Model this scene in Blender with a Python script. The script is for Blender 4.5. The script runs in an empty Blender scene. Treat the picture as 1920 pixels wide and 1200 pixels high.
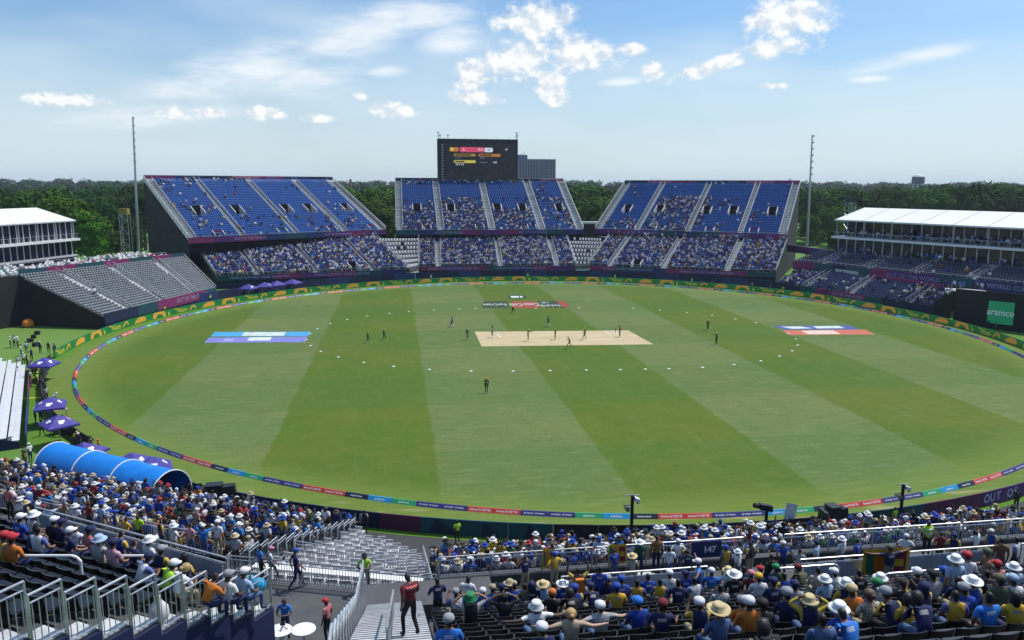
import bpy, math, random
import numpy as np
from mathutils import Vector, Matrix, noise as mnoise

random.seed(7)
RNG = np.random.default_rng(11)
R = math.radians
SC = bpy.context.scene
COL = SC.collection

# ---------------------------------------------------------------- camera
F_PX, HORIZON, CAM_H, YAW, ROLL = 1450.0, 345.0, 23.5, R(8.5), R(0.2)
PITCH = math.atan((600 - HORIZON) / F_PX)
FWD = np.array([math.sin(YAW) * math.cos(PITCH), math.cos(YAW) * math.cos(PITCH), -math.sin(PITCH)])
_r0 = np.array([math.cos(YAW), -math.sin(YAW), 0.0])
_u0 = np.cross(_r0, FWD)
RIGHT = math.cos(ROLL) * _r0 + math.sin(ROLL) * _u0
UP = math.cos(ROLL) * _u0 - math.sin(ROLL) * _r0
cd = bpy.data.cameras.new("camera")
cam = bpy.data.objects.new("camera", cd)
COL.objects.link(cam)
cam.matrix_world = Matrix(((RIGHT[0], UP[0], -FWD[0], 0), (RIGHT[1], UP[1], -FWD[1], 0),
                           (RIGHT[2], UP[2], -FWD[2], CAM_H), (0, 0, 0, 1)))
cd.sensor_fit = 'HORIZONTAL'
cd.sensor_width = 36.0
cd.lens = 36.0 * F_PX / 1920.0
cd.clip_start, cd.clip_end = 0.2, 20000
SC.camera = cam


def ray(px, py):
    return FWD * F_PX + RIGHT * (px - 960) + UP * (600 - py)


def gz(px, py, z=0.0):
    """where the view direction of a photo pixel meets the level z"""
    d = ray(px, py)
    t = (z - CAM_H) / d[2]
    return np.array([d[0] * t, d[1] * t, z])


def at_y(px, py, Y):
    d = ray(px, py)
    return np.array([0, 0, CAM_H]) + d * (Y / d[1])


# ---------------------------------------------------------------- sky, sun, exposure
SUN_AZ, SUN_EL = R(68), R(62)
SUN_DIR = Vector((math.sin(SUN_AZ) * math.cos(SUN_EL), math.cos(SUN_AZ) * math.cos(SUN_EL), math.sin(SUN_EL)))
world = bpy.data.worlds.new("World")
SC.world = world
world.use_nodes = True
sd = bpy.data.lights.new("sun", 'SUN')
sd.energy = 3.8
sd.angle = R(0.53)
sd.color = (1.0, 0.955, 0.89)
sun = bpy.data.objects.new("sun", sd)
COL.objects.link(sun)
sun.rotation_euler = (-SUN_DIR).to_track_quat('-Z', 'Y').to_euler()
sun.location = (60, 40, 120)
vs = SC.view_settings
vs.view_transform = 'Standard'
vs.look = 'None'
vs.exposure = 0.0
vs.gamma = 1.0
vs.use_curve_mapping = False
SC.render.engine = 'CYCLES'
SC.cycles.use_denoising = True
SC.cycles.max_bounces = 5
SC.cycles.diffuse_bounces = 2
SC.cycles.glossy_bounces = 2
SC.cycles.transparent_max_bounces = 8
SC.cycles.caustics_reflective = False
SC.cycles.caustics_refractive = False


class NT:
    """tiny helper around a node tree"""

    def __init__(s, tree):
        s.t, s.n, s.l = tree, tree.nodes, tree.links

    def new(s, typ, **kw):
        n = s.n.new(typ)
        for k, v in kw.items():
            setattr(n, k, v)
        return n

    def put(s, sock, v):
        if isinstance(v, bpy.types.NodeSocket):
            s.l.new(v, sock)
        elif v is not None:
            sock.default_value = v

    def m(s, op, a, b=None, c=None, clamp=False):
        n = s.new('ShaderNodeMath', operation=op)
        n.use_clamp = clamp
        for i, v in enumerate((a, b, c)):
            if v is not None:
                s.put(n.inputs[i], v)
        return n.outputs[0]

    def mix(s, f, a, b, blend='MIX'):
        n = s.new('ShaderNodeMix', data_type='RGBA', blend_type=blend)
        s.put(n.inputs[0], f)
        s.put(n.inputs[6], a)
        s.put(n.inputs[7], b)
        return n.outputs[2]

    def noise(s, vec, scale, detail=3, rough=0.55, dim='3D'):
        n = s.new('ShaderNodeTexNoise', noise_dimensions=dim)
        if vec is not None:
            s.put(n.inputs['Vector'], vec)
        n.inputs['Scale'].default_value = scale
        n.inputs['Detail'].default_value = detail
        n.inputs['Roughness'].default_value = rough
        return n.outputs['Fac']

    def ramp(s, v, lo, hi, a=0.0, b=1.0, smooth=True):
        n = s.new('ShaderNodeMapRange')
        n.interpolation_type = 'SMOOTHSTEP' if smooth else 'LINEAR'
        for i, x in enumerate((v, lo, hi, a, b)):
            s.put(n.inputs[i], x)
        return n.outputs[0]


def build_world():
    w = NT(world.node_tree)
    w.n.clear()
    out = w.new('ShaderNodeOutputWorld')
    bg = w.new('ShaderNodeBackground')
    sky = w.new('ShaderNodeTexSky', sky_type='NISHITA')
    sky.sun_disc = False
    sky.sun_elevation = SUN_EL
    sky.sun_rotation = SUN_AZ
    sky.altitude = 30
    sky.air_density = 1.0
    sky.dust_density = 1.6
    sky.ozone_density = 2.2
    bg.inputs[1].default_value = 0.136
    tc = w.new('ShaderNodeTexCoord')
    sep = w.new('ShaderNodeSeparateXYZ')
    w.l.new(tc.outputs['Generated'], sep.inputs[0])
    x, y, z = sep.outputs
    az = w.m('ARCTAN2', x, y)
    el = w.m('ARCSINE', z)
    ae = w.new('ShaderNodeCombineXYZ')
    w.put(ae.inputs[0], az)
    w.put(ae.inputs[1], w.m('MULTIPLY', el, 1.25))
    v = ae.outputs[0]
    n_big = w.noise(v, 16, 4, 0.6)
    n_fine = w.noise(v, 52, 5, 0.62)
    vs2 = w.new('ShaderNodeVectorMath', operation='ADD')
    w.l.new(v, vs2.inputs[0])
    vs2.inputs[1].default_value = (0.006, 0.012, 0)
    n_fine2 = w.noise(vs2.outputs[0], 52, 3, 0.62)
    # wisps are drawn out along a slanting wind direction
    mp = w.new('ShaderNodeMapping')
    w.l.new(v, mp.inputs[0])
    mp.inputs['Rotation'].default_value = (0, 0, R(-22))
    mp.inputs['Scale'].default_value = (5.0, 17.0, 1)
    n_wisp = w.noise(mp.outputs[0], 1.0, 5, 0.62)
    mp2 = w.new('ShaderNodeMapping')
    w.l.new(v, mp2.inputs[0])
    mp2.inputs['Rotation'].default_value = (0, 0, R(-16))
    mp2.inputs['Scale'].default_value = (2.2, 6.0, 1)
    n_veil = w.noise(mp2.outputs[0], 1.0, 3, 0.6)

    def blob(px, py, rx, ry, rot=0.0):
        d = ray(px, py)
        a0 = math.atan2(d[0], d[1])
        e0 = math.asin(d[2] / np.linalg.norm(d))
        c, s_ = math.cos(R(rot)), math.sin(R(rot))
        da = w.m('SUBTRACT', az, a0)
        de = w.m('SUBTRACT', el, e0)
        k = 1 / F_PX
        u = w.m('DIVIDE', w.m('ADD', w.m('MULTIPLY', da, c), w.m('MULTIPLY', de, s_)), rx * k)
        t = w.m('DIVIDE', w.m('SUBTRACT', w.m('MULTIPLY', de, c), w.m('MULTIPLY', da, s_)), ry * k)
        dd = w.m('SQRT', w.m('ADD', w.m('MULTIPLY', u, u), w.m('MULTIPLY', t, t)))
        return w.m('SUBTRACT', 1.0, dd), t

    cumulus = [(1000, 44, 95, 44, 0), (1470, 36, 100, 52, 12), (1452, 88, 78, 26, 5), (1335, 124, 88, 18, 14),
               (1226, 133, 27, 24, 0), (970, 112, 88, 54, 10), (1088, 104, 84, 42, 0), (1036, 160, 38, 38, 0),
               (884, 142, 40, 38, 0), (886, 184, 62, 18, 0), (1183, 93, 40, 14, 0), (740, 207, 66, 19, 0),
               (495, 213, 45, 15, 0), (118, 187, 70, 17, 0), (678, 179, 18, 11, 0), (1040, 188, 30, 16, 0),
               (390, 212, 40, 13, 0), (325, 212, 45, 20, 0), (1452, 161, 30, 8, 0), (600, 222, 40, 12, 0)]
    cum = None
    tv = None
    for b in cumulus:
        m_, t_ = blob(*b)
        cum = m_ if cum is None else w.m('SMOOTH_MAX', cum, m_, 0.12)
    dens = w.m('ADD', w.m('ADD', w.m('MULTIPLY', cum, 1.2), -0.02), w.m('ADD', w.m('MULTIPLY', w.m('SUBTRACT', n_fine, 0.5), 1.55),
                               w.m('MULTIPLY', w.m('SUBTRACT', n_big, 0.5), 1.2)))
    cmask = w.ramp(dens, 0.06, 0.74)
    wisps = [(640, 75, 190, 60, 20), (500, 118, 200, 62, 20), (370, 160, 180, 64, 22), (590, 150, 150, 48, 12),
             (850, 70, 90, 40, 8), (800, 30, 150, 44, 8), (1700, 112, 130, 20, 9), (1165, 153, 60, 12, 4),
             (1630, 148, 50, 9, 0), (720, 40, 130, 46, 14), (300, 215, 240, 36, 8),
             (720, 135, 60, 16, 5)]
    wm = None
    for b in wisps:
        m_, _ = blob(*b)
        m_ = w.m('MAXIMUM', m_, 0.0)
        wm = m_ if wm is None else w.m('MAXIMUM', wm, m_)
    wdens = w.m('MULTIPLY', w.ramp(wm, 0.0, 0.75), w.ramp(w.m('ADD', w.m('ADD', w.m('MULTIPLY', w.m('SUBTRACT', n_wisp, .5), 1.5), .5), w.m('MULTIPLY', wm, 0.22)), 0.36, 0.88))
    wmask = w.m('MULTIPLY', wdens, 0.85)
    # thin veil of high cloud everywhere, thicker towards the horizon
    low = w.ramp(el, 0.30, 0.02)
    veil = w.m('MULTIPLY', w.ramp(w.m('ADD', n_veil, w.m('MULTIPLY', low, 0.20)), 0.44, 0.78), 0.50)
    # tint the clear sky slightly
    base = w.mix(1.0, sky.outputs[0], (0.72, 0.94, 1.10, 1), 'MULTIPLY')
    base = w.mix(w.ramp(el, 0.19, -0.01, 0, 0.70), base, (5.7, 6.6, 7.0, 1))
    c1 = w.mix(veil, base, (5.4, 6.4, 7.0, 1))
    c2 = w.mix(wmask, c1, (6.9, 7.3, 7.6, 1))
    shade = w.ramp(w.m('ADD', w.m('MULTIPLY', dens, 0.35), w.m('MULTIPLY', w.m('SUBTRACT', n_fine, n_fine2), 2.6)), -0.15, 0.55)
    ccol = w.mix(shade, (5.3, 5.9, 6.5, 1), (7.6, 7.65, 7.6, 1))
    c3 = w.mix(w.m('MULTIPLY', cmask, 0.95), c2, ccol)
    w.l.new(c3, bg.inputs[0])
    w.l.new(bg.outputs[0], out.inputs[0])


build_world()
# ---------------------------------------------------------------- helpers
def arr(*a):
    return np.array(a, float)


def unit(v):
    v = np.asarray(v, float)
    return v / (np.linalg.norm(v) + 1e-12)


class MB:
    """collects faces and links them as ONE mesh object"""

    def __init__(s):
        s.v, s.f, s.m = [], [], []

    def add(s, verts, faces, m=0):
        o = len(s.v)
        s.v.extend([tuple(map(float, p)) for p in verts])
        s.f.extend([tuple(i + o for i in f) for f in faces])
        s.m.extend([m] * len(faces))
        return s

    def hexa(s, p, m=0):
        return s.add(p, [(0, 3, 2, 1), (4, 5, 6, 7), (0, 1, 5, 4), (1, 2, 6, 5), (2, 3, 7, 6), (3, 0, 4, 7)], m)

    def box(s, x0, x1, y0, y1, z0, z1, m=0):
        return s.hexa([(x0, y0, z0), (x1, y0, z0), (x1, y1, z0), (x0, y1, z0),
                       (x0, y0, z1), (x1, y0, z1), (x1, y1, z1), (x0, y1, z1)], m)

    def bar(s, p, q, w, h=None, m=0):
        p, q = np.asarray(p, float), np.asarray(q, float)
        d = unit(q - p)
        a = np.array([0, 0, 1.0]) if abs(d[2]) < 0.95 else np.array([0, 1.0, 0])
        r = unit(np.cross(d, a)) * w / 2
        u = unit(np.cross(r, d)) * (h or w) / 2
        return s.hexa([p - r - u, p + r - u, p + r + u, p - r + u, q - r - u, q + r - u, q + r + u, q - r + u], m)

    def tube(s, p, q, r, n=8, m=0, r2=None):
        p, q = np.asarray(p, float), np.asarray(q, float)
        d = unit(q - p)
        a = np.array([0, 0, 1.0]) if abs(d[2]) < 0.95 else np.array([0, 1.0, 0])
        x = unit(np.cross(d, a))
        y = np.cross(d, x)
        r2 = r if r2 is None else r2
        A = [p + r * (x * math.cos(2 * math.pi * i / n) + y * math.sin(2 * math.pi * i / n)) for i in range(n)]
        B = [q + r2 * (x * math.cos(2 * math.pi * i / n) + y * math.sin(2 * math.pi * i / n)) for i in range(n)]
        f = [(i, (i + 1) % n, n + (i + 1) % n, n + i) for i in range(n)]
        return s.add(A + B, f + [tuple(range(n))[::-1], tuple(range(n, 2 * n))], m)

    def path(s, pts, r, n=6, m=0):
        for a, b in zip(pts[:-1], pts[1:]):
            s.tube(a, b, r, n, m)
        return s

    def lathe(s, prof, n=12, m=0, c=(0, 0, 0)):
        """prof: (radius, z) from bottom to top"""
        V = []
        for r_, z in prof:
            for i in range(n):
                a = 2 * math.pi * i / n
                V.append((c[0] + r_ * math.cos(a), c[1] + r_ * math.sin(a), c[2] + z))
        f = []
        for k in range(len(prof) - 1):
            for i in range(n):
                j = (i + 1) % n
                f.append((k * n + i, k * n + j, (k + 1) * n + j, (k + 1) * n + i))
        f.append(tuple(range(n))[::-1])
        f.append(tuple(range((len(prof) - 1) * n, len(prof) * n)))
        return s.add(V, f, m)

    def slab(s, a, b, z0, z1, t, m=0):
        """upright panel from a to b (xy), thickness t to both sides"""
        a, b = np.asarray(a, float)[:2], np.asarray(b, float)[:2]
        d = unit(b - a)
        n = np.array([-d[1], d[0]]) * t / 2
        P = [a - n, b - n, b + n, a + n]
        return s.hexa([(p[0], p[1], z0) for p in P] + [(p[0], p[1], z1) for p in P], m)

    def prism(s, poly, off, m=0):
        """poly: list of 3D points of one face; off: thickness vector"""
        n = len(poly)
        off = np.asarray(off, float)
        A = [np.asarray(p, float) for p in poly]
        B = [p + off for p in A]
        f = [tuple(range(n))[::-1], tuple(range(n, 2 * n))] + [(i, (i + 1) % n, n + (i + 1) % n, n + i) for i in range(n)]
        return s.add(A + B, f, m)

    def mesh(s, name, mats, org=(0, 0, 0), smooth=False):
        me = bpy.data.meshes.new(name)
        o = np.asarray(org, float)
        v = np.array(s.v) - o if s.v else np.zeros((0, 3))
        me.from_pydata(v.tolist(), [], s.f)
        for m in (mats if isinstance(mats, (list, tuple)) else [mats]):
            me.materials.append(m)
        if s.m and max(s.m) > 0:
            me.polygons.foreach_set('material_index', s.m)
        if smooth:
            me.polygons.foreach_set('use_smooth', [True] * len(me.polygons))
        me.update()
        return me

    def obj(s, name, mats, parent=None, smooth=False):
        org = (0, 0, 0) if parent is None else tuple(WLOC.get(parent.name, parent.location))
        return put(name, s.mesh(name, mats, org, smooth), parent)


WLOC = {}


def put(name, me, parent=None, loc=(0, 0, 0), rot=(0, 0, 0), scale=None):
    o = bpy.data.objects.new(name, me)
    COL.objects.link(o)
    o.location = loc
    o.rotation_euler = rot
    if scale is not None:
        o.scale = (scale,) * 3 if isinstance(scale, (int, float)) else scale
    if parent is not None:
        o.parent = parent
        WLOC[o.name] = WLOC.get(parent.name, tuple(parent.location))
    return o


def tag(o, label=None, cat=None, group=None, kind=None):
    if label:
        o['label'] = label
    if cat:
        o['category'] = cat
    if group:
        o['group'] = group
    if kind:
        o['kind'] = kind
    return o


def thing(name, label, cat, loc=(0, 0, 0), rz=0.0, group=None, rot=None):
    o = bpy.data.objects.new(name, None)
    COL.objects.link(o)
    o.empty_display_size = 0.3
    o.location = tuple(float(c) for c in loc)
    o.rotation_euler = rot if rot else (0, 0, rz)
    return tag(o, label, cat, group)


MATS = {}


def mat(name, col, rough=0.6, var=0.10, scale=2.0, metal=0.0, bump=0.0, spec=0.5, emit=0.0, detail=4):
    """procedural paint / cloth / metal with uneven tone"""
    if name in MATS:
        return MATS[name]
    m = bpy.data.materials.new(name)
    m.use_nodes = True
    t = NT(m.node_tree)
    b = t.n['Principled BSDF']
    c = tuple(col) + (1,)
    geo = t.new('ShaderNodeNewGeometry')
    if var > 0:
        f = t.noise(geo.outputs['Position'], scale, detail, 0.6)
        lo = tuple(max(0, x * (1 - var * 1.6)) for x in col) + (1,)
        hi = tuple(min(1, x * (1 + var * 1.6)) for x in col) + (1,)
        oi = t.new('ShaderNodeObjectInfo')
        f2 = t.m('ADD', t.m('MULTIPLY', t.m('SUBTRACT', f, 0.5), 1.8), t.m('ADD', 0.38, t.m('MULTIPLY', oi.outputs['Random'], 0.24)), clamp=True)
        col_s = t.mix(f2, lo, hi)
        t.l.new(col_s, b.inputs['Base Color'])
        r_s = t.ramp(f, 0.25, 0.75, max(0.02, rough - 0.12), min(1, rough + 0.12))
        t.l.new(r_s, b.inputs['Roughness'])
    else:
        b.inputs['Base Color'].default_value = c
        b.inputs['Roughness'].default_value = rough
    b.inputs['Metallic'].default_value = metal
    b.inputs['Specular IOR Level'].default_value = spec
    if bump > 0:
        bn = t.new('ShaderNodeBump')
        bn.inputs['Strength'].default_value = bump
        bn.inputs['Distance'].default_value = 0.02
        t.l.new(t.noise(geo.outputs['Position'], scale * 6, 3, 0.6), bn.inputs['Height'])
        t.l.new(bn.outputs[0], b.inputs['Normal'])
    if emit > 0:
        b.inputs['Emission Color'].default_value = c
        b.inputs['Emission Strength'].default_value = emit
    MATS[name] = m
    return m


def mat_attr(name, rough=0.75, spec=0.3):
    m = bpy.data.materials.new(name)
    m.use_nodes = True
    t = NT(m.node_tree)
    b = t.n['Principled BSDF']
    a = t.new('ShaderNodeAttribute', attribute_name='tone')
    geo = t.new('ShaderNodeNewGeometry')
    f = t.noise(geo.outputs['Position'], 9.0, 2)
    t.l.new(t.mix(t.ramp(f, 0.3, 0.7, 0, 0.25), a.outputs['Color'], (0.02, 0.02, 0.02, 1)), b.inputs['Base Color'])
    b.inputs['Roughness'].default_value = rough
    b.inputs['Specular IOR Level'].default_value = spec
    MATS[name] = m
    return m


_txt = {}


def text_mesh(body, size=1.0, bold=0.0, squeeze=1.0, material=None, shear=0.0):
    """flat lettering as a mesh, centred on the origin in the XY plane"""
    key = (body, size, bold, squeeze, material.name if material else '', shear)
    if key in _txt:
        return _txt[key]
    cu = bpy.data.curves.new('lettering', 'FONT')
    cu.body = body
    cu.size = size
    cu.align_x = 'CENTER'
    cu.align_y = 'CENTER'
    cu.offset = bold
    cu.shear = shear
    cu.resolution_u = 2
    o = bpy.data.objects.new('lettering_source', cu)
    COL.objects.link(o)
    dg = bpy.context.evaluated_depsgraph_get()
    me = bpy.data.meshes.new_from_object(o.evaluated_get(dg))
    bpy.data.objects.remove(o)
    bpy.data.curves.remove(cu)
    if squeeze != 1.0:
        for v in me.vertices:
            v.co.x *= squeeze
    me.materials.clear()
    if material:
        me.materials.append(material)
    me.name = 'lettering'
    _txt[key] = me
    return me


def lettering(parent, body, size, pos, facing, material, bold=0.012, squeeze=1.0, name='lettering', up=(0, 0, 1), shear=0.0):
    """text as a flat print on a face whose outward normal is `facing` (pos in the parent's frame)"""
    n = Vector(facing).normalized()
    u = Vector(up)
    x = u.cross(n).normalized()
    yv = n.cross(x)
    o = put(name, text_mesh(body, size, bold, squeeze, material, shear), parent)
    o.matrix_local = Matrix(((x[0], yv[0], n[0], pos[0]), (x[1], yv[1], n[1], pos[1]), (x[2], yv[2], n[2], pos[2]), (0, 0, 0, 1)))
    return o


def wl(parent, p):
    """world point in the frame of an unrotated parent"""
    q = WLOC.get(parent.name, tuple(parent.location))
    return (p[0] - q[0], p[1] - q[1], p[2] - q[2])


def scatter(tv, tf, pos, fwd, tz=None, scale=None):
    """copies of a small template (V,3) at pos, its +Y turned to fwd (2D); returns vertices, faces"""
    tv = np.asarray(tv, float)
    pos = np.asarray(pos, float)
    fwd = np.asarray(fwd, float)
    n, V = len(pos), len(tv)
    fw = fwd / (np.linalg.norm(fwd, axis=1, keepdims=True) + 1e-9)
    rt = np.stack([fw[:, 1], -fw[:, 0]], 1)
    sc = np.ones(n) if scale is None else np.asarray(scale)
    out = np.empty((n, V, 3))
    out[:, :, 0] = pos[:, None, 0] + sc[:, None] * (tv[None, :, 0] * rt[:, None, 0] + tv[None, :, 1] * fw[:, None, 0])
    out[:, :, 1] = pos[:, None, 1] + sc[:, None] * (tv[None, :, 0] * rt[:, None, 1] + tv[None, :, 1] * fw[:, None, 1])
    out[:, :, 2] = pos[:, None, 2] + sc[:, None] * tv[None, :, 2]
    tf = np.asarray(tf)
    fc = (tf[None, :, :] + (np.arange(n) * V)[:, None, None]).reshape(-1, tf.shape[1])
    return out.reshape(-1, 3), fc


def np_mesh(name, v, f, mats, org=(0, 0, 0), tone=None, smooth=False, midx=None):
    """mesh from numpy arrays; f is (n,3) or (n,4)"""
    me = bpy.data.meshes.new(name)
    v = np.asarray(v, np.float32) - np.asarray(org, np.float32)
    f = np.asarray(f, np.int32)
    k = f.shape[1]
    me.vertices.add(len(v))
    me.vertices.foreach_set('co', v.ravel())
    me.loops.add(f.size)
    me.loops.foreach_set('vertex_index', f.ravel())
    me.polygons.add(len(f))
    me.polygons.foreach_set('loop_start', np.arange(0, f.size, k, dtype=np.int32))
    if smooth:
        me.polygons.foreach_set('use_smooth', np.ones(len(f), bool))
    for m in (mats if isinstance(mats, (list, tuple)) else [mats]):
        me.materials.append(m)
    if midx is not None:
        me.polygons.foreach_set('material_index', np.asarray(midx, np.int32))
    me.update(calc_edges=True)
    if tone is not None:
        a = me.color_attributes.new('tone', 'FLOAT_COLOR', 'POINT')
        c = np.ones((len(v), 4), np.float32)
        c[:, :3] = tone
        a.data.foreach_set('color', c.ravel())
    me.validate()
    return me


BOXF = np.array([(0, 3, 2, 1), (4, 5, 6, 7), (0, 1, 5, 4), (1, 2, 6, 5), (2, 3, 7, 6), (3, 0, 4, 7)])


def boxes_template(bs):
    """template of several boxes (x0,x1,y0,y1,z0,z1[,taper]) -> verts, faces"""
    V, Fc = [], []
    for b in bs:
        x0, x1, y0, y1, z0, z1 = b[:6]
        t = b[6] if len(b) > 6 else 1.0
        cx, cy = (x0 + x1) / 2, (y0 + y1) / 2
        o = len(V)
        V += [(x0, y0, z0), (x1, y0, z0), (x1, y1, z0), (x0, y1, z0)]
        V += [(cx + (x - cx) * t, cy + (y - cy) * t, z1) for x, y in ((x0, y0), (x1, y0), (x1, y1), (x0, y1))]
        Fc.append(BOXF + o)
    return np.array(V, float), np.concatenate(Fc)


# common materials
M_ALU = mat('aluminium_rail', (0.50, 0.52, 0.54), 0.40, 0.18, 3.0, metal=0.45)
M_STEEL = mat('galvanised_steel', (0.42, 0.44, 0.46), 0.42, 0.2, 4.0, metal=0.6)
M_WHITE = mat('white_paint', (0.80, 0.80, 0.79), 0.5, 0.05, 2.0)
M_FABRIC = mat('white_marquee_fabric', (0.82, 0.82, 0.80), 0.6, 0.03, 0.6)
M_DECK = mat('grey_steel_deck', (0.10, 0.11, 0.13), 0.65, 0.2, 1.5)
M_STEPW = mat('white_step', (.78, .78, .77), .5, .08)
M_STEP = mat('bare_aluminium_step', (0.62, 0.63, 0.63), 0.5, 0.18, 3.0, metal=0.2)
M_BLACK = mat('black_mesh_skirt', (0.012, 0.013, 0.018), 0.85, 0.3, 0.7)
M_NAVY = mat('navy_cloth', (0.012, 0.018, 0.06), 0.8, 0.25, 0.8)
M_BLUESEAT = mat('blue_plastic_seat', (0.004, 0.105, 0.40), 0.45, 0.15, 0.5)
M_GREYSEAT = mat('grey_plastic_seat', (0.24, 0.26, 0.275), 0.5, 0.2, 1.2)
M_BLACKSEAT = mat('black_plastic_seat', (0.014, 0.015, 0.019), 0.36, 0.3, 3.0)
M_MAGENTA = mat('magenta_banner', (0.23, 0.022, 0.115), 0.7, 0.1, 0.6)
M_PURPLE = mat('purple_banner', (0.10, 0.022, 0.15), 0.7, 0.12, 0.6)
M_TEAL = mat('teal_banner', (0.010, 0.07, 0.09), 0.7, 0.15, 0.6)
M_INDIGO = mat('indigo_banner', (0.02, 0.03, 0.13), 0.7, 0.15, 0.6)
M_LET = mat('pale_lettering', (0.34, 0.30, 0.48), 0.7, 0.05)
M_LETW = mat('white_lettering', (0.85, 0.85, 0.85), 0.6, 0.03)
M_GLASS = mat('dark_window_glass', (0.015, 0.022, 0.035), 0.08, 0.35, 0.25, spec=0.7)
# ---------------------------------------------------------------- ground, outfield, pitch
CX, CY = 24.4, 116.8


def polar(deg, r, z=0.0):
    return arr(CX + r * math.cos(R(deg)), CY + r * math.sin(R(deg)), z)


def disc_mesh(name, cx, cy, r, z, n, m):
    k = MB()
    k.add([(cx + r * math.cos(2 * math.pi * i / n), cy + r * math.sin(2 * math.pi * i / n), z) for i in range(n)], [tuple(range(n))])
    return k.mesh(name, m)


def ground_mats():
    m = bpy.data.materials.new('park_grass')
    m.use_nodes = True
    t = NT(m.node_tree)
    b = t.n['Principled BSDF']
    pos = t.new('ShaderNodeNewGeometry').outputs['Position']
    n1 = t.noise(pos, 0.02, 4)
    n2 = t.noise(pos, 0.35, 5, 0.65)
    c = t.mix(t.ramp(n1, 0.35, 0.65), (0.085, 0.20, 0.035, 1), (0.13, 0.23, 0.05, 1))
    c = t.mix(t.ramp(n2, 0.45, 0.8, 0, 0.35), c, (0.19, 0.21, 0.07, 1))
    t.l.new(c, b.inputs['Base Color'])
    b.inputs['Roughness'].default_value = 0.95
    b.inputs['Specular IOR Level'].default_value = 0.15

    g = bpy.data.materials.new('mown_outfield')
    g.use_nodes = True
    t = NT(g.node_tree)
    b = t.n['Principled BSDF']
    pos = t.new('ShaderNodeNewGeometry').outputs['Position']
    sp = t.new('ShaderNodeSeparateXYZ')
    t.l.new(pos, sp.inputs[0])
    x, y = sp.outputs[0], sp.outputs[1]
    wob = t.m('MULTIPLY', t.m('SUBTRACT', t.noise(pos, 0.25, 3), 0.5), 0.9)
    sx = t.m('SINE', t.m('MULTIPLY', t.m('SUBTRACT', t.m('ADD', x, wob), 3.0), math.pi / 14.65))
    sy = t.m('SINE', t.m('MULTIPLY', t.m('SUBTRACT', t.m('ADD', y, wob), 80.5), math.pi / 14.6))
    fx = t.ramp(sx, -0.05, 0.05)
    fy = t.ramp(sy, -0.06, 0.06)
    mp = t.new('ShaderNodeMapping')
    t.l.new(pos, mp.inputs[0])
    mp.inputs['Scale'].default_value = (1.0, 0.12, 1.0)
    streak = t.noise(mp.outputs[0], 1.1, 5, 0.62)
    mq = t.new('ShaderNodeMapping')
    t.l.new(pos, mq.inputs[0])
    mq.inputs['Scale'].default_value = (0.25, 1.3, 1.0)
    streak2 = t.noise(mq.outputs[0], 1.2, 5, 0.65)
    blotch = t.noise(pos, 0.06, 4, 0.6)
    speck = t.noise(pos, 3.5, 3, 0.7)
    dark = t.mix(t.ramp(blotch, 0.35, 0.7), (0.082, 0.141, 0.011, 1), (0.116, 0.149, 0.015, 1))
    light = t.mix(t.ramp(blotch, 0.35, 0.7), (0.122, 0.178, 0.055, 1), (0.156, 0.184, 0.054, 1))
    c = t.mix(fx, dark, light)
    c = t.mix(t.m('MULTIPLY', fy, 0.26), c, (0.05, 0.13, 0.02, 1))
    c = t.mix(t.ramp(streak, 0.5, 0.85, 0, 0.25), c, (0.20, 0.27, 0.10, 1))
    c = t.mix(t.m('MULTIPLY', t.m('ADD', t.m('MULTIPLY', fx, .75), .25), t.ramp(streak2, 0.48, 0.74, 0, 0.6)), c, (0.215, 0.255, 0.105, 1))
    c = t.mix(t.ramp(speck, 0.35, 0.7, 0.30, 0.0), c, (0.04, 0.09, 0.01, 1))
    mott = t.noise(pos, 0.45, 5, 0.7)
    c = t.mix(t.ramp(mott, 0.5, 0.75, 0, 0.32), c, (0.17, 0.175, 0.045, 1))
    c = t.mix(t.ramp(mott, 0.5, 0.28, 0, 0.35), c, (0.055, 0.115, 0.012, 1))
    # outside the rope: olive turf that was never striped, dry patches on the near side
    dx = t.m('SUBTRACT', x, CX)
    dy = t.m('SUBTRACT', y, CY)
    rr = t.m('SQRT', t.m('ADD', t.m('MULTIPLY', dx, dx), t.m('MULTIPLY', dy, dy)))
    rim = t.ramp(rr, 61.0, 66.5, 0, 1)
    c = t.mix(t.m('MULTIPLY', rim, 0.75), c, t.mix(t.ramp(streak2, 0.35, 0.65), (0.12, 0.19, 0.028, 1), (0.155, 0.21, 0.04, 1)))
    dry = t.m('MULTIPLY', t.ramp(rr, 66.6, 67.4), t.m('MULTIPLY', t.ramp(y, 62, 52), t.ramp(t.noise(mq.outputs[0], 0.55, 4, 0.6), 0.54, 0.68)))
    c = t.mix(t.m('MULTIPLY', dry, 0.75), c, (0.36, 0.30, 0.14, 1))
    edge = t.m('MULTIPLY', t.ramp(rr, 68.6, 70.0), 0.7)
    c = t.mix(edge, c, (0.075, 0.20, 0.015, 1))
    t.l.new(c, b.inputs['Base Color'])
    b.inputs['Roughness'].default_value = 0.9
    b.inputs['Specular IOR Level'].default_value = 0.18
    bn = t.new('ShaderNodeBump')
    bn.inputs['Strength'].default_value = 0.25
    bn.inputs['Distance'].default_value = 0.03
    t.l.new(t.noise(pos, 6.0, 3, 0.7), bn.inputs['Height'])
    t.l.new(bn.outputs[0], b.inputs['Normal'])

    p = bpy.data.materials.new('rolled_clay_pitch')
    p.use_nodes = True
    t = NT(p.node_tree)
    b = t.n['Principled BSDF']
    pos = t.new('ShaderNodeNewGeometry').outputs['Position']
    mp = t.new('ShaderNodeMapping')
    t.l.new(pos, mp.inputs[0])
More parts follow.
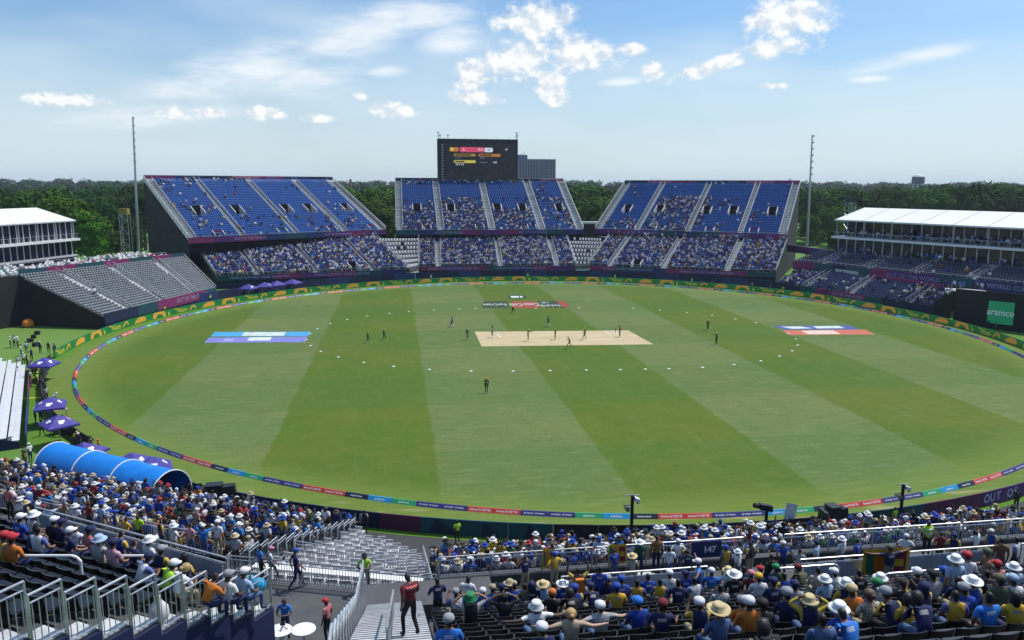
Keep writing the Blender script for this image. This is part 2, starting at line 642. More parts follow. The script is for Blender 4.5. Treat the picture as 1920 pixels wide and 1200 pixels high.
    mp.inputs['Scale'].default_value = (0.18, 1.4, 1)
    n1 = t.noise(mp.outputs[0], 0.8, 5, 0.6)
    n2 = t.noise(pos, 1.6, 4, 0.65)
    c = t.mix(t.ramp(n1, 0.3, 0.7), (0.46, 0.355, 0.19, 1), (0.58, 0.47, 0.28, 1))
    c = t.mix(t.ramp(n2, 0.5, 0.8, 0, 0.5), c, (0.32, 0.25, 0.12, 1))
    t.l.new(c, b.inputs['Base Color'])
    b.inputs['Roughness'].default_value = 0.9
    return m, g, p


M_PARK, M_FIELD, M_PITCH = ground_mats()
k = MB()
k.add([(-3800, -300, -0.03), (4200, -300, -0.03), (4200, 4200, -0.03), (-3800, 4200, -0.03)], [(0, 1, 2, 3)])
tag(k.obj('ground', M_PARK), 'wide green park lawn around the cricket stadium', 'ground', kind='structure')
field = put('outfield', disc_mesh('outfield', CX, CY, 72.5, 0.0, 200, M_FIELD))
tag(field, 'round mown cricket outfield with light and dark green stripes', 'cricket field', kind='structure')
k = MB()
pc = [gz(890, 622), gz(1178, 619.5), gz(1225, 645.5), gz(903, 649.7)]
k.add([(p[0], p[1], 0.006) for p in pc], [(3, 2, 1, 0)])
pitch = k.obj('pitch', M_PITCH)
tag(pitch, 'bare straw coloured clay pitch block in the middle of the field', 'cricket pitch', kind='structure')
k = MB()
for X in (14.4, 34.5):
    s_ = 1 if X < 20 else -1
    for dx, w, h in ((0, .07, 2.64), (1.22 * s_, .07, 3.6)):
        k.add([(X + dx - w, 118.4 - h / 2, .011), (X + dx + w, 118.4 - h / 2, .011), (X + dx + w, 118.4 + h / 2, .011), (X + dx - w, 118.4 + h / 2, .011)], [(0, 1, 2, 3)])
k.obj('crease_line', M_WHITE, pitch)
M_WOOD = mat('stump_wood', (0.06, 0.05, 0.05), 0.5, 0.1)
for X, side in ((14.4, 'umpire'), (34.5, 'batter')):
    t_ = thing('wicket', 'three dark cricket stumps standing at the %s end of the pitch' % ('umpire' if X < 20 else 'lone red shirted man'), 'wicket', (X, 118.4, 0), group='wickets on the pitch')
    for j in (-1, 0, 1):
        k = MB()
        k.tube((X, 118.4 + j * .1, .007), (X, 118.4 + j * .1, .72), .025, 8)
        k.obj('stump', M_WOOD, t_)
    for j in (-.5, .5):
        k = MB()
        k.bar((X, 118.4 + j * .1 - .05, .735), (X, 118.4 + j * .1 + .05, .735), .025)
        k.obj('bail', M_WOOD, t_)

# advertising painted on the turf
M_PB = mat('sprayed_blue_turf_paint', (0.05, 0.36, 0.72), 0.9, 0.12, 1.2)
M_PV = mat('sprayed_violet_turf_paint', (0.20, 0.20, 0.60), 0.9, 0.14, 1.2)
M_PW = mat('sprayed_white_turf_paint', (0.66, 0.72, 0.68), 0.9, 0.14, 1.4)
M_PN = mat('sprayed_navy_turf_paint', (0.05, 0.08, 0.38), 0.9, 0.14, 1.2)
M_PR = mat('sprayed_red_turf_paint', (0.62, 0.13, 0.09), 0.9, 0.14, 1.2)
M_PP = mat('sprayed_pink_white_turf_paint', (0.78, 0.58, 0.50), 0.9, 0.14, 1.4)
M_PK = mat('sprayed_black_turf_paint', (0.010, 0.022, 0.018), 0.9, 0.2, 1.2)
M_PRD = mat('sprayed_deep_red_turf_paint', (0.34, 0.02, 0.02), 0.9, 0.2, 1.2)


for m_ in (M_PB, M_PV, M_PW, M_PN, M_PR, M_PP, M_PK, M_PRD):      # blades of grass show through the paint
    t = NT(m_.node_tree)
    b = t.n['Principled BSDF']
    src = b.inputs['Base Color'].links[0].from_socket
    gp = t.new('ShaderNodeNewGeometry').outputs['Position']
    f = t.m('ADD', t.ramp(t.noise(gp, 1.1, 5, .75), .42, .72, 0, .55), .06)
    t.l.new(t.mix(f, src, (.10, .16, .04, 1)), b.inputs['Base Color'])


def turf_quad(name, px, m, z, parent):
    k = MB()
    P = [gz(*p) for p in px]
    k.add([(p[0], p[1], z) for p in P], [tuple(range(len(P)))[::-1]])
    return k.obj(name, m, parent)


q = turf_quad('turf_advert', [(403, 622.5), (583, 622), (577, 630), (395, 631)], M_PB, .006, field)
turf_quad('letter_block', [(458, 623), (537, 622.8), (532, 629.6), (453, 630)], M_PW, .010, q)
q = turf_quad('turf_advert', [(392, 633), (576, 631), (572, 641.5), (383, 642.5)], M_PV, .006, field)
turf_quad('letter_block', [(468, 632.6), (510, 632.2), (506, 638.4), (463, 638.8)], M_PW, .010, q)
turf_quad('letter_block', [(422, 635.2), (440, 635), (434, 640), (417, 640.4)], mat('pale_violet_turf_paint', (.34, .32, .66), .9, .1), .010, q)
q = turf_quad('turf_advert', [(1449, 611), (1592, 610.5), (1612, 617.5), (1472, 618)], M_PN, .006, field)
turf_quad('letter_block', [(1464, 612.6), (1500, 612), (1524, 615.6), (1486, 616.6)], M_PW, .010, q)
turf_quad('letter_block', [(1523, 611.8), (1572, 611), (1584, 615.2), (1532, 615.8)], M_PW, .010, q)
q = turf_quad('turf_advert', [(1466, 619.5), (1622, 618), (1641, 627), (1480, 628)], M_PR, .006, field)
turf_quad('letter_block', [(1502, 620), (1562, 619.6), (1577, 626.2), (1515, 626.8)], M_PP, .010, q)
q = turf_quad('turf_advert', [(950, 553.5), (983, 553.5), (990, 559.5), (954, 559.5)], M_PK, .006, field)
for a_, b_ in ((957, 972), (974, 979)):
    turf_quad('letter_block', [(a_, 555), (b_, 555), (b_ + 2, 558), (a_ + 2, 558)], M_PW, .010, q)


def turf_text(px, body, m, parent, size, squeeze, shear=0.0):
    p = gz(*px)
    lettering(parent, body, size, wl(parent, (p[0], p[1], .011)), (0, 0, 1), m, bold=0.02, squeeze=squeeze, up=(0, -1, 0), shear=shear)


q = turf_quad('turf_advert', [(907, 565), (950, 565), (954, 577.5), (903, 577.5)], M_PK, .006, field)
turf_text((928, 571), 'FanCraze', M_PW, q, 3.6, .33)
q = turf_quad('turf_advert', [(958, 565), (1003, 565), (1013, 577.5), (961, 577.5)], M_PRD, .006, field)
turf_text((984, 571), 'Coca-Cola', M_PW, q, 5.2, .26, 0.25)
q = turf_quad('turf_advert', [(1007, 564.5), (1056, 564), (1072, 576.5), (1024, 577)], M_PK, .006, field)
turf_quad('letter_block', [(1043, 564.6), (1056, 564.4), (1070, 576), (1057, 576.2)], M_PRD, .010, q)
turf_text((1032, 572.5), 'THUMS', M_PW, q, 3.0, .42)
turf_text((1021, 567.2), 'UP', M_PW, q, 2.4, .5)

def beside(deg):
    d = (deg + 180) % 360 - 180
    for lo_, hi_, txt in ((122, 181, 'below the empty grey bank'), (104, 122, 'below the left grandstand'), (76, 104, 'below the score screen'), (46, 76, 'below the right grandstand'), (8, 46, 'below the slate seat bank'),
                          (-35, 8, 'near the green wall sign'), (-76, -35, 'beyond the purple hoarding'), (-100, -76, 'before the near lower tier'), (-134, -100, 'before the near side tier'), (-181, -134, 'beside the left parasols')):
        if lo_ <= d < hi_:
            return txt


# ---------------------------------------------------------------- boundary cushions
rope_px = [(960, 533), (700, 540), (530, 560), (400, 583), (290, 606), (200, 640), (152, 690), (155, 730), (190, 780),
           (240, 815), (300, 848), (400, 885), (560, 925), (760, 953), (960, 960), (1150, 962), (1350, 953), (1500, 945),
           (1650, 938), (1790, 924), (1920, 902), (1300, 540), (1500, 560), (1700, 600), (1830, 635), (1920, 668)]
_P = np.array([gz(*p)[:2] for p in rope_px])
_a = np.arctan2(_P[:, 1] - CY, _P[:, 0] - CX)
_r = np.hypot(_P[:, 0] - CX, _P[:, 1] - CY)


def _basis(a):
    a = np.atleast_1d(a)
    return np.stack([np.ones_like(a)] + [f(k_ * a) for k_ in (1, 2, 3) for f in (np.cos, np.sin)], 1)


_cf = np.linalg.lstsq(np.vstack([_basis(_a), np.eye(7)[1:] * 0.6]), np.concatenate([_r, np.zeros(6)]), rcond=None)[0]


def rope_r(deg):
    return float((_basis(R(deg)) @ _cf)[0])


L_C = 1.96
CM = {'R': mat('red_cushion_vinyl', (0.62, 0.055, 0.04), 0.45, 0.08), 'P': mat('violet_navy_cushion_vinyl', (0.045, 0.04, 0.20), 0.45, 0.08),
      'G': mat('green_cushion_vinyl', (0.03, 0.36, 0.14), 0.45, 0.08), 'B': mat('sky_blue_cushion_vinyl', (0.02, 0.30, 0.62), 0.45, 0.08),
      'D': mat('black_navy_cushion_vinyl', (0.015, 0.02, 0.05), 0.45, 0.08)}
CT = {'R': ('Emirates FLY BETTER', .21, .82), 'P': ('DP WORLD   DP WORLD', .13, 1.0), 'G': ('aramco', .24, 1.15), 'B': ('aramco', .24, 1.15), 'D': ('IndusInd Bank', .16, 1.1)}
CL = {'R': 'red wedge shaped boundary cushion with white lettering', 'P': 'violet navy boundary cushion with small repeated white lettering',
      'G': 'green boundary cushion with short white lettering', 'B': 'sky blue boundary cushion with short white lettering',
      'D': 'blackish navy boundary cushion with thin white lettering'}
CMESH = {}
for c_ in CM:
    k = MB()
    L = L_C / 2 - .012
    H_, W_ = .29, .25
    k.add([(-L, -W_, 0), (L, -W_, 0), (L, -.04, H_), (-L, -.04, H_), (L, .04, H_), (-L, .04, H_), (L, W_, 0), (-L, W_, 0)],
          [(0, 1, 2, 3), (3, 2, 4, 5), (5, 4, 6, 7), (0, 3, 5, 7), (1, 6, 4, 2), (0, 7, 6, 1)])
    CMESH[c_] = k.mesh('boundary_cushion', CM[c_])
start = math.degrees(math.atan2(*(gz(555, 923)[:2] - arr(CX, CY))[::-1]))
fwd_seq = list('RRDBGPPRRPPGBDRRPPBGDRRPPGBD') + list('RRPPGBD') * 30
back_seq = list('PPGBDRR') * 30
perim = sum(rope_r(d) * R(1) for d in range(360))
n_c = int(perim / L_C)
items = []
deg = start
for i in range(int(n_c * 0.62)):
    d_ = math.degrees(L_C / rope_r(deg))
    items.append((deg + d_ / 2, fwd_seq[i]))
    deg += d_
end_f = deg
deg = start
i = 0
while deg - math.degrees(L_C / rope_r(deg)) > end_f - 360:
    d_ = math.degrees(L_C / rope_r(deg))
    items.append((deg - d_ / 2, back_seq[i]))
    deg -= d_
    i += 1
for dg, c_ in items:
    rr = rope_r(dg)
    p = polar(dg, rr, 0.004)
    dr = (rope_r(dg + .5) - rope_r(dg - .5)) / R(1) / rr
    o = put('boundary_cushion', CMESH[c_], None, p, (0, 0, R(dg - 90) - math.atan(dr)))
    tag(o, CL[c_] + ' ' + beside(dg), 'cushion', 'boundary cushions ' + beside(dg))
    body, sz, sq = CT[c_]
    near = math.sin(R(dg)) < -0.25
    sgn = 1 if near else -1
    # lettering on the slope that faces the viewer's side of the ground
    nrm = (0, sgn * .29, .21)
    lettering(o, body, sz, (0, sgn * .149, .15), nrm, M_LETW, bold=0.004, squeeze=sq)

# ---------------------------------------------------------------- 30 yard markers
dots = [(480 + a / 4, 440 + b / 4) for a, b in ((460, 705), (557, 667), (684, 637), (835, 610), (1000, 590), (1147, 577), (1335, 565), (1525, 558), (1648, 553), (405, 745), (378, 787), (407, 833), (486, 876), (617, 918), (808, 959), (1033, 989), (1301, 1012), (1612, 1024))]
dots += [(960 + a / 4, 440 + b / 4) for a, b in ((8, 1024), (286, 1020), (557, 1016), (813, 1013), (1000, 1009), (1177, 1006), (1430, 996), (1665, 975), (1867, 947), (500, 550), (908, 554), (1108, 567), (1313, 584), (1500, 605), (1676, 632), (1829, 662), (180, 553))]
dots += [(1440 + a / 4, 440 + b / 4) for a, b in ((150, 740), (208, 784), (222, 828), (181, 872), (87, 912))]
k = MB()
k.lathe([(.20, 0), (.21, .02), (.18, .04), (.08, .06)], 16)
dm = k.mesh('fielding_disc', M_WHITE)
for p in dots:
    q = gz(*p)
    tag(put('fielding_disc', dm, None, (q[0], q[1], .004)), 'small white fielding circle disc lying on the grass', 'marker disc', 'white discs of the inner fielding circle')

# ---------------------------------------------------------------- perimeter boards
R_LED = 70.7
M_LEDG = mat('green_led_face', (0.010, 0.20, 0.045), 0.4, 0.06, 1.0, emit=0.10)
M_LEDY = mat('amber_led_print', (0.75, 0.36, 0.045), 0.5, 0.06, 1.0, emit=0.10)
M_LEDL = mat('yellow_led_print', (0.62, 0.52, 0.05), 0.5, 0.06, 1.0, emit=0.10)
SEG = 6.03


def board_body(m_front):
    k = MB()
    L = SEG / 2 - .01
    k.box(-L, L, 0, .12, .03, 1.12, 0)
    k.box(-L, L, .12, .5, .03, .10, 1)
    for x in (-2, 0, 2):
        k.bar((x, .48, .06), (x, .13, .9), .05, .05, 1)
    return k.mesh('advertising_board', [m_front, M_BLACK])


LEDM = board_body(M_LEDG)


def flat(pts, m, name):
    k = MB()
    k.add([(x, -.006, z) for x, z in pts], [tuple(range(len(pts)))])
    return k.mesh(name, m)


def arch_mesh():
    k = MB()
    n = 12
    pts = []
    for i in range(n + 1):
        a = math.pi - math.pi * i / n
        ro, ri = (1.75, .95)
        zo = .06 + 1.03 * min(1, math.sin(a) * 1.5)
        zi = .06 + .62 * math.sin(a)
        pts.append((ro * math.cos(a), zo, ri * math.cos(a) + .1, zi))
    for i in range(n):
        a, b = pts[i], pts[i + 1]
        k.add([(a[2], -.006, a[3]), (b[2], -.006, b[3]), (b[0], -.006, b[1]), (a[0], -.006, a[1])], [(0, 1, 2, 3)])
    return k.mesh('arch_print', M_LEDY)


ARCH = arch_mesh()
LEAF = flat([(-.3, .1), (.05, .08), (.28, .35), (0, .62), (-.3, .85), (-.15, .45)], M_LEDL, 'leaf_print')
CHEV = flat([(-1.3, .25), (-.2, .95), (.9, .95), (1.3, .30), (.85, .30), (.5, .7), (.1, .7), (-.95, .12)], M_LEDY, 'chevron_print')
STROKE = flat([(-1.4, .85), (-.5, .75), (-.55, .95), (-1.35, 1.03)], M_LEDY, 'stroke_print')
SWOOSH = flat([(-1.65, .12), (1.55, .2), (1.65, .6), (1.35, .9), (.5, 1.04), (-.3, 1.0), (-1.1, .7)], M_LEDY, 'swoosh_print')
q = gz(975, 529.5)
th0 = math.degrees(math.atan2(q[1] - CY, q[0] - CX))
dth = math.degrees(SEG / R_LED)
kinds = 'ABC'
LEDLAB = {'A': 'green perimeter advertising board showing a yellow arch', 'B': 'green perimeter advertising board with yellow script lettering', 'C': 'green perimeter advertising board with one orange swoosh'}
a_off = math.degrees(.8 / R_LED)
for i in range(-26, 48):
    d = th0 - a_off - dth * i
    dd = d - 360 * math.floor((d + 180) / 360)
    if not (dd > -27 or dd < -172.5):
        continue
    kd = kinds[i % 3]
    p = polar(d, R_LED - 2.3 * max(0, min(1, (34 - dd) / 22)) if -60 < dd < 90 else R_LED)
    o = thing('advertising_board', LEDLAB[kd] + ' ' + beside(d), 'board', p, R(d - 90), 'green boards ' + beside(d))
    put('board_face', LEDM, o)
    if kd == 'A':
        put('arch_print', ARCH, o, (-.8, 0, 0))
        put('leaf_print', LEAF, o, (1.8, 0, 0))
    elif kd == 'B':
        put('stroke_print', STROKE, o, (-1.3, 0, 0))
        lettering(o, 'Nium', 1.15, (-.75, -.007, .52), (0, -1, 0), M_LEDL, bold=.02, squeeze=1.0)
        put('chevron_print', CHEV, o, (2.0, 0, 0), scale=(.75, 1, 1))
    else:
        put('swoosh_print', SWOOSH, o)

# near side hoarding: printed cloth facing the spectators
HB = {}
for nm, m_ in (('black', M_BLACK), ('navy', M_NAVY), ('maroon', mat('maroon_banner', (0.10, 0.012, 0.055), .75, .15)), ('teal', M_TEAL), ('purple', mat('violet_hoarding', (0.085, 0.022, 0.13), .75, .15))):
    k = MB()
    L = 1.5 - .008
    k.box(-L, L, 0, .10, .03, 1.15, 0)
    k.box(-L, L, -.35, 0, .03, .08, 1)
    HB[nm] = k.mesh('hoarding_panel', [m_, M_BLACK])
spans = [(-172.5, -151, 'black'), (-151, -122, 'black'), (-122, -111.5, 'navy'), (-111.5, -108.5, 'maroon'), (-108.5, -103, 'teal'), (-103, -97, 'black'),
         (-97, -88.5, 'navy'), (-88.5, -84.8, 'black'), (-84.8, -80.5, 'teal'), (-80.5, -75.5, 'maroon'), (-75.5, -60, 'purple'), (-60, -27, 'black')]
d3 = math.degrees(3.0 / R_LED)
HMID = {}
d = -172.3
while d < -27.5:
    mid = d + d3 / 2
    nm = [s_[2] for s_ in spans if s_[0] <= mid < s_[1]][0]
    if -138.0 < mid < -127.5:      # gap where the players' tunnel comes out
        d += d3
        continue
    rh = R_LED - 1.6 * max(0, min(1, (-128 - mid) / 12)) + 1.4 * max(0, min(1, (-160 - mid) / 12))
    o = put('hoarding_panel', HB[nm], None, polar(mid, rh), (0, 0, R(mid - 90)))
    tag(o, '%s cloth hoarding panel %s' % (nm, beside(mid)), 'hoarding', 'hoarding panels ' + beside(mid))
    if nm == 'teal' and random.random() < .8:
        k = MB()
        y_ = .104
        a, b = random.uniform(-1.4, -.4), random.uniform(.3, 1.4)
        k.add([(a, y_, .1), (b, y_, .1), (b * .5, y_, 1.1)], [(2, 1, 0)])
        put('triangle_print', k.mesh('triangle_print', M_NAVY if random.random() < .6 else M_MAGENTA), o)
    HMID[mid] = o
    d += d3


def hoarding_text(body, deg_mid, size, m, squeeze=.9):
    """letters spread over the panels, each letter printed on the panel it stands on"""
    adv = size * .78 * squeeze
    n = len(body)
    for i, ch in enumerate(body):
        if ch == ' ':
            continue
        dd = deg_mid + math.degrees((i - (n - 1) / 2) * adv / R_LED)
        mid = min(HMID, key=lambda q_: abs(q_ - dd))
        x = (mid - dd) * R(1) * R_LED
        lettering(HMID[mid], ch, size, (x, .106, .58), (0, 1, 0), m, bold=.02, squeeze=squeeze)


M_HL = mat('grey_violet_lettering', (0.42, 0.42, 0.62), .7, .05)
hoarding_text('GROW WORLD CUP', -116.3, .95, M_HL, .95)
hoarding_text('GROW WORLD CUP', -93.5, 1.0, M_HL, .95)
hoarding_text('OUT OF THIS WORLD', -70.5, .95, M_HL)
hoarding_text('WORLD CUP 2024', -147.0, .9, M_HL)
# ---------------------------------------------------------------- raked seating
CROWD = {'pos': [], 'fwd': [], 'shirt': [], 'hat': [], 'trou': [], 'skin': [], 'pose': [], 'near': []}
SHIRTS_FAR = [((.015, .05, .30), 34), ((.01, .02, .12), 20), ((.03, .16, .55), 12), ((.72, .72, .72), 22), ((.50, .34, .04), 3), ((.32, .03, .03), 2.5),
              ((.02, .02, .025), 10), ((.30, .31, .33), 7), ((.04, .22, .08), 2), ((.5, .16, .03), .8), ((.42, .50, .62), 5)]
HATS = [((.015, .012, .01), 46), ((.72, .72, .70), 22), ((.02, .05, .28), 14), ((.45, .36, .2), 6), ((.35, .03, .03), 3), ((.10, .07, .05), 9)]
SKINS = [((.17, .085, .05), 4), ((.10, .05, .03), 3), ((.28, .16, .10), 2), ((.42, .26, .18), 1.2)]
TROUS = [((.03, .04, .08), 4), ((.02, .02, .02), 3), ((.30, .27, .2), 1.6), ((.10, .16, .28), 2)]


def wpick(lst):
    t = random.random() * sum(w for _, w in lst)
    for c, w in lst:
        t -= w
        if t <= 0:
            return c
    return lst[-1][0]


def crowd_add(p, fwd, near=False, shirt=None, hat=None):
    s_ = random.uniform(.75, 1.25)
    sh = shirt or wpick(SHIRTS_FAR)
    CROWD['pos'].append(p)
    CROWD['fwd'].append(fwd)
    CROWD['shirt'].append(tuple(min(.85, c * s_) for c in sh))
    CROWD['hat'].append(hat or wpick(HATS))
    CROWD['trou'].append(wpick(TROUS))
    CROWD['skin'].append(wpick(SKINS))
    CROWD['near'].append(near)


SEAT_V, SEAT_F = boxes_template([(-.21, .21, -.02, .36, .40, .46), (-.22, .22, -.10, -.03, .44, .86), (-.03, .03, .02, .26, 0, .40)])
SEATLITE_V, SEATLITE_F = boxes_template([(-.21, .21, -.02, .34, .38, .45), (-.22, .22, -.10, -.02, .42, .84)])


class Tier:
    """a raked bank lofted between a front and a back edge; s runs along the rows, t from front to back"""

    def __init__(s, FL, FR, BL, BR, rows):
        s.P = [np.asarray(p, float) for p in (FL, FR, BL, BR)]
        s.n = rows

    def pt(s, a, t):
        FL, FR, BL, BR = s.P
        return (FL * (1 - a) + FR * a) * (1 - t) + (BL * (1 - a) + BR * a) * t

    def row(s, a, k, off=0.0):
        """point on the tread of row k; off in [0,1] from its front to its back edge"""
        p = s.pt(a, (k + off) / s.n)
        p[2] = s.pt(a, k / s.n)[2]
        return p

    def face(s, a, k):
        d = s.pt(a, k / s.n) - s.pt(a, (k + 1) / s.n)
        return unit(d[:2])

    def cuts(s, gaps):
        """the parts of [0,1] left over"""
        g = sorted(gaps)
        out, x = [], 0.0
        for a, b in g:
            if a > x:
                out.append((x, a))
            x = max(x, b)
        if x < 1:
            out.append((x, 1.0))
        return out

    def deck(s, root, m, holes=(), name='seating_deck'):
        k = MB()
        for r_ in range(s.n):
            for a, b in s.cuts([h[:2] for h in holes if h[2] <= r_ < h[3]]):
                p0, p1, p2, p3 = s.row(a, r_), s.row(b, r_), s.row(b, r_, 1), s.row(a, r_, 1)
                zl = s.pt(a, (r_ - 1) / s.n)[2] - .02
                zr = s.pt(b, (r_ - 1) / s.n)[2] - .02
                k.add([p0, p1, p2, p3], [(0, 1, 2, 3)])
                k.add([(p0[0], p0[1], zl), (p1[0], p1[1], zr), p1, p0], [(0, 1, 2, 3)])
        return k.obj(name, m, root)

    def steps(s, root, a, b, m, r0=0, r1=None, name='aisle_stair', lift=.012):
        k = MB()
        for r_ in range(r0, r1 if r1 is not None else s.n):
            for h in (0, .5):
                z = s.row((a + b) / 2, r_)[2] + (s.pt(a, 1 / s.n)[2] - s.pt(a, 0)[2]) * h + lift
                q = [s.pt(a, (r_ + h) / s.n), s.pt(b, (r_ + h) / s.n), s.pt(b, (r_ + h + .5) / s.n), s.pt(a, (r_ + h + .5) / s.n)]
                zb = z - .22
                k.hexa([(p[0], p[1], zb) for p in q] + [(p[0], p[1], z) for p in q])
        return k.obj(name, m, root)

    def rail(s, root, a, m, r0=0, r1=None, h=1.0, pick=.0, w=.07, name='aisle_rail'):
        k = MB()
        r1 = s.n if r1 is None else r1
        P = [s.pt(a, r_ / s.n) + arr(0, 0, h) for r_ in range(r0, r1 + 1)]
        k.bar(P[0], P[-1], w)
        k.bar(P[0] - arr(0, 0, h * .5), P[-1] - arr(0, 0, h * .5), w * .6)
        n = max(2, int((r1 - r0) / 2) + 1)
        for i in range(n):
            p = P[0] + (P[-1] - P[0]) * i / (n - 1)
            k.bar(p - arr(0, 0, h + .05), p, w)
        if pick:
            L = np.linalg.norm(P[-1] - P[0])
            for i in range(int(L / pick)):
                p = P[0] + (P[-1] - P[0]) * (i + .5) / int(L / pick)
                k.bar(p - arr(0, 0, h), p, w * .4)
        return k.obj(name, m, root)

    def seats(s, root, m, gaps=(), holes=(), pitch=.54, occ=None, tpl=None, off=.55, name='seats', drop=0.0, near=False):
        tv, tf = tpl or (SEATLITE_V, SEATLITE_F)
        pos, fw = [], []
        for r_ in range(s.n):
            L = np.linalg.norm(s.row(1, r_) - s.row(0, r_))
            n = int(L / pitch)
            hs = list(gaps) + [h[:2] for h in holes if h[2] <= r_ < h[3]]
            for i in range(n):
                a = (i + .5) / n
                if any(g0 - .1 / L < a < g1 + .1 / L for g0, g1 in hs):
                    continue
                if drop and random.random() < drop:
                    continue
                p = s.row(a, r_, off)
                f = s.face(a, r_)
                pos.append(p)
                fw.append(f)
                if occ is not None and random.random() < occ(a, (r_ + .5) / s.n):
                    crowd_add(p, f, near)
        v, f = scatter(tv, tf, pos, fw)
        o = put(name, np_mesh(name, v, f, m, WLOC.get(root.name, tuple(root.location))), root)
        tag(o, kind='stuff')
        return o

    def vomitory(s, root, a, b, r0, r1, m_wall, m_dark, m_sign, name='vomitory'):
        """doorway let into the rake: side walls, dark back wall, header sign"""
        fl0, fl1 = s.row(a, r0), s.row(b, r0)
        bk0, bk1 = s.pt(a, r1 / s.n), s.pt(b, r1 / s.n)
        zf = fl0[2] + .01
        top = bk0[2] + .75
        k = MB()
        v_ = None
        for p, q in ((fl0, bk0), (fl1, bk1)):
            d = unit((fl1 - fl0)[:2]) * .09
            A = [(p[0] - d[0], p[1] - d[1]), (q[0] - d[0], q[1] - d[1]), (q[0] + d[0], q[1] + d[1]), (p[0] + d[0], p[1] + d[1])]
            k.hexa([(x, y, zf) for x, y in A] + [(A[0][0], A[0][1], zf + 1.0), (A[1][0], A[1][1], top + .25), (A[2][0], A[2][1], top + .25), (A[3][0], A[3][1], zf + 1.0)])
            if v_ is None:
                v_ = k.obj(name, m_wall, root)
                k = MB()
        k.obj('side_wall', m_wall, v_)
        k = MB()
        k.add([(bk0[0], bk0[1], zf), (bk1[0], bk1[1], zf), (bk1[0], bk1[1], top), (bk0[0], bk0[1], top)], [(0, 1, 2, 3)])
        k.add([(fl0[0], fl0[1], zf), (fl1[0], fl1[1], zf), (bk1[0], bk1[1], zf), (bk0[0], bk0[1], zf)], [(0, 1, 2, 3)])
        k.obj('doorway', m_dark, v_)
        k = MB()
        c = s.face(.5, r0) * .10
        k.hexa([(bk0[0] + c[0] * j, bk0[1] + c[1] * j, z) for z in (top - .95, top + .22) for j in (0,)][:0] or
               [(bk0[0], bk0[1], top - .9), (bk1[0], bk1[1], top - .9), (bk1[0] + c[0], bk1[1] + c[1], top - .9), (bk0[0] + c[0], bk0[1] + c[1], top - .9),
                (bk0[0], bk0[1], top + .2), (bk1[0], bk1[1], top + .2), (bk1[0] + c[0], bk1[1] + c[1], top + .2), (bk0[0] + c[0], bk0[1] + c[1], top + .2)])
        k.obj('header_sign', m_sign, v_)
        return v_

    def fascia(s, root, t, zlo, zhi, parts, out=.12, name='fascia_banner'):
        """row of banner panels along the edge t; parts: (a, b, material, text)"""
        for a, b, m, txt in parts:
            p, q = s.pt(a, t), s.pt(b, t)
            d = unit((s.P[0] - s.P[2])[:2] if t < .5 else (s.P[0] - s.P[2])[:2])
            n_ = unit(arr(-(q - p)[1], (q - p)[0]))
            if n_ @ d < 0:
                n_ = -n_
            P0, Q0 = p[:2] + n_ * .01, q[:2] + n_ * .01
            P1, Q1 = p[:2] + n_ * out, q[:2] + n_ * out
            k = MB()
            e = unit(Q0 - P0) * .02
            k.hexa([(*(P0 + e), p[2] + zlo), (*(Q0 - e), q[2] + zlo), (*(Q1 - e), q[2] + zlo), (*(P1 + e), p[2] + zlo),
                    (*(P0 + e), p[2] + zhi), (*(Q0 - e), q[2] + zhi), (*(Q1 - e), q[2] + zhi), (*(P1 + e), p[2] + zhi)])
            o = k.obj(name, m, root)
            if txt:
                c = (P1 + Q1) / 2 + n_ * .012
                lettering(o, txt, (zhi - zlo) * .62, wl(o, (c[0], c[1], (p[2] + q[2]) / 2 + (zlo + zhi) / 2)), (n_[0], n_[1], 0), M_LET, bold=.01)

    def wall(s, root, a, t0, t1, m, zb=0.0, name='side_skirt', thick=.1, lift=0.0):
        """wall under the side edge a, from t0 to t1, down to zb"""
        p, q = s.pt(a, t0), s.pt(a, t1)
        d = unit((s.P[1] - s.P[0])[:2]) * thick * (1 if a < .5 else -1)
        k = MB()
        k.prism([(p[0], p[1], zb), (q[0], q[1], zb), (q[0], q[1], q[2] + lift), (p[0], p[1], p[2] + lift)], (d[0], d[1], 0))
        return k.obj(name, m, root)

    def front_wall(s, root, t, zb, zt_off, m, name='front_wall', thick=.1, a0=0., a1=1.):
        p, q = s.pt(a0, t), s.pt(a1, t)
        k = MB()
        n_ = unit((s.P[2] - s.P[0])[:2]) * thick
        k.prism([(p[0], p[1], zb), (q[0], q[1], zb), (q[0], q[1], q[2] + zt_off), (p[0], p[1], p[2] + zt_off)], (n_[0], n_[1], 0))
        return k.obj(name, m, root)


def tier_from_fit(cx, cy, az, w, z0, run, rise, rows):
    a = R(az)
    u, v = arr(math.cos(a), -math.sin(a)), arr(math.sin(a), math.cos(a))
    c = arr(cx, cy)
    P = []
    for t, z in ((0, z0), (run, z0 + rise)):
        for sg in (-.5, .5):
            q = c + u * w * sg + v * t
            P.append(arr(q[0], q[1], z))
    return Tier(*P, rows)


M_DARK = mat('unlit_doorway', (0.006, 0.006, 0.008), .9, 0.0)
M_VWALL = mat('light_grey_panel', (0.5, 0.5, 0.52), .6, .1)
BANN = [M_MAGENTA, M_TEAL, M_PURPLE, M_INDIGO]


def clump(seed, a, t, sc=7.0):
    return mnoise.noise(Vector((a * sc + seed * 17.3, t * sc * .6, seed * 3.1)))


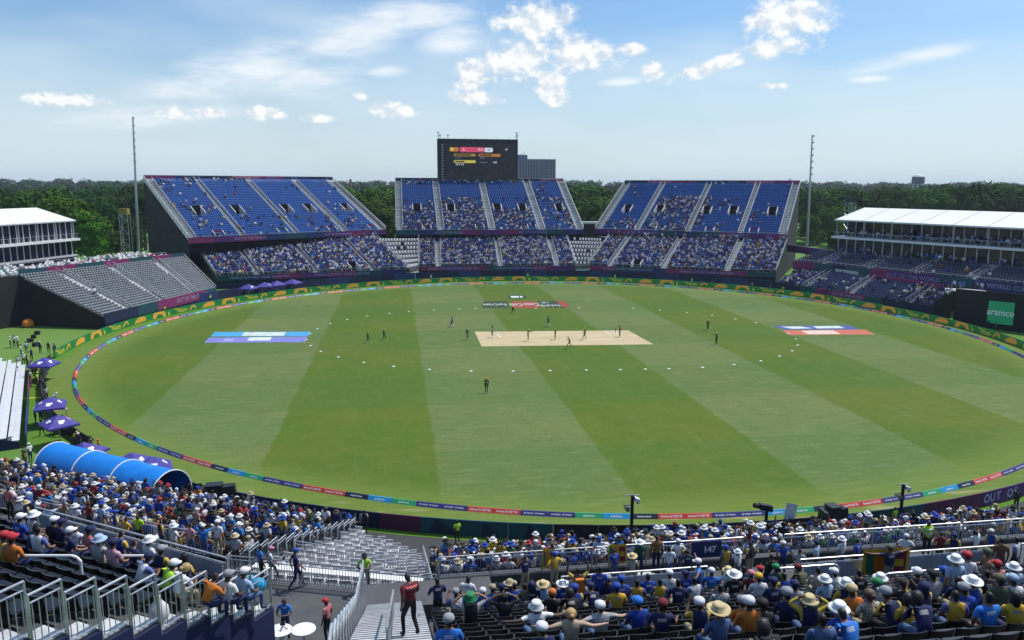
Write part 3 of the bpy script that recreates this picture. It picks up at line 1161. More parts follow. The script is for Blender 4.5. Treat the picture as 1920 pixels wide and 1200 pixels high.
def far_stand(label, up, lo_pts, seed, up_aisles, up_voms, front_voms, lo_aisles, lo_voms, occ_up, edge_ai):
    c = (up.P[0] + up.P[1]) / 2
    root = thing('grandstand', label, 'grandstand', (c[0], c[1], 0), group='two tier grandstands on the far side')
    # upper tier
    holes = [(a, b, r0, r1) for a, b, r0, r1 in up_voms]
    up.deck(root, M_DECK, holes, 'upper_deck')
    gaps = list(up_aisles) + edge_ai
    for a, b in gaps:
        up.steps(root, a, b, M_STEP)
        for e in (a, b):
            up.rail(root, e, M_ALU, h=.95, w=.09)
    up.rail(root, 0.0, M_ALU, h=1.2, w=.09, pick=.35, name='side_rail')
    up.rail(root, 1.0, M_ALU, h=1.2, w=.09, pick=.35, name='side_rail')
    up.seats(root, M_BLUESEAT, gaps, holes, .56, occ_up, name='upper_seats')
    for i, (a, b, r0, r1) in enumerate(up_voms):
        up.vomitory(root, a, b, r0, r1, M_VWALL, M_DARK, M_DARK if r0 > 2 else BANN[i % 2 * 2])
    # front fascia of the upper tier, broken into banners
    bounds = np.linspace(0, 1, 10)
    parts = []
    for i in range(9):
        parts.append((bounds[i], bounds[i + 1], BANN[(i * 2 + seed + i // 3) % 4], 'OUT OF THIS WORLD' if i in (2, 6) else None))
    up.fascia(root, 0.0, -.95, .35, parts)
    k = MB()
    p, q = up.pt(0, 0) + arr(0, 0, .62), up.pt(1, 0) + arr(0, 0, .62)
    f = up.face(.5, 0)
    k.bar(p + arr(*f, 0) * .1, q + arr(*f, 0) * .1, .08)
    k.obj('front_rail', M_ALU, root)
    # top parapet with a narrow banner
    parts = []
    bounds = np.linspace(0, 1, 8)
    for i in range(7):
        parts.append((bounds[i], bounds[i + 1], [M_MAGENTA, M_INDIGO, M_NAVY, mat('rose_banner', (.45, .12, .18), .7, .1)][(i + seed) % 4], 'WORLD CUP' if i % 3 == 1 else None))
    up.fascia(root, 1.0, .25, 1.15, parts, name='parapet_banner')
    k = MB()
    p, q = up.pt(0, 1) + arr(0, 0, 1.2), up.pt(1, 1) + arr(0, 0, 1.2)
    k.bar(p, q, .10)
    k.obj('parapet_rail', M_ALU, root)
    k = MB()
    for i in range(60):
        p = up.pt((i + .5) / 60, 1)
        k.bar(p, p + arr(0, 0, 1.2), .06)
    k.obj('parapet_posts', M_ALU, root)
    tag(root.children[-1], kind='stuff')
    for a in (0, 1):
        up.wall(root, a, 0, 1, M_BLACK, 0.0, 'side_skirt', lift=-.3)
    up.front_wall(root, 1.0, 0, -.3, M_BLACK, 'back_skirt')
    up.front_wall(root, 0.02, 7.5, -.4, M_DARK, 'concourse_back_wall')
    # lower tier
    lo = Tier(*lo_pts, 19)
    holes = [(a, b, r0, r1) for a, b, r0, r1 in lo_voms]
    lo.deck(root, M_DECK, holes, 'lower_deck')
    for a, b in lo_aisles:
        lo.steps(root, a, b, M_STEP)
        for e in (a, b):
            lo.rail(root, e, M_ALU, h=.9, w=.08)
    for a in (0.0, 1.0):
        lo.rail(root, a, M_ALU, h=1.1, w=.09, pick=.35, name='side_rail')
        lo.wall(root, a, 0, 1, M_BLACK, 0.0, 'side_skirt', lift=-.1)
    lo.seats(root, M_BLUESEAT, lo_aisles, holes, .55, lambda a, t: .90 + .25 * clump(seed + 5, a, t, 9), name='lower_seats')
    for a, b, r0, r1 in lo_voms:
        lo.vomitory(root, a, b, r0, r1, M_VWALL, M_DARK, M_DARK)
    bounds = np.linspace(0, 1, 8)
    parts = [(bounds[i], bounds[i + 1], [M_TEAL, M_MAGENTA, M_MAGENTA, M_INDIGO, M_PURPLE][(i * 3 + seed) % 5], 'WORLD CUP WEST INDIES & USA 2024' if i in (1, 4) else None) for i in range(7)]
    lo.fascia(root, 0.0, -1.15, .05, parts)
    k = MB()
    f = lo.face(.5, 0)
    k.bar(lo.pt(0, 0) + arr(f[0] * .1, f[1] * .1, .75), lo.pt(1, 0) + arr(f[0] * .1, f[1] * .1, .75), .08)
    for i in range(24):
        p = lo.pt((i + .5) / 24, 0) + arr(f[0] * .1, f[1] * .1, 0)
        k.bar(p, p + arr(0, 0, .75), .06)
    k.obj('front_rail', M_ALU, root)
    lo.front_wall(root, 0.005, 0, -1.4, M_NAVY, 'front_skirt')
    # walkway behind the lower tier with people passing
    n = 0
    k = MB()
    a0, a1, b0, b1 = lo.pt(0, 1), lo.pt(1, 1), up.pt(0, .0), up.pt(1, 0)
    z = lo.pt(.5, 1)[2] + .05
    k.add([(a0[0], a0[1], z), (a1[0], a1[1], z), (b1[0], b1[1], z), (b0[0], b0[1], z)], [(0, 1, 2, 3)])
    k.obj('walkway', M_DECK, root)
    for i in range(46):
        a = random.random()
        p = lo.pt(a, 1) * .5 + up.pt(a, 0) * .5
        crowd_add(arr(p[0], p[1], z + .38), lo.face(.5, 0))
    return root, lo


U_L = tier_from_fit(-25.0, 201.55, -33.45, 53.3, 10.7, 28.6, 13.5, 32)
U_M = tier_from_fit(26.27, 215.13, 0.1, 52.6, 10.5, 28.3, 13.55, 32)
U_R = tier_from_fit(79.62, 206.46, 33.7, 53.2, 10.3, 28.2, 13.3, 32)
V_ = lambda a, w=.045, r0=11, r1=15: (a - w / 2, a + w / 2, r0, r1)
edge = [(0.0, .035), (.962, 1.0)]


def occ_left(a, t):
    if a < .24:
        return .06 + .75 * max(0, clump(1, a, t, 9))
    return (.008 if t > .3 else .07) + .7 * max(0, clump(2, a, t, 8) - .24)


def occ_mid(a, t):
    if t > .93:
        return .5
    return max(0, (.62 if t < .62 else .02) + .9 * clump(3, a, t, 6) - (.25 if t > .45 else 0))


def occ_right(a, t):
    g = 1.0 if (.27 < a < .56 and t < .68) else (.35 if (a < .66 and t < .2) else .015)
    return max(0, g * .72 + (.8 * clump(4, a, t, 7) if g > .3 else .5 * max(0, clump(6, a, t, 8) - .3)))


st_l, LO_L = far_stand('half empty blue grandstand left of the big screen, black skirt on its side', U_L,
                       (gz(405, 518, 2.9), gz(762, 505, 2.9), gz(362, 457, 8.9), gz(700, 447, 8.9)), 0,
                       [(.232, .255), (.492, .515), (.752, .775)], [V_(.13), V_(.315), V_(.565), V_(.69), V_(.90)], [], [(.19, .215), (.49, .52), (.80, .825)],
                       [V_(.72, .05, 0, 3)], occ_left, edge)
st_m, LO_M = far_stand('blue grandstand carrying the big score screen on its top', U_M,
                       (gz(787, 500, 2.6), gz(1078, 498, 2.6), gz(787, 446, 8.6), gz(1061, 445, 8.6)), 1,
                       [(.215, .25), (.487, .52), (.755, .79)], [V_(.115), V_(.30), V_(.56), V_(.70), V_(.91)], [], [(.10, .135), (.50, .53), (.86, .895)],
                       [], occ_mid, edge)
st_r, LO_R = far_stand('blue grandstand right of the far tower block, crowd in its second bay', U_R,
                       (gz(1106, 498, 2.6), gz(1455, 512, 2.6), gz(1143, 447, 8.6), gz(1475, 455, 8.6)), 2,
                       [(.225, .25), (.495, .52), (.765, .79)], [V_(.115), V_(.30), V_(.56), V_(.70), V_(.90)], [], [(.10, .125), (.40, .43), (.74, .77)],
                       [V_(.26, .05, 0, 3)], occ_right, edge)
for st, U, vs_ in ((st_l, U_L, (.14, .44, .70, .93)), (st_m, U_M, (.16, .44, .72)), (st_r, U_R, (.2, .36, .62, .84))):
    for i, a in enumerate(vs_):
        U.vomitory(st, a - .022, a + .022, 0, 2, M_VWALL, M_DARK, BANN[i % 3])

# white chair corners between the lower tiers
WCH_V, WCH_F = boxes_template([(-.26, .26, -.05, .42, .36, .48), (-.26, .26, -.12, -.04, .40, .92), (-.24, -.18, -.05, .40, 0, .38), (.18, .24, -.05, .40, 0, .38)])
for pts, lab in (((gz(768, 505, 2.75), gz(785, 501, 2.7), gz(706, 447, 8.8), gz(785, 447, 8.7)), 'stepped corner of white chairs left of the score screen stand'),
                 ((gz(1080, 498, 2.6), gz(1103, 498, 2.6), gz(1063, 445, 8.6), gz(1141, 447, 8.6)), 'stepped corner of white chairs right of the score screen stand')):
    w_ = Tier(*pts, 7)
    c = (w_.P[0] + w_.P[1]) / 2
    root = thing('corner_terrace', lab, 'terrace', (c[0], c[1], 0), group='white chair corners of the far stands')
    w_.deck(root, mat('dark_terrace_deck', (.05, .05, .055), .8, .2))
    w_.seats(root, M_WHITE, (), (), .72, None, (WCH_V, WCH_F), name='white_chairs', drop=.1)
    w_.front_wall(root, 0, 0, 0, M_VWALL, 'front_wall')
    for a in (0, 1):
        w_.rail(root, a, M_ALU, h=1.1, w=.09)

# ---------------------------------------------------------------- score screen
p0, p1 = at_y(821, 340, 243.0), at_y(971, 342, 243.0)
sx0, sx1 = p0[0], p1[0]
zt = at_y(890, 262, 243.0)[2]
zb = U_M.pt(.5, 1)[2] - 1.5
sxm = (sx0 + sx1) / 2
scr = thing('score_screen', 'big black electronic score screen on top of the middle grandstand', 'screen', (sxm, 243.6, zb))
M_SCR = mat('black_screen_face', (.008, .010, .020), .3, .2, .2, emit=.0)
M_CASE = mat('screen_casing', (.012, .014, .022), .6, .3, .6)
k = MB()
k.box(sx0, sx1, 243.3, 245.2, zb, zt)
k.obj('casing', M_CASE, scr)
k = MB()
k.box(sx0 + 2.2, sx1 - .6, 243.18, 243.29, zb + 1.6, zt - 1.0)
face = k.obj('screen_panel', M_SCR, scr)
W_, H_ = sx1 - sx0, zt - zb


def sbox(x0, x1, y0, y1, m, name, d=.02):
    """print on the screen; coordinates as fractions of the zoomed photo crop (150..1260, 200..760)"""
    fx = lambda x: sx0 + (x - 150) / 1110 * W_
    zlo_ = zt - .3
    fz = lambda y: zt - (y - 200) / 560 * (zt - (U_M.pt(.5, 1)[2] + .9))
    k = MB()
    xa, xb, za, zb_ = fx(x0), fx(x1), fz(y1), fz(y0)
    c = min(.25, (zb_ - za) * .4)
    pts = [(xa + c, za), (xb - c, za), (xb, za + c), (xb, zb_ - c), (xb - c, zb_), (xa + c, zb_), (xa, zb_ - c), (xa, za + c)]
    k.prism([(x, 243.17, z) for x, z in pts], (0, -d, 0))
    return k.obj(name, m, face)


def stext(x, y, body, size, m, squeeze=1.0):
    X = sx0 + (x - 150) / 1110 * W_
    Z = zt - (y - 200) / 560 * (zt - (U_M.pt(.5, 1)[2] + .9))
    lettering(face, body, size, wl(face, (X, 243.135, Z)), (0, -1, 0), m, bold=.015, squeeze=squeeze)


E_ = lambda n, c, e=.55: mat(n, c, .4, .05, emit=e)
S_PINK, S_WHT, S_ORG, S_YEL, S_AMB, S_TXT, S_GRY = (E_('screen_pink', (.75, .06, .13)), E_('screen_white', (.75, .76, .8)), E_('screen_orange', (.55, .18, .03)),
                                             E_('screen_yellow', (.62, .52, .08)), E_('screen_amber', (.42, .22, .03)), E_('screen_text', (.8, .8, .85), .6), E_('screen_dim_text', (.25, .3, .4), .3))
sbox(455, 800, 305, 375, S_PINK, 'score_bar')
sbox(795, 910, 312, 374, S_WHT, 'overs_box', .03)
sbox(315, 440, 308, 368, S_ORG, 'team_badge', .03)
sbox(325, 372, 314, 362, S_YEL, 'team_badge', .04)
stext(510, 340, 'SL', .8, S_TXT)
stext(735, 340, '76-9', .85, S_TXT)
stext(852, 343, '18.5', .7, M_CASE)
sbox(370, 675, 398, 435, S_AMB, 'batter_bar')
sbox(712, 1020, 398, 437, S_ORG, 'batter_bar')
sbox(370, 675, 490, 530, S_YEL, 'bowler_bar')
for a_, b_, y_ in ((390, 610, 416), (735, 900, 417), (385, 520, 510)):
    sbox(a_, b_, y_ - 9, y_ + 9, M_CASE, 'name_print', .03)
stext(425, 458, '0* (2)', .55, S_GRY)
stext(760, 460, '0* (0)', .55, S_GRY)
stext(455, 552, '0/14  3.5', .7, S_TXT)
stext(785, 522, 'CURRENT RR', .4, S_GRY)
stext(940, 520, '4.05', .7, S_TXT)
stext(1095, 335, '~P', .8, S_TXT)
stext(470, 725, 'Emirates', .9, mat('screen_dim_red', (.10, .02, .02), .5, .1))
stext(710, 725, 'aramco', 1.0, mat('screen_dim_green', (.02, .08, .06), .5, .1))
stext(1010, 735, 'DP WORLD', .5, mat('screen_dim_blue', (.03, .04, .10), .5, .1))
k = MB()
for i in range(15):
    x = sx0 + W_ * (i + .2) / 15
    k.bar((x, 243.4, zt), (x, 243.4, zt + .35 + .2 * (i % 2)), .12)
k.bar((sx0, 243.5, zt + .12), (sx1, 243.5, zt + .12), .25)
k.obj('top_truss', M_CASE, scr)
for x0_, hh in ((sx0 + .35, 1.9), (sx0 + .9, 1.2), (sx0 + 3.3, 1.1), (sx1 - .4, 2.0), (sx1 - .15, 1.3)):
    k = MB()
    k.bar((x0_, 244, zt), (x0_, 244, zt + hh), .13)
    k.box(x0_ - .3, x0_ + .3, 243.7, 244.2, zt + hh, zt + hh + .35)
    k.bar((x0_ - .35, 244, zt + hh * .6), (x0_ + .35, 244, zt + hh * .6), .1)
    k.obj('camera_mast', M_STEEL, scr)
k = MB()
for i in range(14):
    z = zt - 1.5 - i * (H_ - 3) / 14
    k.box(sx0 + 1.3, sx0 + 1.75, 243.1, 243.28, z - .25, z + .1)
k.obj('speaker_line', M_STEEL, scr)
for x0_ in (sx0 + .6, sx1 - .35):
    k = MB()
    k.bar((x0_, 244.4, 0), (x0_, 244.4, zb), .5)
    k.obj('support_column', M_STEEL, scr)
# ---------------------------------------------------------------- left side: empty grey bank, chair terrace, pavilion
BL = Tier(gz(195, 597, 1.8), gz(405, 545, 1.8), gz(35, 520, 8.0), gz(345, 485, 8.0), 20)
c = (BL.P[0] + BL.P[1]) / 2
root = thing('seating_bank', 'empty bank of grey seats in front of the white chair terrace', 'seating bank', (c[0], c[1], 0))
BL.deck(root, mat('pale_deck', (.20, .21, .22), .7, .15))
g_ = [(.185, .22), (.475, .51), (.77, .805)]
for a, b in g_:
    BL.steps(root, a, b, M_STEPW, lift=.05)
    BL.rail(root, a, M_ALU, h=1.0, w=.07)
    BL.rail(root, b, M_ALU, h=1.0, w=.07)
BL.seats(root, M_GREYSEAT, g_, (), .55, None, name='grey_seats')
BL.wall(root, 0, 0, 1, M_BLACK, 0, 'side_skirt', lift=.1, thick=.15)
BL.front_wall(root, 0, 0, 0.0, M_NAVY, 'front_skirt')
BL.fascia(root, 0, -1.0, .75, [(.0, .25, M_NAVY, None), (.25, .42, M_TEAL, None), (.42, .62, M_MAGENTA, None), (.62, .88, M_MAGENTA, 'OUT OF THIS WORLD'), (.88, 1.0, M_TEAL, None)])
BL.fascia(root, 1.0, .2, 1.25, [(0, .14, M_TEAL, None), (.14, .3, M_MAGENTA, None), (.3, .46, M_TEAL, None), (.46, .62, M_MAGENTA, None), (.62, .78, M_TEAL, None), (.78, .9, M_MAGENTA, None), (.9, 1, M_TEAL, None)])
BL.rail(root, 1.0, M_ALU, h=1.0, w=.07, name='side_rail')
crowd_add(BL.row(.165, 8, .4) + arr(0, 0, .35), BL.face(.2, 5), shirt=(.72, .72, .72), hat=(.02, .02, .02))
k = MB()
p = BL.P[2]
q = p + (BL.P[2] - BL.P[3]) * .9
k.slab(p, q, 0, 8.3, .12)
k.obj('black_wall', M_BLACK, root)

# chair terrace between bank and pavilion (three levels of white and red chairs)
M_CHW = mat('white_lounge_chair', (.75, .74, .73), .5, .08)
M_CHR = mat('crimson_lounge_chair', (.38, .02, .07), .5, .1)
M_CHT = mat('teal_lounge_chair', (.03, .25, .25), .5, .1)
M_TDK = mat('dark_terrace_deck', (.05, .05, .055), .8, .2)
dback = unit((BL.P[2] - BL.P[0])[:2])
TL = Tier(BL.P[2] + arr(*dback * .3, .1), BL.P[3] + arr(*dback * .3, .1), BL.P[2] + arr(*dback * 12, .5), BL.P[3] + arr(*dback * 12, .5), 6)
TL.P[0] = TL.P[0] + (TL.P[0] - TL.P[1]) * .5
TL.P[2] = TL.P[2] + (TL.P[2] - TL.P[3]) * .5
c = (TL.P[0] + TL.P[1]) / 2
root = thing('chair_terrace', 'terrace crowded with white and crimson chairs above the empty grey bank', 'terrace', (c[0], c[1], 0))
TL.deck(root, M_TDK)
CHV, CHF = boxes_template([(-.27, .27, -.05, .40, .34, .44), (-.27, .27, -.14, -.06, .38, .80), (-.25, -.21, -.05, .38, 0, .36), (.21, .25, -.05, .38, 0, .36)])
for m_, nm, pr in ((M_CHW, 'white_chairs', .55), (M_CHR, 'crimson_chairs', .13), (M_CHT, 'teal_chairs', .05)):
    pos, fw = [], []
    rnd = random.Random(hash(nm) % 1000 if False else {'white_chairs': 1, 'crimson_chairs': 2, 'teal_chairs': 3}[nm])
    for r_ in range(6):
        for i in range(78):
            a = (i + .5) / 78
            if rnd.random() < pr and (r_ * 78 + i) % 9 != 0:
                n_ = clump(9 + pr, a, r_ / 6, 16)
                if nm != 'white_chairs' and n_ < .12:
                    continue
                if nm == 'white_chairs' and (clump(9.13, a, r_ / 6, 16) > .3):
                    continue
                pos.append(TL.row(a, r_, random.uniform(.3, .7)) + arr(random.uniform(-.1, .1), random.uniform(-.1, .1), 0))
                fw.append(TL.face(a, r_) + arr(random.uniform(-.3, .3), random.uniform(-.3, .3)))
    v, f = scatter(CHV, CHF, pos, fw)
    tag(put(nm, np_mesh(nm, v, f, m_, tuple(root.location)), root), kind='stuff')
for t in (0.0, .34, .68):
    k = MB()
    p, q = TL.pt(0, t), TL.pt(1, t)
    k.bar(p + arr(0, 0, 1.0), q + arr(0, 0, 1.0), .07)
    for i in range(30):
        s_ = TL.pt((i + .5) / 30, t)
        k.bar(s_, s_ + arr(0, 0, 1.0), .05)
    k.obj('terrace_rail', M_ALU, root)
TL.front_wall(root, 1.0, 0, 0, M_BLACK, 'back_wall')
TL.wall(root, 1, 0, 1, M_BLACK, 0, 'side_wall')


def pavilion(label, A, u, n, L, depth, zbase, zslab, zeave, zridge, bays, open_top, tiltroof=0.0):
    """two storey marquee: A front corner (xy), u along the front, n towards the back"""
    A, u, n = arr(*A), unit(u), unit(n)
    root = thing('pavilion', label, 'pavilion', (A[0], A[1], 0), group='white roofed hospitality pavilions')
    P = lambda a, b, z: arr(A[0] + u[0] * a + n[0] * b, A[1] + u[1] * a + n[1] * b, z)

    def bx(a0, a1, b0, b1, z0, z1, nm, m, par=root):
        k = MB()
        k.hexa([P(a0, b0, z0), P(a1, b0, z0), P(a1, b1, z0), P(a0, b1, z0), P(a0, b0, z1), P(a1, b0, z1), P(a1, b1, z1), P(a0, b1, z1)])
        return k.obj(nm, m, par)
    bx(-.4, L, -.6, depth, zbase - .35, zbase, 'floor_slab', M_VWALL)
    bx(-.8, L, -1.3, depth, zslab - .45, zslab, 'balcony_slab', M_WHITE)
    bx(0, L, .2, depth, 0, zbase - .36, 'base_skirt', M_BLACK)
    bay = L / bays
    gset = 3.2 if open_top else .0
    M_IN = mat('pavilion_interior', (.05, .055, .07), .9, .2, .5)
    bx(.1, L, depth * .75, depth, zbase, zeave, 'back_wall', M_IN)
    for fl, (z0, z1, b0) in enumerate(((zbase, zslab - .46, .3), (zslab, zeave - .2, gset))):
        w = bx(.05, L - .02, b0 + .12, b0 + .16, z0, z1, 'glazed_front', M_IN)
        for i in range(bays + 1):
            k = MB()
            k.bar(P(i * bay, b0, z0), P(i * bay, b0, z1), .16)
            k.obj('mullion', M_WHITE, w)
        for i in range(bays):
            k = MB()
            a0, a1 = i * bay + .1, (i + 1) * bay - .1
            k.hexa([P(a0, b0, z0 + .05), P(a1, b0, z0 + .05), P(a1, b0 + .04, z0 + .05), P(a0, b0 + .04, z0 + .05),
                    P(a0, b0, z1 - .1), P(a1, b0, z1 - .1), P(a1, b0 + .04, z1 - .1), P(a0, b0 + .04, z1 - .1)])
            k.obj('pane', M_GLASS, w)
        # glazed end wall
        for j in range(4):
            k = MB()
            a, b = b0 + j * (depth - b0) / 4 + .1, b0 + (j + 1) * (depth - b0) / 4 - .1
            k.hexa([P(-.02, a, z0 + .05), P(.03, a, z0 + .05), P(.03, b, z0 + .05), P(-.02, b, z0 + .05), P(-.02, a, z1 - .1), P(.03, a, z1 - .1), P(.03, b, z1 - .1), P(-.02, b, z1 - .1)])
            k.obj('end_pane', M_GLASS, w)
    # roof posts and eave
    for i in range(0, bays + 1, 3):
        k = MB()
        k.bar(P(i * bay, -.5, zslab), P(i * bay, -.5, zeave), .18)
        k.obj('roof_post', M_ALU, root)
    bx(-.55, L, -.85, -.6, zeave - .18, zeave + .12, 'eave_beam', M_WHITE)
    k = MB()
    e0, e1, r0, r1, b0, b1 = P(-.6, -.9, zeave), P(L, -.9, zeave), P(1.2, depth / 2, zridge), P(L, depth / 2, zridge), P(-.6, depth + .4, zeave), P(L, depth + .4, zeave)
    # the fabric sags a little between its arches
    nb = bays // 3
    for j in range(nb):
        for h in range(4):
            a, b = (j + h / 4) / nb, (j + (h + 1) / 4) / nb
            sg = lambda f: -.10 * math.sin(math.pi * (f * nb % 1.0)) if 0 < f * nb % 1 else 0
            q = lambda s0, s1, f: s0 * (1 - f) + s1 * f
            for s0, s1, d0, d1 in ((e0, e1, r0, r1), (r0, r1, b0, b1)):
                ma, mb_ = (q(s0, s1, a) + q(d0, d1, a)) / 2 + arr(0, 0, sg(a)), (q(s0, s1, b) + q(d0, d1, b)) / 2 + arr(0, 0, sg(b))
                k.add([q(s0, s1, a), q(s0, s1, b), mb_, ma], [(0, 1, 2, 3)])
                k.add([ma, mb_, q(d0, d1, b), q(d0, d1, a)], [(0, 1, 2, 3)])
    k.add([e0, r0, b0], [(0, 1, 2)])
    rf_ = k.obj('roof', M_FABRIC, root, True)
    for j in range(nb + 1):
        f_ = j / nb
        k = MB()
        for s0, s1, d0, d1 in ((e0, e1, r0, r1), (r0, r1, b0, b1)):
            k.bar(s0 * (1 - f_) + s1 * f_ + arr(0, 0, .03), d0 * (1 - f_) + d1 * f_ + arr(0, 0, .03), .14, .05)
        k.obj('roof_seam', M_VWALL, rf_)
    # balcony rail: glass balustrade with posts
    k = MB()
    k.bar(P(-.7, -1.2, zslab + 1.05), P(L, -1.2, zslab + 1.05), .06)
    k.obj('balcony_handrail', M_ALU, root)
    for i in range(bays + 1):
        k = MB()
        k.bar(P(i * bay, -1.2, zslab), P(i * bay, -1.2, zslab + 1.05), .06)
        k.obj('balcony_post', M_ALU, root)
    return root, P


pvl, PL = pavilion('left white roofed glass pavilion behind the white chair terrace', (-68.6, 178.0), (-.33, -.944), (-.944, .33), 42, 14, 8.3, 11.75, 15.5, 18.2, 26, False)
pvr, PR = pavilion('white roofed pavilion with open balcony above the magenta terrace banners', (99.3, 163.6), (.39, -.921), (.921, .39), 66, 14.5, 8.6, 12.1, 15.75, 18.45, 30, True)
# tables and guests on the open balcony of the right pavilion
M_TBL = mat('white_table_linen', (.62, .66, .74), .7, .1)
k = MB()
for i in range(60):
    for b in (-.2, 1.3):
        a = i * 1.1 + random.uniform(-.2, .2)
        if random.random() < .25:
            continue
        p = PR(a, b, 12.1)
        k.lathe([(.3, .02), (.05, .05), (.05, .7), (.42, .72), (.42, .76)], 8, 0, p)
tag(k.obj('bar_tables', M_TBL, pvr), kind='stuff')
for i in range(120):
    a = random.uniform(0, 60)
    p = PR(a, random.uniform(-.8, 2.6), 12.1)
    crowd_add(p + arr(0, 0, .35), arr(-.921, -.39) + RNG.normal(0, .5, 2))
for i in range(46):
    a = random.uniform(0, 50)
    p = PR(a, random.uniform(-2.5, -.8), 8.6)
    crowd_add(p + arr(0, 0, .1), arr(-.921, -.39))

# ---------------------------------------------------------------- right side: hospitality terrace and lower bank
A0, A1 = PR(-3.5, -1.0, 8.4), PR(60, -1.0, 8.4)
F0, F1 = PR(-5, -8.5, 6.0), PR(60, -8.5, 6.0)
TR = Tier(F0, F1, A0, A1, 8)
c = (TR.P[0] + TR.P[1]) / 2
root = thing('hospitality_terrace', 'raised terrace of slate blue seats in front of the open balcony pavilion', 'terrace', (c[0], c[1], 0))
TR.deck(root, M_DECK)
M_SLATE = mat('slate_blue_seat', (.07, .085, .15), .5, .2, 1.0)
gt = [(.10, .118), (.27, .285), (.43, .445), (.60, .617), (.80, .815)]
TR.seats(root, M_SLATE, gt, (), .6, lambda a, t: .06, name='slate_seats')
for a, b in gt:
    TR.steps(root, a, b, M_STEP)
    TR.rail(root, a, M_ALU, h=1.0, w=.07)
    TR.rail(root, b, M_ALU, h=1.0, w=.07)
TR.fascia(root, 0, -1.3, .5, [(0, .09, M_MAGENTA, None), (.09, .16, M_TEAL, None), (.16, .21, M_NAVY, None), (.21, .30, M_TEAL, None), (.30, .36, M_MAGENTA, None), (.36, .52, M_PURPLE, 'OUT OF THIS WORLD'),
                              (.52, .62, M_TEAL, None), (.62, .8, M_INDIGO, 'WORLD CUP'), (.8, 1, M_MAGENTA, None)])
TR.front_wall(root, .02, 0, -1.0, M_BLACK, 'front_skirt')
TR.wall(root, 0, 0, 1, M_BLACK, 4.5, 'side_skirt')
k = MB()
p, q = TR.pt(0, 0) + arr(0, 0, .95), TR.pt(1, 0) + arr(0, 0, .95)
k.bar(p, q, .07)
for i in range(50):
    s_ = TR.pt((i + .5) / 50, 0)
    k.bar(s_, s_ + arr(0, 0, .95), .05)
k.obj('front_rail', M_ALU, root)

BR_ = Tier(gz(1457, 531, 1.8), gz(1748, 577, 1.8), gz(1508, 504, 4.6), gz(1788, 549, 4.6), 10)
c = (BR_.P[0] + BR_.P[1]) / 2
root = thing('seating_bank', 'thinly filled bank of slate seats below the hospitality terrace', 'seating bank', (c[0], c[1], 0))
BR_.deck(root, mat('slate_deck', (.12, .125, .15), .75, .15))
gt = [(.20, .235), (.50, .535), (.86, .895)]


def occ_br(a, t):
    e = 1 if (a < .2 or a > .78) else .22
    return max(0, .42 * e + .5 * clump(12, a, t, 9) * e)


BR_.seats(root, mat('blue_slate_seat', (.05, .075, .17), .5, .2), gt, (), .56, occ_br, name='slate_seats')
for a, b in gt:
    BR_.steps(root, a, b, M_STEP)
    BR_.rail(root, a, M_ALU, h=1.0, w=.09)
    BR_.rail(root, b, M_ALU, h=1.0, w=.09)
BR_.fascia(root, 0, -.9, .35, [(0, .18, M_NAVY, None), (.18, .30, M_TEAL, None), (.30, .40, M_MAGENTA, None), (.40, .62, M_MAGENTA, 'OUT OF THIS WORLD'), (.62, .72, M_TEAL, None), (.72, 1, M_NAVY, None)])
BR_.front_wall(root, .02, 0, -.5, M_BLACK, 'front_skirt')
BR_.fascia(root, 1.0, .1, 1.1, [(.02, .2, M_VWALL, None), (.25, .42, M_VWALL, None), (.5, .95, M_MAGENTA, None)], name='back_panel')
BR_.wall(root, 1, 0, 1, M_BLACK, 0, 'side_skirt')
k = MB()
p = BR_.pt(.93, 1)
q = gz(1852, 546, 4.9)
d = unit((q - p)[:2])
n_ = arr(-d[1], d[0])
if n_ @ (BR_.P[0] - BR_.P[2])[:2] > 0:
    n_ = -n_
k.prism([(p[0], p[1], 4.5), (q[0], q[1], 4.5), (q[0], q[1], 4.75), (p[0], p[1], 4.75)], (n_[0] * 3.5, n_[1] * 3.5, 0))
k.obj('white_platform', M_VWALL, root)
for i in range(14):
    s_ = random.random()
    w_ = p * (1 - s_) + q * s_
    crowd_add(arr(w_[0] + n_[0] * 1.5, w_[1] + n_[1] * 1.5, 5.1), -n_)

# black wall with the green screen
wp, wq = gz(1786, 606.5), gz(1925, 624)
wd = unit((wq - wp)[:2])
k = MB()
k.slab(wp, arr(*(wp[:2] + wd * 60), 0), 0, 6.1, .2)
tag(k.obj('black_wall', M_BLACK), 'tall black cloth wall behind the green sign on the right', 'wall')
wn = arr(wd[1], -wd[0])
if wn @ (arr(0, 0) - wp[:2]) < 0:
    wn = -wn


def on_wall(px, py):
    d = ray(px, py)
    # plane through wp with normal wn
    t = (wp[:2] @ wn) / (d[:2] @ wn)
    return arr(d[0] * t, d[1] * t, CAM_H + d[2] * t)


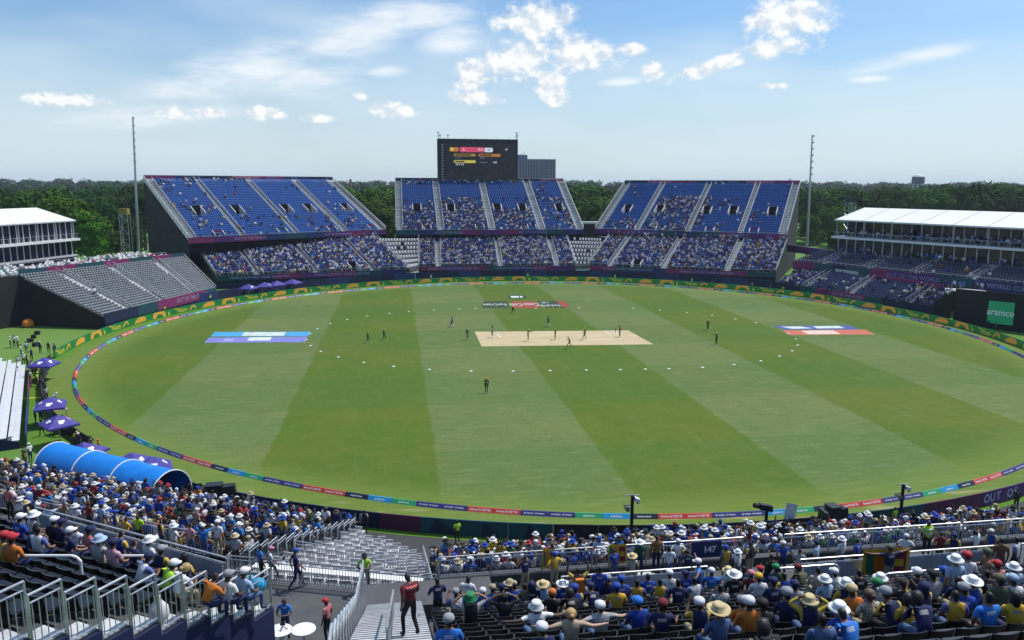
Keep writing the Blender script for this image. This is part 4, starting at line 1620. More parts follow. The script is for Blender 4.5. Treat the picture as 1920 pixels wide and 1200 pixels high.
cs = [on_wall(1855, 565.5), on_wall(1903, 572), on_wall(1901, 608), on_wall(1854, 600)]
wid = np.linalg.norm((cs[1] - cs[0])[:2])
ctr = sum(cs) / 4
zlo, zhi = ctr[2] - 1.85, ctr[2] + 1.85
sg = thing('sponsor_sign', 'green rectangular sign with white lettering on the black wall', 'sign', (ctr[0] + wn[0] * .4, ctr[1] + wn[1] * .4, 0))
k = MB()
a_, b_ = ctr[:2] + wn * .4 - wd * wid / 2, ctr[:2] + wn * .4 + wd * wid / 2
k.slab(a_, b_, zlo, zhi, .2)
k.obj('sign_panel', mat('green_sign_face', (.012, .26, .12), .5, .06, emit=.22), sg)
k = MB()
for s_ in (.1, .9):
    p = a_ * (1 - s_) + b_ * s_
    k.bar((p[0], p[1], 0), (p[0], p[1], zlo), .18)
k.obj('sign_leg', M_BLACK, sg)
lettering(sg, 'aramco', 1.55, (wn[0] * .115, wn[1] * .115, (zlo + zhi) / 2 + .05), (wn[0], wn[1], 0), M_LETW, bold=.03, squeeze=.86)
# purple link bridge between right stand and pavilion
p, q = at_y(1478, 463, 195), at_y(1568, 470, 175)
k = MB()
k.slab(p, q, p[2] - 1.2, p[2] + .6, .5)
tag(k.obj('link_bridge', M_PURPLE), 'purple banner clad walkway linking the right grandstand to the pavilion', 'walkway')
k = MB()
p, q = gz(1470, 545), gz(1545, 530)
HAZE = 1.2e-4
# ---------------------------------------------------------------- trees
def leaf_mat(name, dark, mid, lite):
    m = bpy.data.materials.new(name)
    m.use_nodes = True
    t = NT(m.node_tree)
    b = t.n['Principled BSDF']
    pos = t.new('ShaderNodeNewGeometry').outputs['Position']
    oi = t.new('ShaderNodeObjectInfo')
    at = t.new('ShaderNodeAttribute', attribute_name='tone')
    n1 = t.noise(pos, 0.22, 3, 0.6)
    n2 = t.noise(pos, 1.3, 3, 0.6)
    c = t.mix(t.ramp(n1, .3, .7), dark, mid)
    c = t.mix(t.ramp(n2, .45, .75, 0, .6), c, lite)
    hs = t.new('ShaderNodeHueSaturation')
    t.l.new(c, hs.inputs['Color'])
    t.put(hs.inputs['Hue'], t.ramp(oi.outputs['Random'], 0, 1, .485, .515, False))
    t.put(hs.inputs['Value'], t.m('MULTIPLY', t.ramp(oi.outputs['Random'], 0, 1, .75, 1.25, False), at.outputs['Fac']))
    t.l.new(hs.outputs[0], b.inputs['Base Color'])
    b.inputs['Roughness'].default_value = .95
    b.inputs['Specular IOR Level'].default_value = .04
    return m


M_LEAF = leaf_mat('broadleaf_foliage', (.034, .080, .014, 1), (.064, .135, .024, 1), (.105, .185, .034, 1))
M_LEAFB = leaf_mat('bright_foliage', (.035, .10, .010, 1), (.070, .17, .016, 1), (.12, .23, .03, 1))
M_LEAFD = leaf_mat('deep_green_foliage', (.020, .052, .014, 1), (.036, .080, .019, 1), (.058, .108, .026, 1))
M_LEAFF = leaf_mat('far_wood_foliage', (.016, .042, .016, 1), (.030, .066, .022, 1), (.046, .084, .028, 1))
M_BARK = mat('bark', (.07, .055, .04), .9, .25, 2.0, bump=.3)


def crown_arrays(rng, h, w, n_lobe, n_leaf, leaf, base=.22):
    """leaf cards spread through a lumpy crown; returns vertices (quads) and tone"""
    lobes = []
    for i in range(n_lobe):
        a = rng.uniform(0, 2 * np.pi)
        zz = rng.uniform(0, 1) ** .8
        rad = w / 2 * (.68 * math.sqrt(max(0.05, 1 - (zz * 1.02 - .35) ** 2)))
        rr = rad * math.sqrt(rng.uniform(.05, 1))
        lobes.append((rr * math.cos(a), rr * math.sin(a), h * (base + (1 - base) * (.12 + .74 * zz)), w * rng.uniform(.15, .27)))
    lobes.append((0, 0, h * .62, w * .34))
    P, T, N = [], [], []
    per = n_leaf // len(lobes)
    for (lx, ly, lz, lr) in lobes:
        d = rng.normal(size=(per, 3))
        d /= np.linalg.norm(d, axis=1, keepdims=True)
        rad = lr * (1 - .5 * rng.uniform(0, 1, (per, 1)) ** 2.2)
        p = d * rad * np.array([1, 1, .8]) + np.array([lx, ly, lz])
        P.append(p)
        N.append(d)
        T.append(np.full(per, rng.uniform(.75, 1.2)))
    P, N, T = np.concatenate(P), np.concatenate(N), np.concatenate(T)
    keep = P[:, 2] > h * base * .7
    P, N, T = P[keep], N[keep], T[keep]
    n = len(P)
    N = N + rng.normal(size=(n, 3)) * .34 + np.array([0, 0, .30])
    N /= np.linalg.norm(N, axis=1, keepdims=True)
    a = np.cross(N, rng.normal(size=(n, 3)))
    a /= np.linalg.norm(a, axis=1, keepdims=True)
    b = np.cross(N, a)
    s = leaf * rng.uniform(.6, 1.35, (n, 1))
    V = np.stack([P - a * s - b * s * .6, P + a * s - b * s * .6, P + a * s * .7 + b * s * .8, P - a * s * .7 + b * s * .6], 1).reshape(-1, 3)
    tone = np.repeat(T * rng.uniform(.85, 1.15, n), 4)
    F_ = np.arange(len(V)).reshape(-1, 4)
    return V, F_, tone


def trunk_mesh(h, w, rng):
    k = MB()
    r = h * .022
    k.tube((0, 0, -.3), (0, 0, h * .3), r * 1.35, 9, 0, r)
    k.tube((0, 0, h * .3), (.2, .1, h * .72), r, 8, 0, r * .35)
    for i in range(6):
        a = i * 1.05 + rng.uniform(-.3, .3)
        z = h * rng.uniform(.2, .45)
        k.tube((0, 0, z), (math.cos(a) * w * .3, math.sin(a) * w * .3, z + h * rng.uniform(.18, .3)), r * .55, 6, 0, r * .18)
    return k.mesh('trunk', M_BARK)


TREES = []
rt_ = np.random.default_rng(5)
for i in range(7):
    h, w = (17 + i * .8, 12 + (i % 3) * 1.6)
    V, F_, T_ = crown_arrays(rt_, h, w, 30, 4600, .36)
    me = np_mesh('crown', V, F_, M_LEAF, tone=np.repeat(T_[:, None], 3, 1))
    TREES.append((me, trunk_mesh(h, w, rt_), h))


def variants(m):
    out = []
    for me, tr, h in TREES:
        c = me.copy()
        c.materials.clear()
        c.materials.append(m)
        out.append((c, tr, h))
    return out


TB, TD = variants(M_LEAFB), variants(M_LEAFD)


def tree(x, y, top, kind, label, group, i):
    lst = {'n': TREES, 'b': TB, 'd': TD}[kind]
    cr, tr, h = lst[i % len(lst)]
    s = top / h
    o = thing('broadleaf_tree', label, 'tree', (x, y, -.03), random.uniform(0, 6.28), group)
    for nm, me in (('trunk', tr), ('crown', cr)):
        put(nm, me, o, scale=s)
    return o


def tree_px(px, py_top, Y, kind, label, group, i):
    p = at_y(px, py_top, Y)
    return tree(p[0], Y, max(6, p[2]), kind, label, group, i)


ti = 0
LB = 'tall bright green tree rising behind the left pavilion roof'
for px, py, Y, kd in ((95, 352, 250, 'n'), (128, 372, 232, 'b'), (158, 392, 226, 'b'), (60, 350, 262, 'n'), (20, 350, 268, 'd'), (110, 362, 242, 'b'), (172, 412, 222, 'b'), (35, 362, 246, 'n')):
    tree_px(px, py, Y, kd, {'b': LB, 'n': 'mid green tree standing behind the left pavilion', 'd': 'dark tree standing far behind the left pavilion'}[kd], 'trees behind the left pavilion', ti)
    ti += 1
for px, py, Y, kd in ((215, 362, 300, 'd'), (240, 352, 320, 'd'), (265, 358, 290, 'd'), (290, 350, 330, 'd'), (190, 372, 280, 'd'), (205, 345, 360, 'd'), (255, 345, 350, 'd'), (170, 352, 330, 'd'), (228, 402, 262, 'd')):
    tree_px(px, py, Y, kd, 'dark tree beside the left floodlight mast', 'dark trees around the left mast', ti)
    ti += 1
for px, py, Y in ((640, 350, 300), (660, 347, 330), (685, 350, 300), (705, 350, 285), (728, 348, 310), (670, 366, 272), (700, 372, 268), (735, 362, 276), (655, 352, 310), (745, 350, 320), (620, 352, 320), (718, 385, 262)):
    tree_px(px, py, Y, random.choice('nnb'), 'leafy tree showing in the gap left of the score screen stand', 'trees in the left gap of the stands', ti)
    ti += 1
for px, py, Y in ((1075, 349, 300), (1095, 345, 320), (1115, 350, 300), (1140, 348, 330), (1165, 350, 310), (1085, 362, 280), (1120, 366, 276), (1150, 370, 282), (1105, 372, 270), (1060, 352, 320), (1180, 352, 320), (1135, 385, 268)):
    tree_px(px, py, Y, random.choice('nnd'), 'leafy tree showing in the gap right of the score screen stand', 'trees in the right gap of the stands', ti)
    ti += 1
for px, py, Y in ((1510, 350, 330), (1530, 353, 300), (1550, 352, 320), (1575, 350, 310), (1600, 352, 300), (1625, 356, 330), (1650, 350, 310), (1680, 347, 320), (1700, 352, 300), (1748, 350, 290), (1760, 345, 320), (1790, 344, 310),
                  (1820, 345, 300), (1850, 340, 290), (1875, 338, 300), (1900, 346, 310), (1925, 350, 300), (1540, 365, 290), (1590, 372, 280), (1640, 370, 285), (1700, 366, 280), (1775, 366, 284), (1830, 366, 280), (1890, 368, 280), (1560, 385, 270), (1950, 345, 310),
                  (1980, 340, 300), (1520, 400, 262)):
    tree_px(px, py, Y, random.choice('nddn'), 'deep green tree ' + ('beside the right floodlight mast' if px < 1562 else 'above the gable of the right pavilion' if px < 1660 else 'below the water tower' if px < 1770 else 'behind the long roof of the right pavilion'), 'tree belt ' + str('by the right mast' if px < 1562 else 'above the gable' if px < 1660 else 'below the water tower' if px < 1770 else 'behind the long roof'), ti)
    ti += 1
for px, py, Y, kd in ((1603, 425, 215, 'd'), (1570, 428, 225, 'n'), (1618, 418, 222, 'n')):
    tree_px(px, py, Y, kd, 'small tree beside the gable of the right pavilion', 'small trees by the right pavilion', ti)
    ti += 1
for px, py, Y, kd in ((188, 425, 250, 'd'), (215, 432, 240, 'd'), (250, 430, 245, 'd'), (205, 428, 255, 'd')):
    tree_px(px, py, Y, kd, 'small dark tree on the lawn behind the empty chair terrace', 'small trees on the left lawn', ti)
    ti += 1
# the far wood: one mass of crowns to the horizon
rf = np.random.default_rng(9)
VV, FF, TT, off = [], [], [], 0
small = [crown_arrays(rf, 1.0, .95, 12, 230, .055) for _ in range(6)]
for i in range(1500):
    Y = 340 + 2200 * rf.uniform() ** 1.7
    X = (rf.uniform(-.72, 1.02)) * (Y + 60)
    h = rf.uniform(12, 16.5) + 14 * min(1, (Y - 340) / 1000) + (1.5 if X > 150 else 0) + 2.5 * mnoise.noise(Vector((X * .006, Y * .006, 0)))
    V, F_, T_ = small[i % 6]
    a = rf.uniform(0, 6.28)
    ca, sa = math.cos(a), math.sin(a)
    sw = h * rf.uniform(.9, 1.3)
    W = np.stack([X + sw * (V[:, 0] * ca - V[:, 1] * sa), Y + sw * (V[:, 0] * sa + V[:, 1] * ca), V[:, 2] * h], 1)
    VV.append(W)
    FF.append(F_ + off)
    TT.append(T_ * rf.uniform(.7, 1.25))
    off += len(W)
T_ = np.concatenate(TT)
o = put('distant_woodland', np_mesh('distant_woodland', np.concatenate(VV), np.concatenate(FF), M_LEAFF, tone=np.repeat(T_[:, None], 3, 1)))
tag(o, 'dark green woodland stretching to the horizon behind the stadium', 'woodland', kind='stuff')

# ---------------------------------------------------------------- far buildings and masts
Yt = 900.0
bl, br_ = at_y(973, 300, Yt), at_y(1041, 300, Yt)
ztop = at_y(1000, 298.5, Yt)[2]
tb = thing('tower_block', 'distant slab tower block with vertical ribs beside the score screen', 'building', ((bl[0] + br_[0]) / 2, Yt, 0))
M_TW = mat('bluish_concrete', (.10, .115, .20), .8, .1, .02)
M_TR = mat('pale_concrete_rib', (.17, .19, .28), .8, .1, .02)
k = MB()
k.box(bl[0], br_[0], Yt, Yt + 22, 0, ztop)
k.obj('tower_wall', M_TW, tb)
n = 13
for i in range(n + 1):
    x = bl[0] + (br_[0] - bl[0]) * i / n
    k = MB()
    k.box(x - .55, x + .55, Yt - .8, Yt - .01, 0, ztop + .4)
    k.obj('rib', M_TR, tb)
k = MB()
for i in range(n):
    x0 = bl[0] + (br_[0] - bl[0]) * (i + .25) / n
    x1 = bl[0] + (br_[0] - bl[0]) * (i + .75) / n
    for j in range(15):
        z = ztop - 2.5 - j * 3.4
        k.box(x0, x1, Yt - .15, Yt - .01, z - 1.6, z)
tag(k.obj('windows', mat('far_window', (.03, .035, .06), .3, .2), tb), kind='stuff')
k = MB()
x0, x1 = at_y(972, 300, Yt)[0], at_y(990, 300, Yt)[0]
k.box(x0, x1, Yt + 4, Yt + 14, ztop, at_y(980, 290, Yt)[2])
ph = k.obj('penthouse', M_TW, tb)
for i in range(3):
    k = MB()
    x = x0 + (x1 - x0) * (.3 + .2 * i)
    k.bar((x, Yt + 8, at_y(980, 290, Yt)[2]), (x, Yt + 8, at_y(980, 287, Yt)[2] + i), .5)
    k.obj('antenna', M_STEEL, ph)

Yw = 700.0
p = at_y(1722, 334, Yw)
wt = thing('water_tower', 'dark round water tower with a pale dome above the trees', 'water tower', (p[0], Yw, 0))
k = MB()
k.lathe([(5.4, p[2] - 5.5), (5.8, p[2] - 4), (5.8, p[2] + 1.2)], 20, 0, (p[0], Yw, 0))
k.obj('tank', mat('grey_tank', (.10, .12, .17), .6, .1), wt)
k = MB()
k.lathe([(5.8, p[2] + 1.21), (4.6, p[2] + 2.6), (2.2, p[2] + 3.4), (.3, p[2] + 3.6)], 20, 0, (p[0], Yw, 0))
k.obj('dome', mat('pale_dome', (.62, .65, .68), .5, .05), wt)
for i in range(6):
    k = MB()
    a = i * math.pi / 3
    k.bar((p[0] + 4.5 * math.cos(a), Yw + 4.5 * math.sin(a), 0), (p[0] + 4.5 * math.cos(a), Yw + 4.5 * math.sin(a), p[2] - 5), .6)
    k.obj('leg', M_STEEL, wt)
p = at_y(657, 336, 800)
k = MB()
k.lathe([(1.5, 0), (1.3, p[2])], 12, 0, (p[0], 800, 0))
tag(k.obj('chimney', mat('brown_brick', (.16, .09, .07), .9, .1)), 'lone brown chimney above the trees left of the score screen', 'chimney')


def mast(pxb, pyb, pxt, pyt, Y, label):
    b, t_ = at_y(pxb, pyb, Y), at_y(pxt, pyt, Y)
    x = (b[0] + t_[0]) / 2
    o = thing('floodlight_mast', label, 'mast', (x, Y, 0), group='floodlight masts')
    k = MB()
    k.tube((b[0], Y, 0), (t_[0], Y, t_[2]), .46, 10, 0, .2)
    k.obj('pole', M_STEEL, o)
    for i in range(7):
        z = t_[2] - i * 2.0 - .4
        xx = t_[0] + (b[0] - t_[0]) * i * 2 / t_[2]
        k = MB()
        k.bar((xx - .3, Y - .3, z), (xx + .35, Y - .3, z), .1)
        k.box(xx + .1, xx + .5, Y - .6, Y - .2, z - .2, z + .25)
        k.obj('lamp_bracket', M_STEEL, o)
    return o


mast(257, 447, 249, 219, 238, 'tall grey floodlight mast beside the left grandstand')
mast(1514, 456, 1523, 253, 238, 'tall grey floodlight mast beside the right grandstand')


def lattice(px, py_top, py_bot, Y, label, cap):
    p, q = at_y(px, py_top, Y), at_y(px, py_bot, Y)
    o = thing('scaffold_tower', label, 'scaffold tower', (p[0], Y, 0), group='scaffold towers beside the stands')
    w = 1.1
    n = int(p[2] / 1.6)
    for sx_ in (-1, 1):
        for sy_ in (-1, 1):
            k = MB()
            k.bar((p[0] + sx_ * w, Y + sy_ * w, 0), (p[0] + sx_ * w, Y + sy_ * w, p[2]), .12)
            k.obj('upright', M_STEEL, o)
    k = MB()
    for i in range(n):
        z0, z1 = i * p[2] / n, (i + 1) * p[2] / n
        s_ = 1 if i % 2 else -1
        k.bar((p[0] - s_ * w, Y - w, z0), (p[0] + s_ * w, Y - w, z1), .09)
        k.bar((p[0] - w, Y + s_ * w, z0), (p[0] - w, Y - s_ * w, z1), .09)
        k.bar((p[0] - w, Y - w, z1), (p[0] + w, Y - w, z1), .09)
    k.obj('bracing', M_STEEL, o)
    k = MB()
    k.box(p[0] - w, p[0] + w, Y - w, Y + w, p[2], p[2] + 1.6)
    k.obj('speaker_box', cap, o)


lattice(233, 402, 452, 225, 'grey scaffold tower with a yellow box beside the left stand', mat('yellow_box', (.30, .22, .03), .7, .2))
lattice(1595, 380, 410, 225, 'grey scaffold tower with a dark top behind the right pavilion', M_CASE)
# low white roofed building seen through the right gap
p, q = at_y(1090, 416, 262), at_y(1122, 416, 262)
hb = thing('low_building', 'low dark building with a white flat roof in the right gap', 'building', ((p[0] + q[0]) / 2, 262, 0))
k = MB()
k.box(p[0] - 1, q[0] + 1, 262, 272, 0, p[2] - .7)
k.obj('wall', M_CASE, hb)
k = MB()
k.box(p[0] - 1.6, q[0] + 1.6, 261, 273, p[2] - .69, p[2])
k.obj('roof', M_FABRIC, hb)
# parked cars on the lawn behind the right stand
cm = {}


def car(px, py, colr, label):
    p = gz(px, py)
    o = thing('parked_car', label, 'car', (p[0], p[1], -.03), R(20), 'cars parked on the park road')
    m_ = mat('car_paint_%d' % len(cm), colr, .3, .04)
    cm[len(cm)] = 1
    k = MB()
    prof = [(-2.1, .35), (2.1, .35), (2.15, .75), (1.5, .95), (.8, 1.42), (-1.1, 1.45), (-1.9, 1.0), (-2.15, .85)]
    k.prism([(x, -.85, z) for x, z in prof], (0, 1.7, 0))
    put('body', k.mesh('body', m_), o)
    k = MB()
    k.prism([(x, -.87, z) for x, z in [(1.2, .98), (.75, 1.36), (-1.0, 1.38), (-1.6, 1.02)]], (0, 1.74, 0))
    put('side_window', k.mesh('side_window', M_GLASS), o)
    for x in (-1.3, 1.3):
        for y in (-.8, .8):
            k = MB()
            k.tube((x, y - .11, .33), (x, y + .11, .33), .33, 12)
            put('wheel', k.mesh('wheel', M_BLACK), o)


for i, (px, c_, nm) in enumerate(((1522, (.6, .6, .6), 'silver'), (1534, (.05, .05, .06), 'black'), (1546, (.7, .7, .7), 'white'), (1560, (.08, .1, .2), 'navy'), (1575, (.5, .5, .52), 'grey'))):
    car(px, 421.5 + i * .6, c_, '%s car parked under the trees beside the right mast' % nm)
p = gz(1520, 424)
k = MB()
q0, q1 = gz(1490, 420), gz(1600, 424)
k.add([(q0[0], q0[1], .01), (q1[0], q1[1], .01), (q1[0] + 3, q1[1] + 14, .01), (q0[0] + 3, q0[1] + 14, .01)], [(0, 1, 2, 3)])
tag(k.obj('park_road', mat('worn_asphalt', (.16, .155, .15), .9, .15)), 'pale road between the trees behind the right stand', 'road', kind='structure')

# dark cloth screen behind the far boards
scn = thing('cloth_screen', 'long dark navy cloth screen standing behind the green boards', 'screen fence', tuple(polar(90, 75.5)))
for i in range(34):
    d0, d1 = 160 - i * 4.2, 160 - (i + 1) * 4.2
    k = MB()
    a, b = polar(d0 - .03, 75.3), polar(d1 + .03, 75.3)
    k.slab(a, b, 0, 2.1, .08)
    k.obj('cloth_panel', M_NAVY if i % 3 else M_INDIGO, scn)
# paved apron under the near stand
k = MB()
angs = np.linspace(-128, -40, 30)
V = [polar(a, 71.4, .006) for a in angs] + [polar(a, 112, .006) for a in angs]
k.add(V, [(i, i + 30, i + 31, i + 1) for i in range(29)])
tag(k.obj('apron', mat('dark_asphalt', (.05, .05, .052), .9, .2)), 'dark paved apron between the near stand and the hoarding', 'apron', kind='structure')
# thin summer haze over the whole park
hz = bpy.data.materials.new('thin_haze')
hz.use_nodes = True
hz.node_tree.nodes.remove(hz.node_tree.nodes['Principled BSDF'])
pv = hz.node_tree.nodes.new('ShaderNodeVolumePrincipled')
pv.inputs['Color'].default_value = (.80, .88, 1.0, 1)
pv.inputs['Density'].default_value = HAZE
pv.inputs['Anisotropy'].default_value = .2
hz.node_tree.links.new(pv.outputs[0], hz.node_tree.nodes['Material Output'].inputs['Volume'])
if HAZE > 0:
    k = MB()
    k.box(-3900, 4300, -400, 4300, -1.03, 62)
    tag(k.obj('haze', hz), 'thin pale summer haze over the park', 'haze', kind='stuff')
# ---------------------------------------------------------------- people
# one vertex per joint; x to the figure's right, y forwards, z up
BASE = dict(pel=(0, 0, .95), spi=(0, 0, 1.14), che=(0, .01, 1.33), nek=(0, .0, 1.47), hed=(0, .035, 1.585), top=(0, .025, 1.69),
            shL=(-.185, 0, 1.41), elL=(-.235, -.03, 1.13), wrL=(-.235, .05, .90), haL=(-.23, .08, .81),
            shR=(.185, 0, 1.41), elR=(.235, -.03, 1.13), wrR=(.235, .05, .90), haR=(.23, .08, .81),
            hiL=(-.095, 0, .90), knL=(-.105, .03, .50), anL=(-.11, -.02, .09), toL=(-.12, .15, .045),
            hiR=(.095, 0, .90), knR=(.105, .03, .50), anR=(.11, -.02, .09), toR=(.12, .15, .045))
RAD = dict(pel=(.155, .115), spi=(.152, .112), che=(.172, .122), nek=.056, hed=(.082, .10), top=(.062, .072), shL=.072, elL=.046, wrL=.032, haL=(.022, .045),
           shR=.072, elR=.046, wrR=.032, haR=(.022, .045), hiL=.092, knL=.062, anL=.043, toL=.04, hiR=.092, knR=.062, anR=.043, toR=.04)
BONES = [('pel', 'spi', 1), ('spi', 'che', 1), ('che', 'nek', 1), ('nek', 'hed', 0), ('hed', 'top', 0), ('che', 'shL', 1), ('shL', 'elL', 1), ('elL', 'wrL', 0), ('wrL', 'haL', 0),
         ('che', 'shR', 1), ('shR', 'elR', 1), ('elR', 'wrR', 0), ('wrR', 'haR', 0), ('pel', 'hiL', 2), ('hiL', 'knL', 2), ('knL', 'anL', 2), ('anL', 'toL', 3),
         ('pel', 'hiR', 2), ('hiR', 'knR', 2), ('knR', 'anR', 2), ('anR', 'toR', 3)]


def mirror(d):
    out = {}
    for k_, v in d.items():
        out[k_] = v
        if k_.endswith('L') and k_[:-1] + 'R' not in d:
            out[k_[:-1] + 'R'] = (-v[0], v[1], v[2])
    return out


SEATED = mirror(dict(pel=(0, -.02, .54), spi=(0, -.04, .72), che=(0, -.01, .92), nek=(0, .01, 1.06), hed=(0, .05, 1.175), top=(0, .04, 1.28),
                     shL=(-.185, 0, 1.0), elL=(-.25, .05, .74), wrL=(-.17, .26, .64), haL=(-.12, .34, .62),
                     hiL=(-.10, .03, .52), knL=(-.13, .44, .50), anL=(-.13, .42, .09), toL=(-.14, .58, .045)))
POSES = {
    'stand': BASE,
    'walk': {**BASE, **dict(knL=(-.10, .22, .52), anL=(-.10, .30, .10), toL=(-.10, .47, .07), knR=(.10, -.05, .50), anR=(.10, -.32, .14), toR=(.11, -.20, .045),
                            elL=(-.25, -.16, 1.16), wrL=(-.24, -.14, .92), haL=(-.235, -.12, .83), elR=(.25, .10, 1.15), wrR=(.23, .26, .97), haR=(.22, .31, .89))},
    'run': {**BASE, **dict(che=(0, .10, 1.30), nek=(0, .15, 1.43), hed=(0, .21, 1.54), top=(0, .21, 1.64), shL=(-.185, .1, 1.38), shR=(.185, .1, 1.38), knL=(-.10, .32, .62), anL=(-.10, .22, .25), toL=(-.10, .38, .2),
                           knR=(.10, -.08, .50), anR=(.10, -.45, .30), toR=(.1, -.42, .18), elL=(-.27, -.12, 1.2), wrL=(-.22, .04, 1.05), haL=(-.2, .1, 1.08), elR=(.27, .22, 1.2), wrR=(.2, .4, 1.22), haR=(.18, .45, 1.28))},
    'arms_up': {**BASE, **mirror(dict(elL=(-.36, .05, 1.56), wrL=(-.30, .10, 1.80), haL=(-.27, .12, 1.89)))},
    'hips': {**BASE, **mirror(dict(elL=(-.38, -.08, 1.18), wrL=(-.20, .06, 1.02), haL=(-.15, .10, 1.0)))},
    'point': {**BASE, **dict(elR=(.33, .25, 1.38), wrR=(.40, .48, 1.40), haR=(.42, .57, 1.41))},
    'hold': {**BASE, **mirror(dict(elL=(-.27, .08, 1.15), wrL=(-.16, .28, 1.16), haL=(-.09, .34, 1.18)))},
    'flag': {**BASE, **mirror(dict(elL=(-.46, .04, 1.42), wrL=(-.70, .08, 1.44), haL=(-.79, .10, 1.46)))},
    'crouch': {**BASE, **mirror(dict(pel=(0, -.12, .62), spi=(0, .0, .78), che=(0, .16, .93), nek=(0, .27, 1.02), hed=(0, .35, 1.10), top=(0, .38, 1.20), shL=(-.185, .18, .98), elL=(-.25, .25, .72), wrL=(-.18, .38, .60), haL=(-.15, .44, .55),
                                     hiL=(-.11, -.08, .58), knL=(-.18, .20, .44), anL=(-.16, -.05, .09), toL=(-.17, .12, .045)))},
    'bat': {**BASE, **dict(elL=(-.20, .16, 1.12), wrL=(-.05, .32, .98), haL=(0, .36, .92), elR=(.26, .10, 1.14), wrR=(.10, .32, .94), haR=(.03, .36, .86), knL=(-.14, .10, .5), anL=(-.16, .02, .09), toL=(-.17, .19, .045))},
    'down': {**BASE, **dict(nek=(0, .03, 1.46), hed=(0, .10, 1.55), top=(0, .12, 1.655), elR=(.25, .02, 1.14), wrR=(.2, .2, 1.0), haR=(.17, .27, .97))},
    'descend': {**BASE, **dict(nek=(0, .04, 1.455), hed=(0, .115, 1.54), top=(0, .14, 1.64), che=(0, .03, 1.32), knL=(-.10, .20, .50), anL=(-.10, .16, .05), toL=(-.10, .33, .0), knR=(.10, .02, .52), anR=(.10, -.20, .19), toR=(.11, -.05, .14),
                               elL=(-.26, -.10, 1.15), wrL=(-.25, -.02, .91), haL=(-.245, .02, .83), elR=(.25, .06, 1.14), wrR=(.20, .24, 1.0), haR=(.17, .31, .97))},
    'sit': SEATED,
    'sit_lean': {**SEATED, **mirror(dict(spi=(0, .04, .72), che=(0, .14, .89), nek=(0, .22, 1.0), hed=(0, .29, 1.09), top=(0, .30, 1.19), shL=(-.185, .15, .95), elL=(-.22, .30, .68), wrL=(-.10, .42, .66), haL=(-.05, .48, .68)))},
    'sit_phone': {**SEATED, **mirror(dict(elL=(-.25, .14, .84), wrL=(-.13, .33, 1.02), haL=(-.08, .37, 1.10)))},
    'sit_head': {**SEATED, **mirror(dict(elL=(-.40, .06, 1.12), wrL=(-.22, .06, 1.24), haL=(-.14, .05, 1.27)))},
    'sit_wide': {**SEATED, **mirror(dict(elL=(-.42, -.05, .95), wrL=(-.62, .02, .93), haL=(-.70, .05, .92)))},
    'sit_turn': {**SEATED, **dict(elR=(.27, .1, .76), wrR=(.33, .3, .72), haR=(.36, .38, .72), hed=(.03, .04, 1.175), elL=(-.28, .0, .76), wrL=(-.16, .14, .62), haL=(-.1, .2, .60))},
    'sit_cheer': {**SEATED, **dict(elR=(.34, .04, 1.16), wrR=(.36, .10, 1.42), haR=(.36, .12, 1.51))},
}
M_SKIN = {n_: mat('skin_' + n_, c_, .55, .06, 8.0) for n_, c_ in (('dark', (.10, .05, .032)), ('brown', (.19, .098, .06)), ('tan', (.33, .19, .125)), ('light', (.50, .31, .23)))}
M_HAIR = mat('black_hair', (.010, .008, .007), .55, .2, 20)
M_HAIRB = mat('brown_hair', (.10, .06, .03), .6, .2, 20)
M_HAIRL = mat('blond_hair', (.42, .28, .11), .6, .2, 20)
M_SHOE = mat('dark_shoe', (.03, .03, .035), .6, .2)
M_SHOEW = mat('white_shoe', (.7, .7, .7), .6, .1)
BODY = {}
FORE = {}


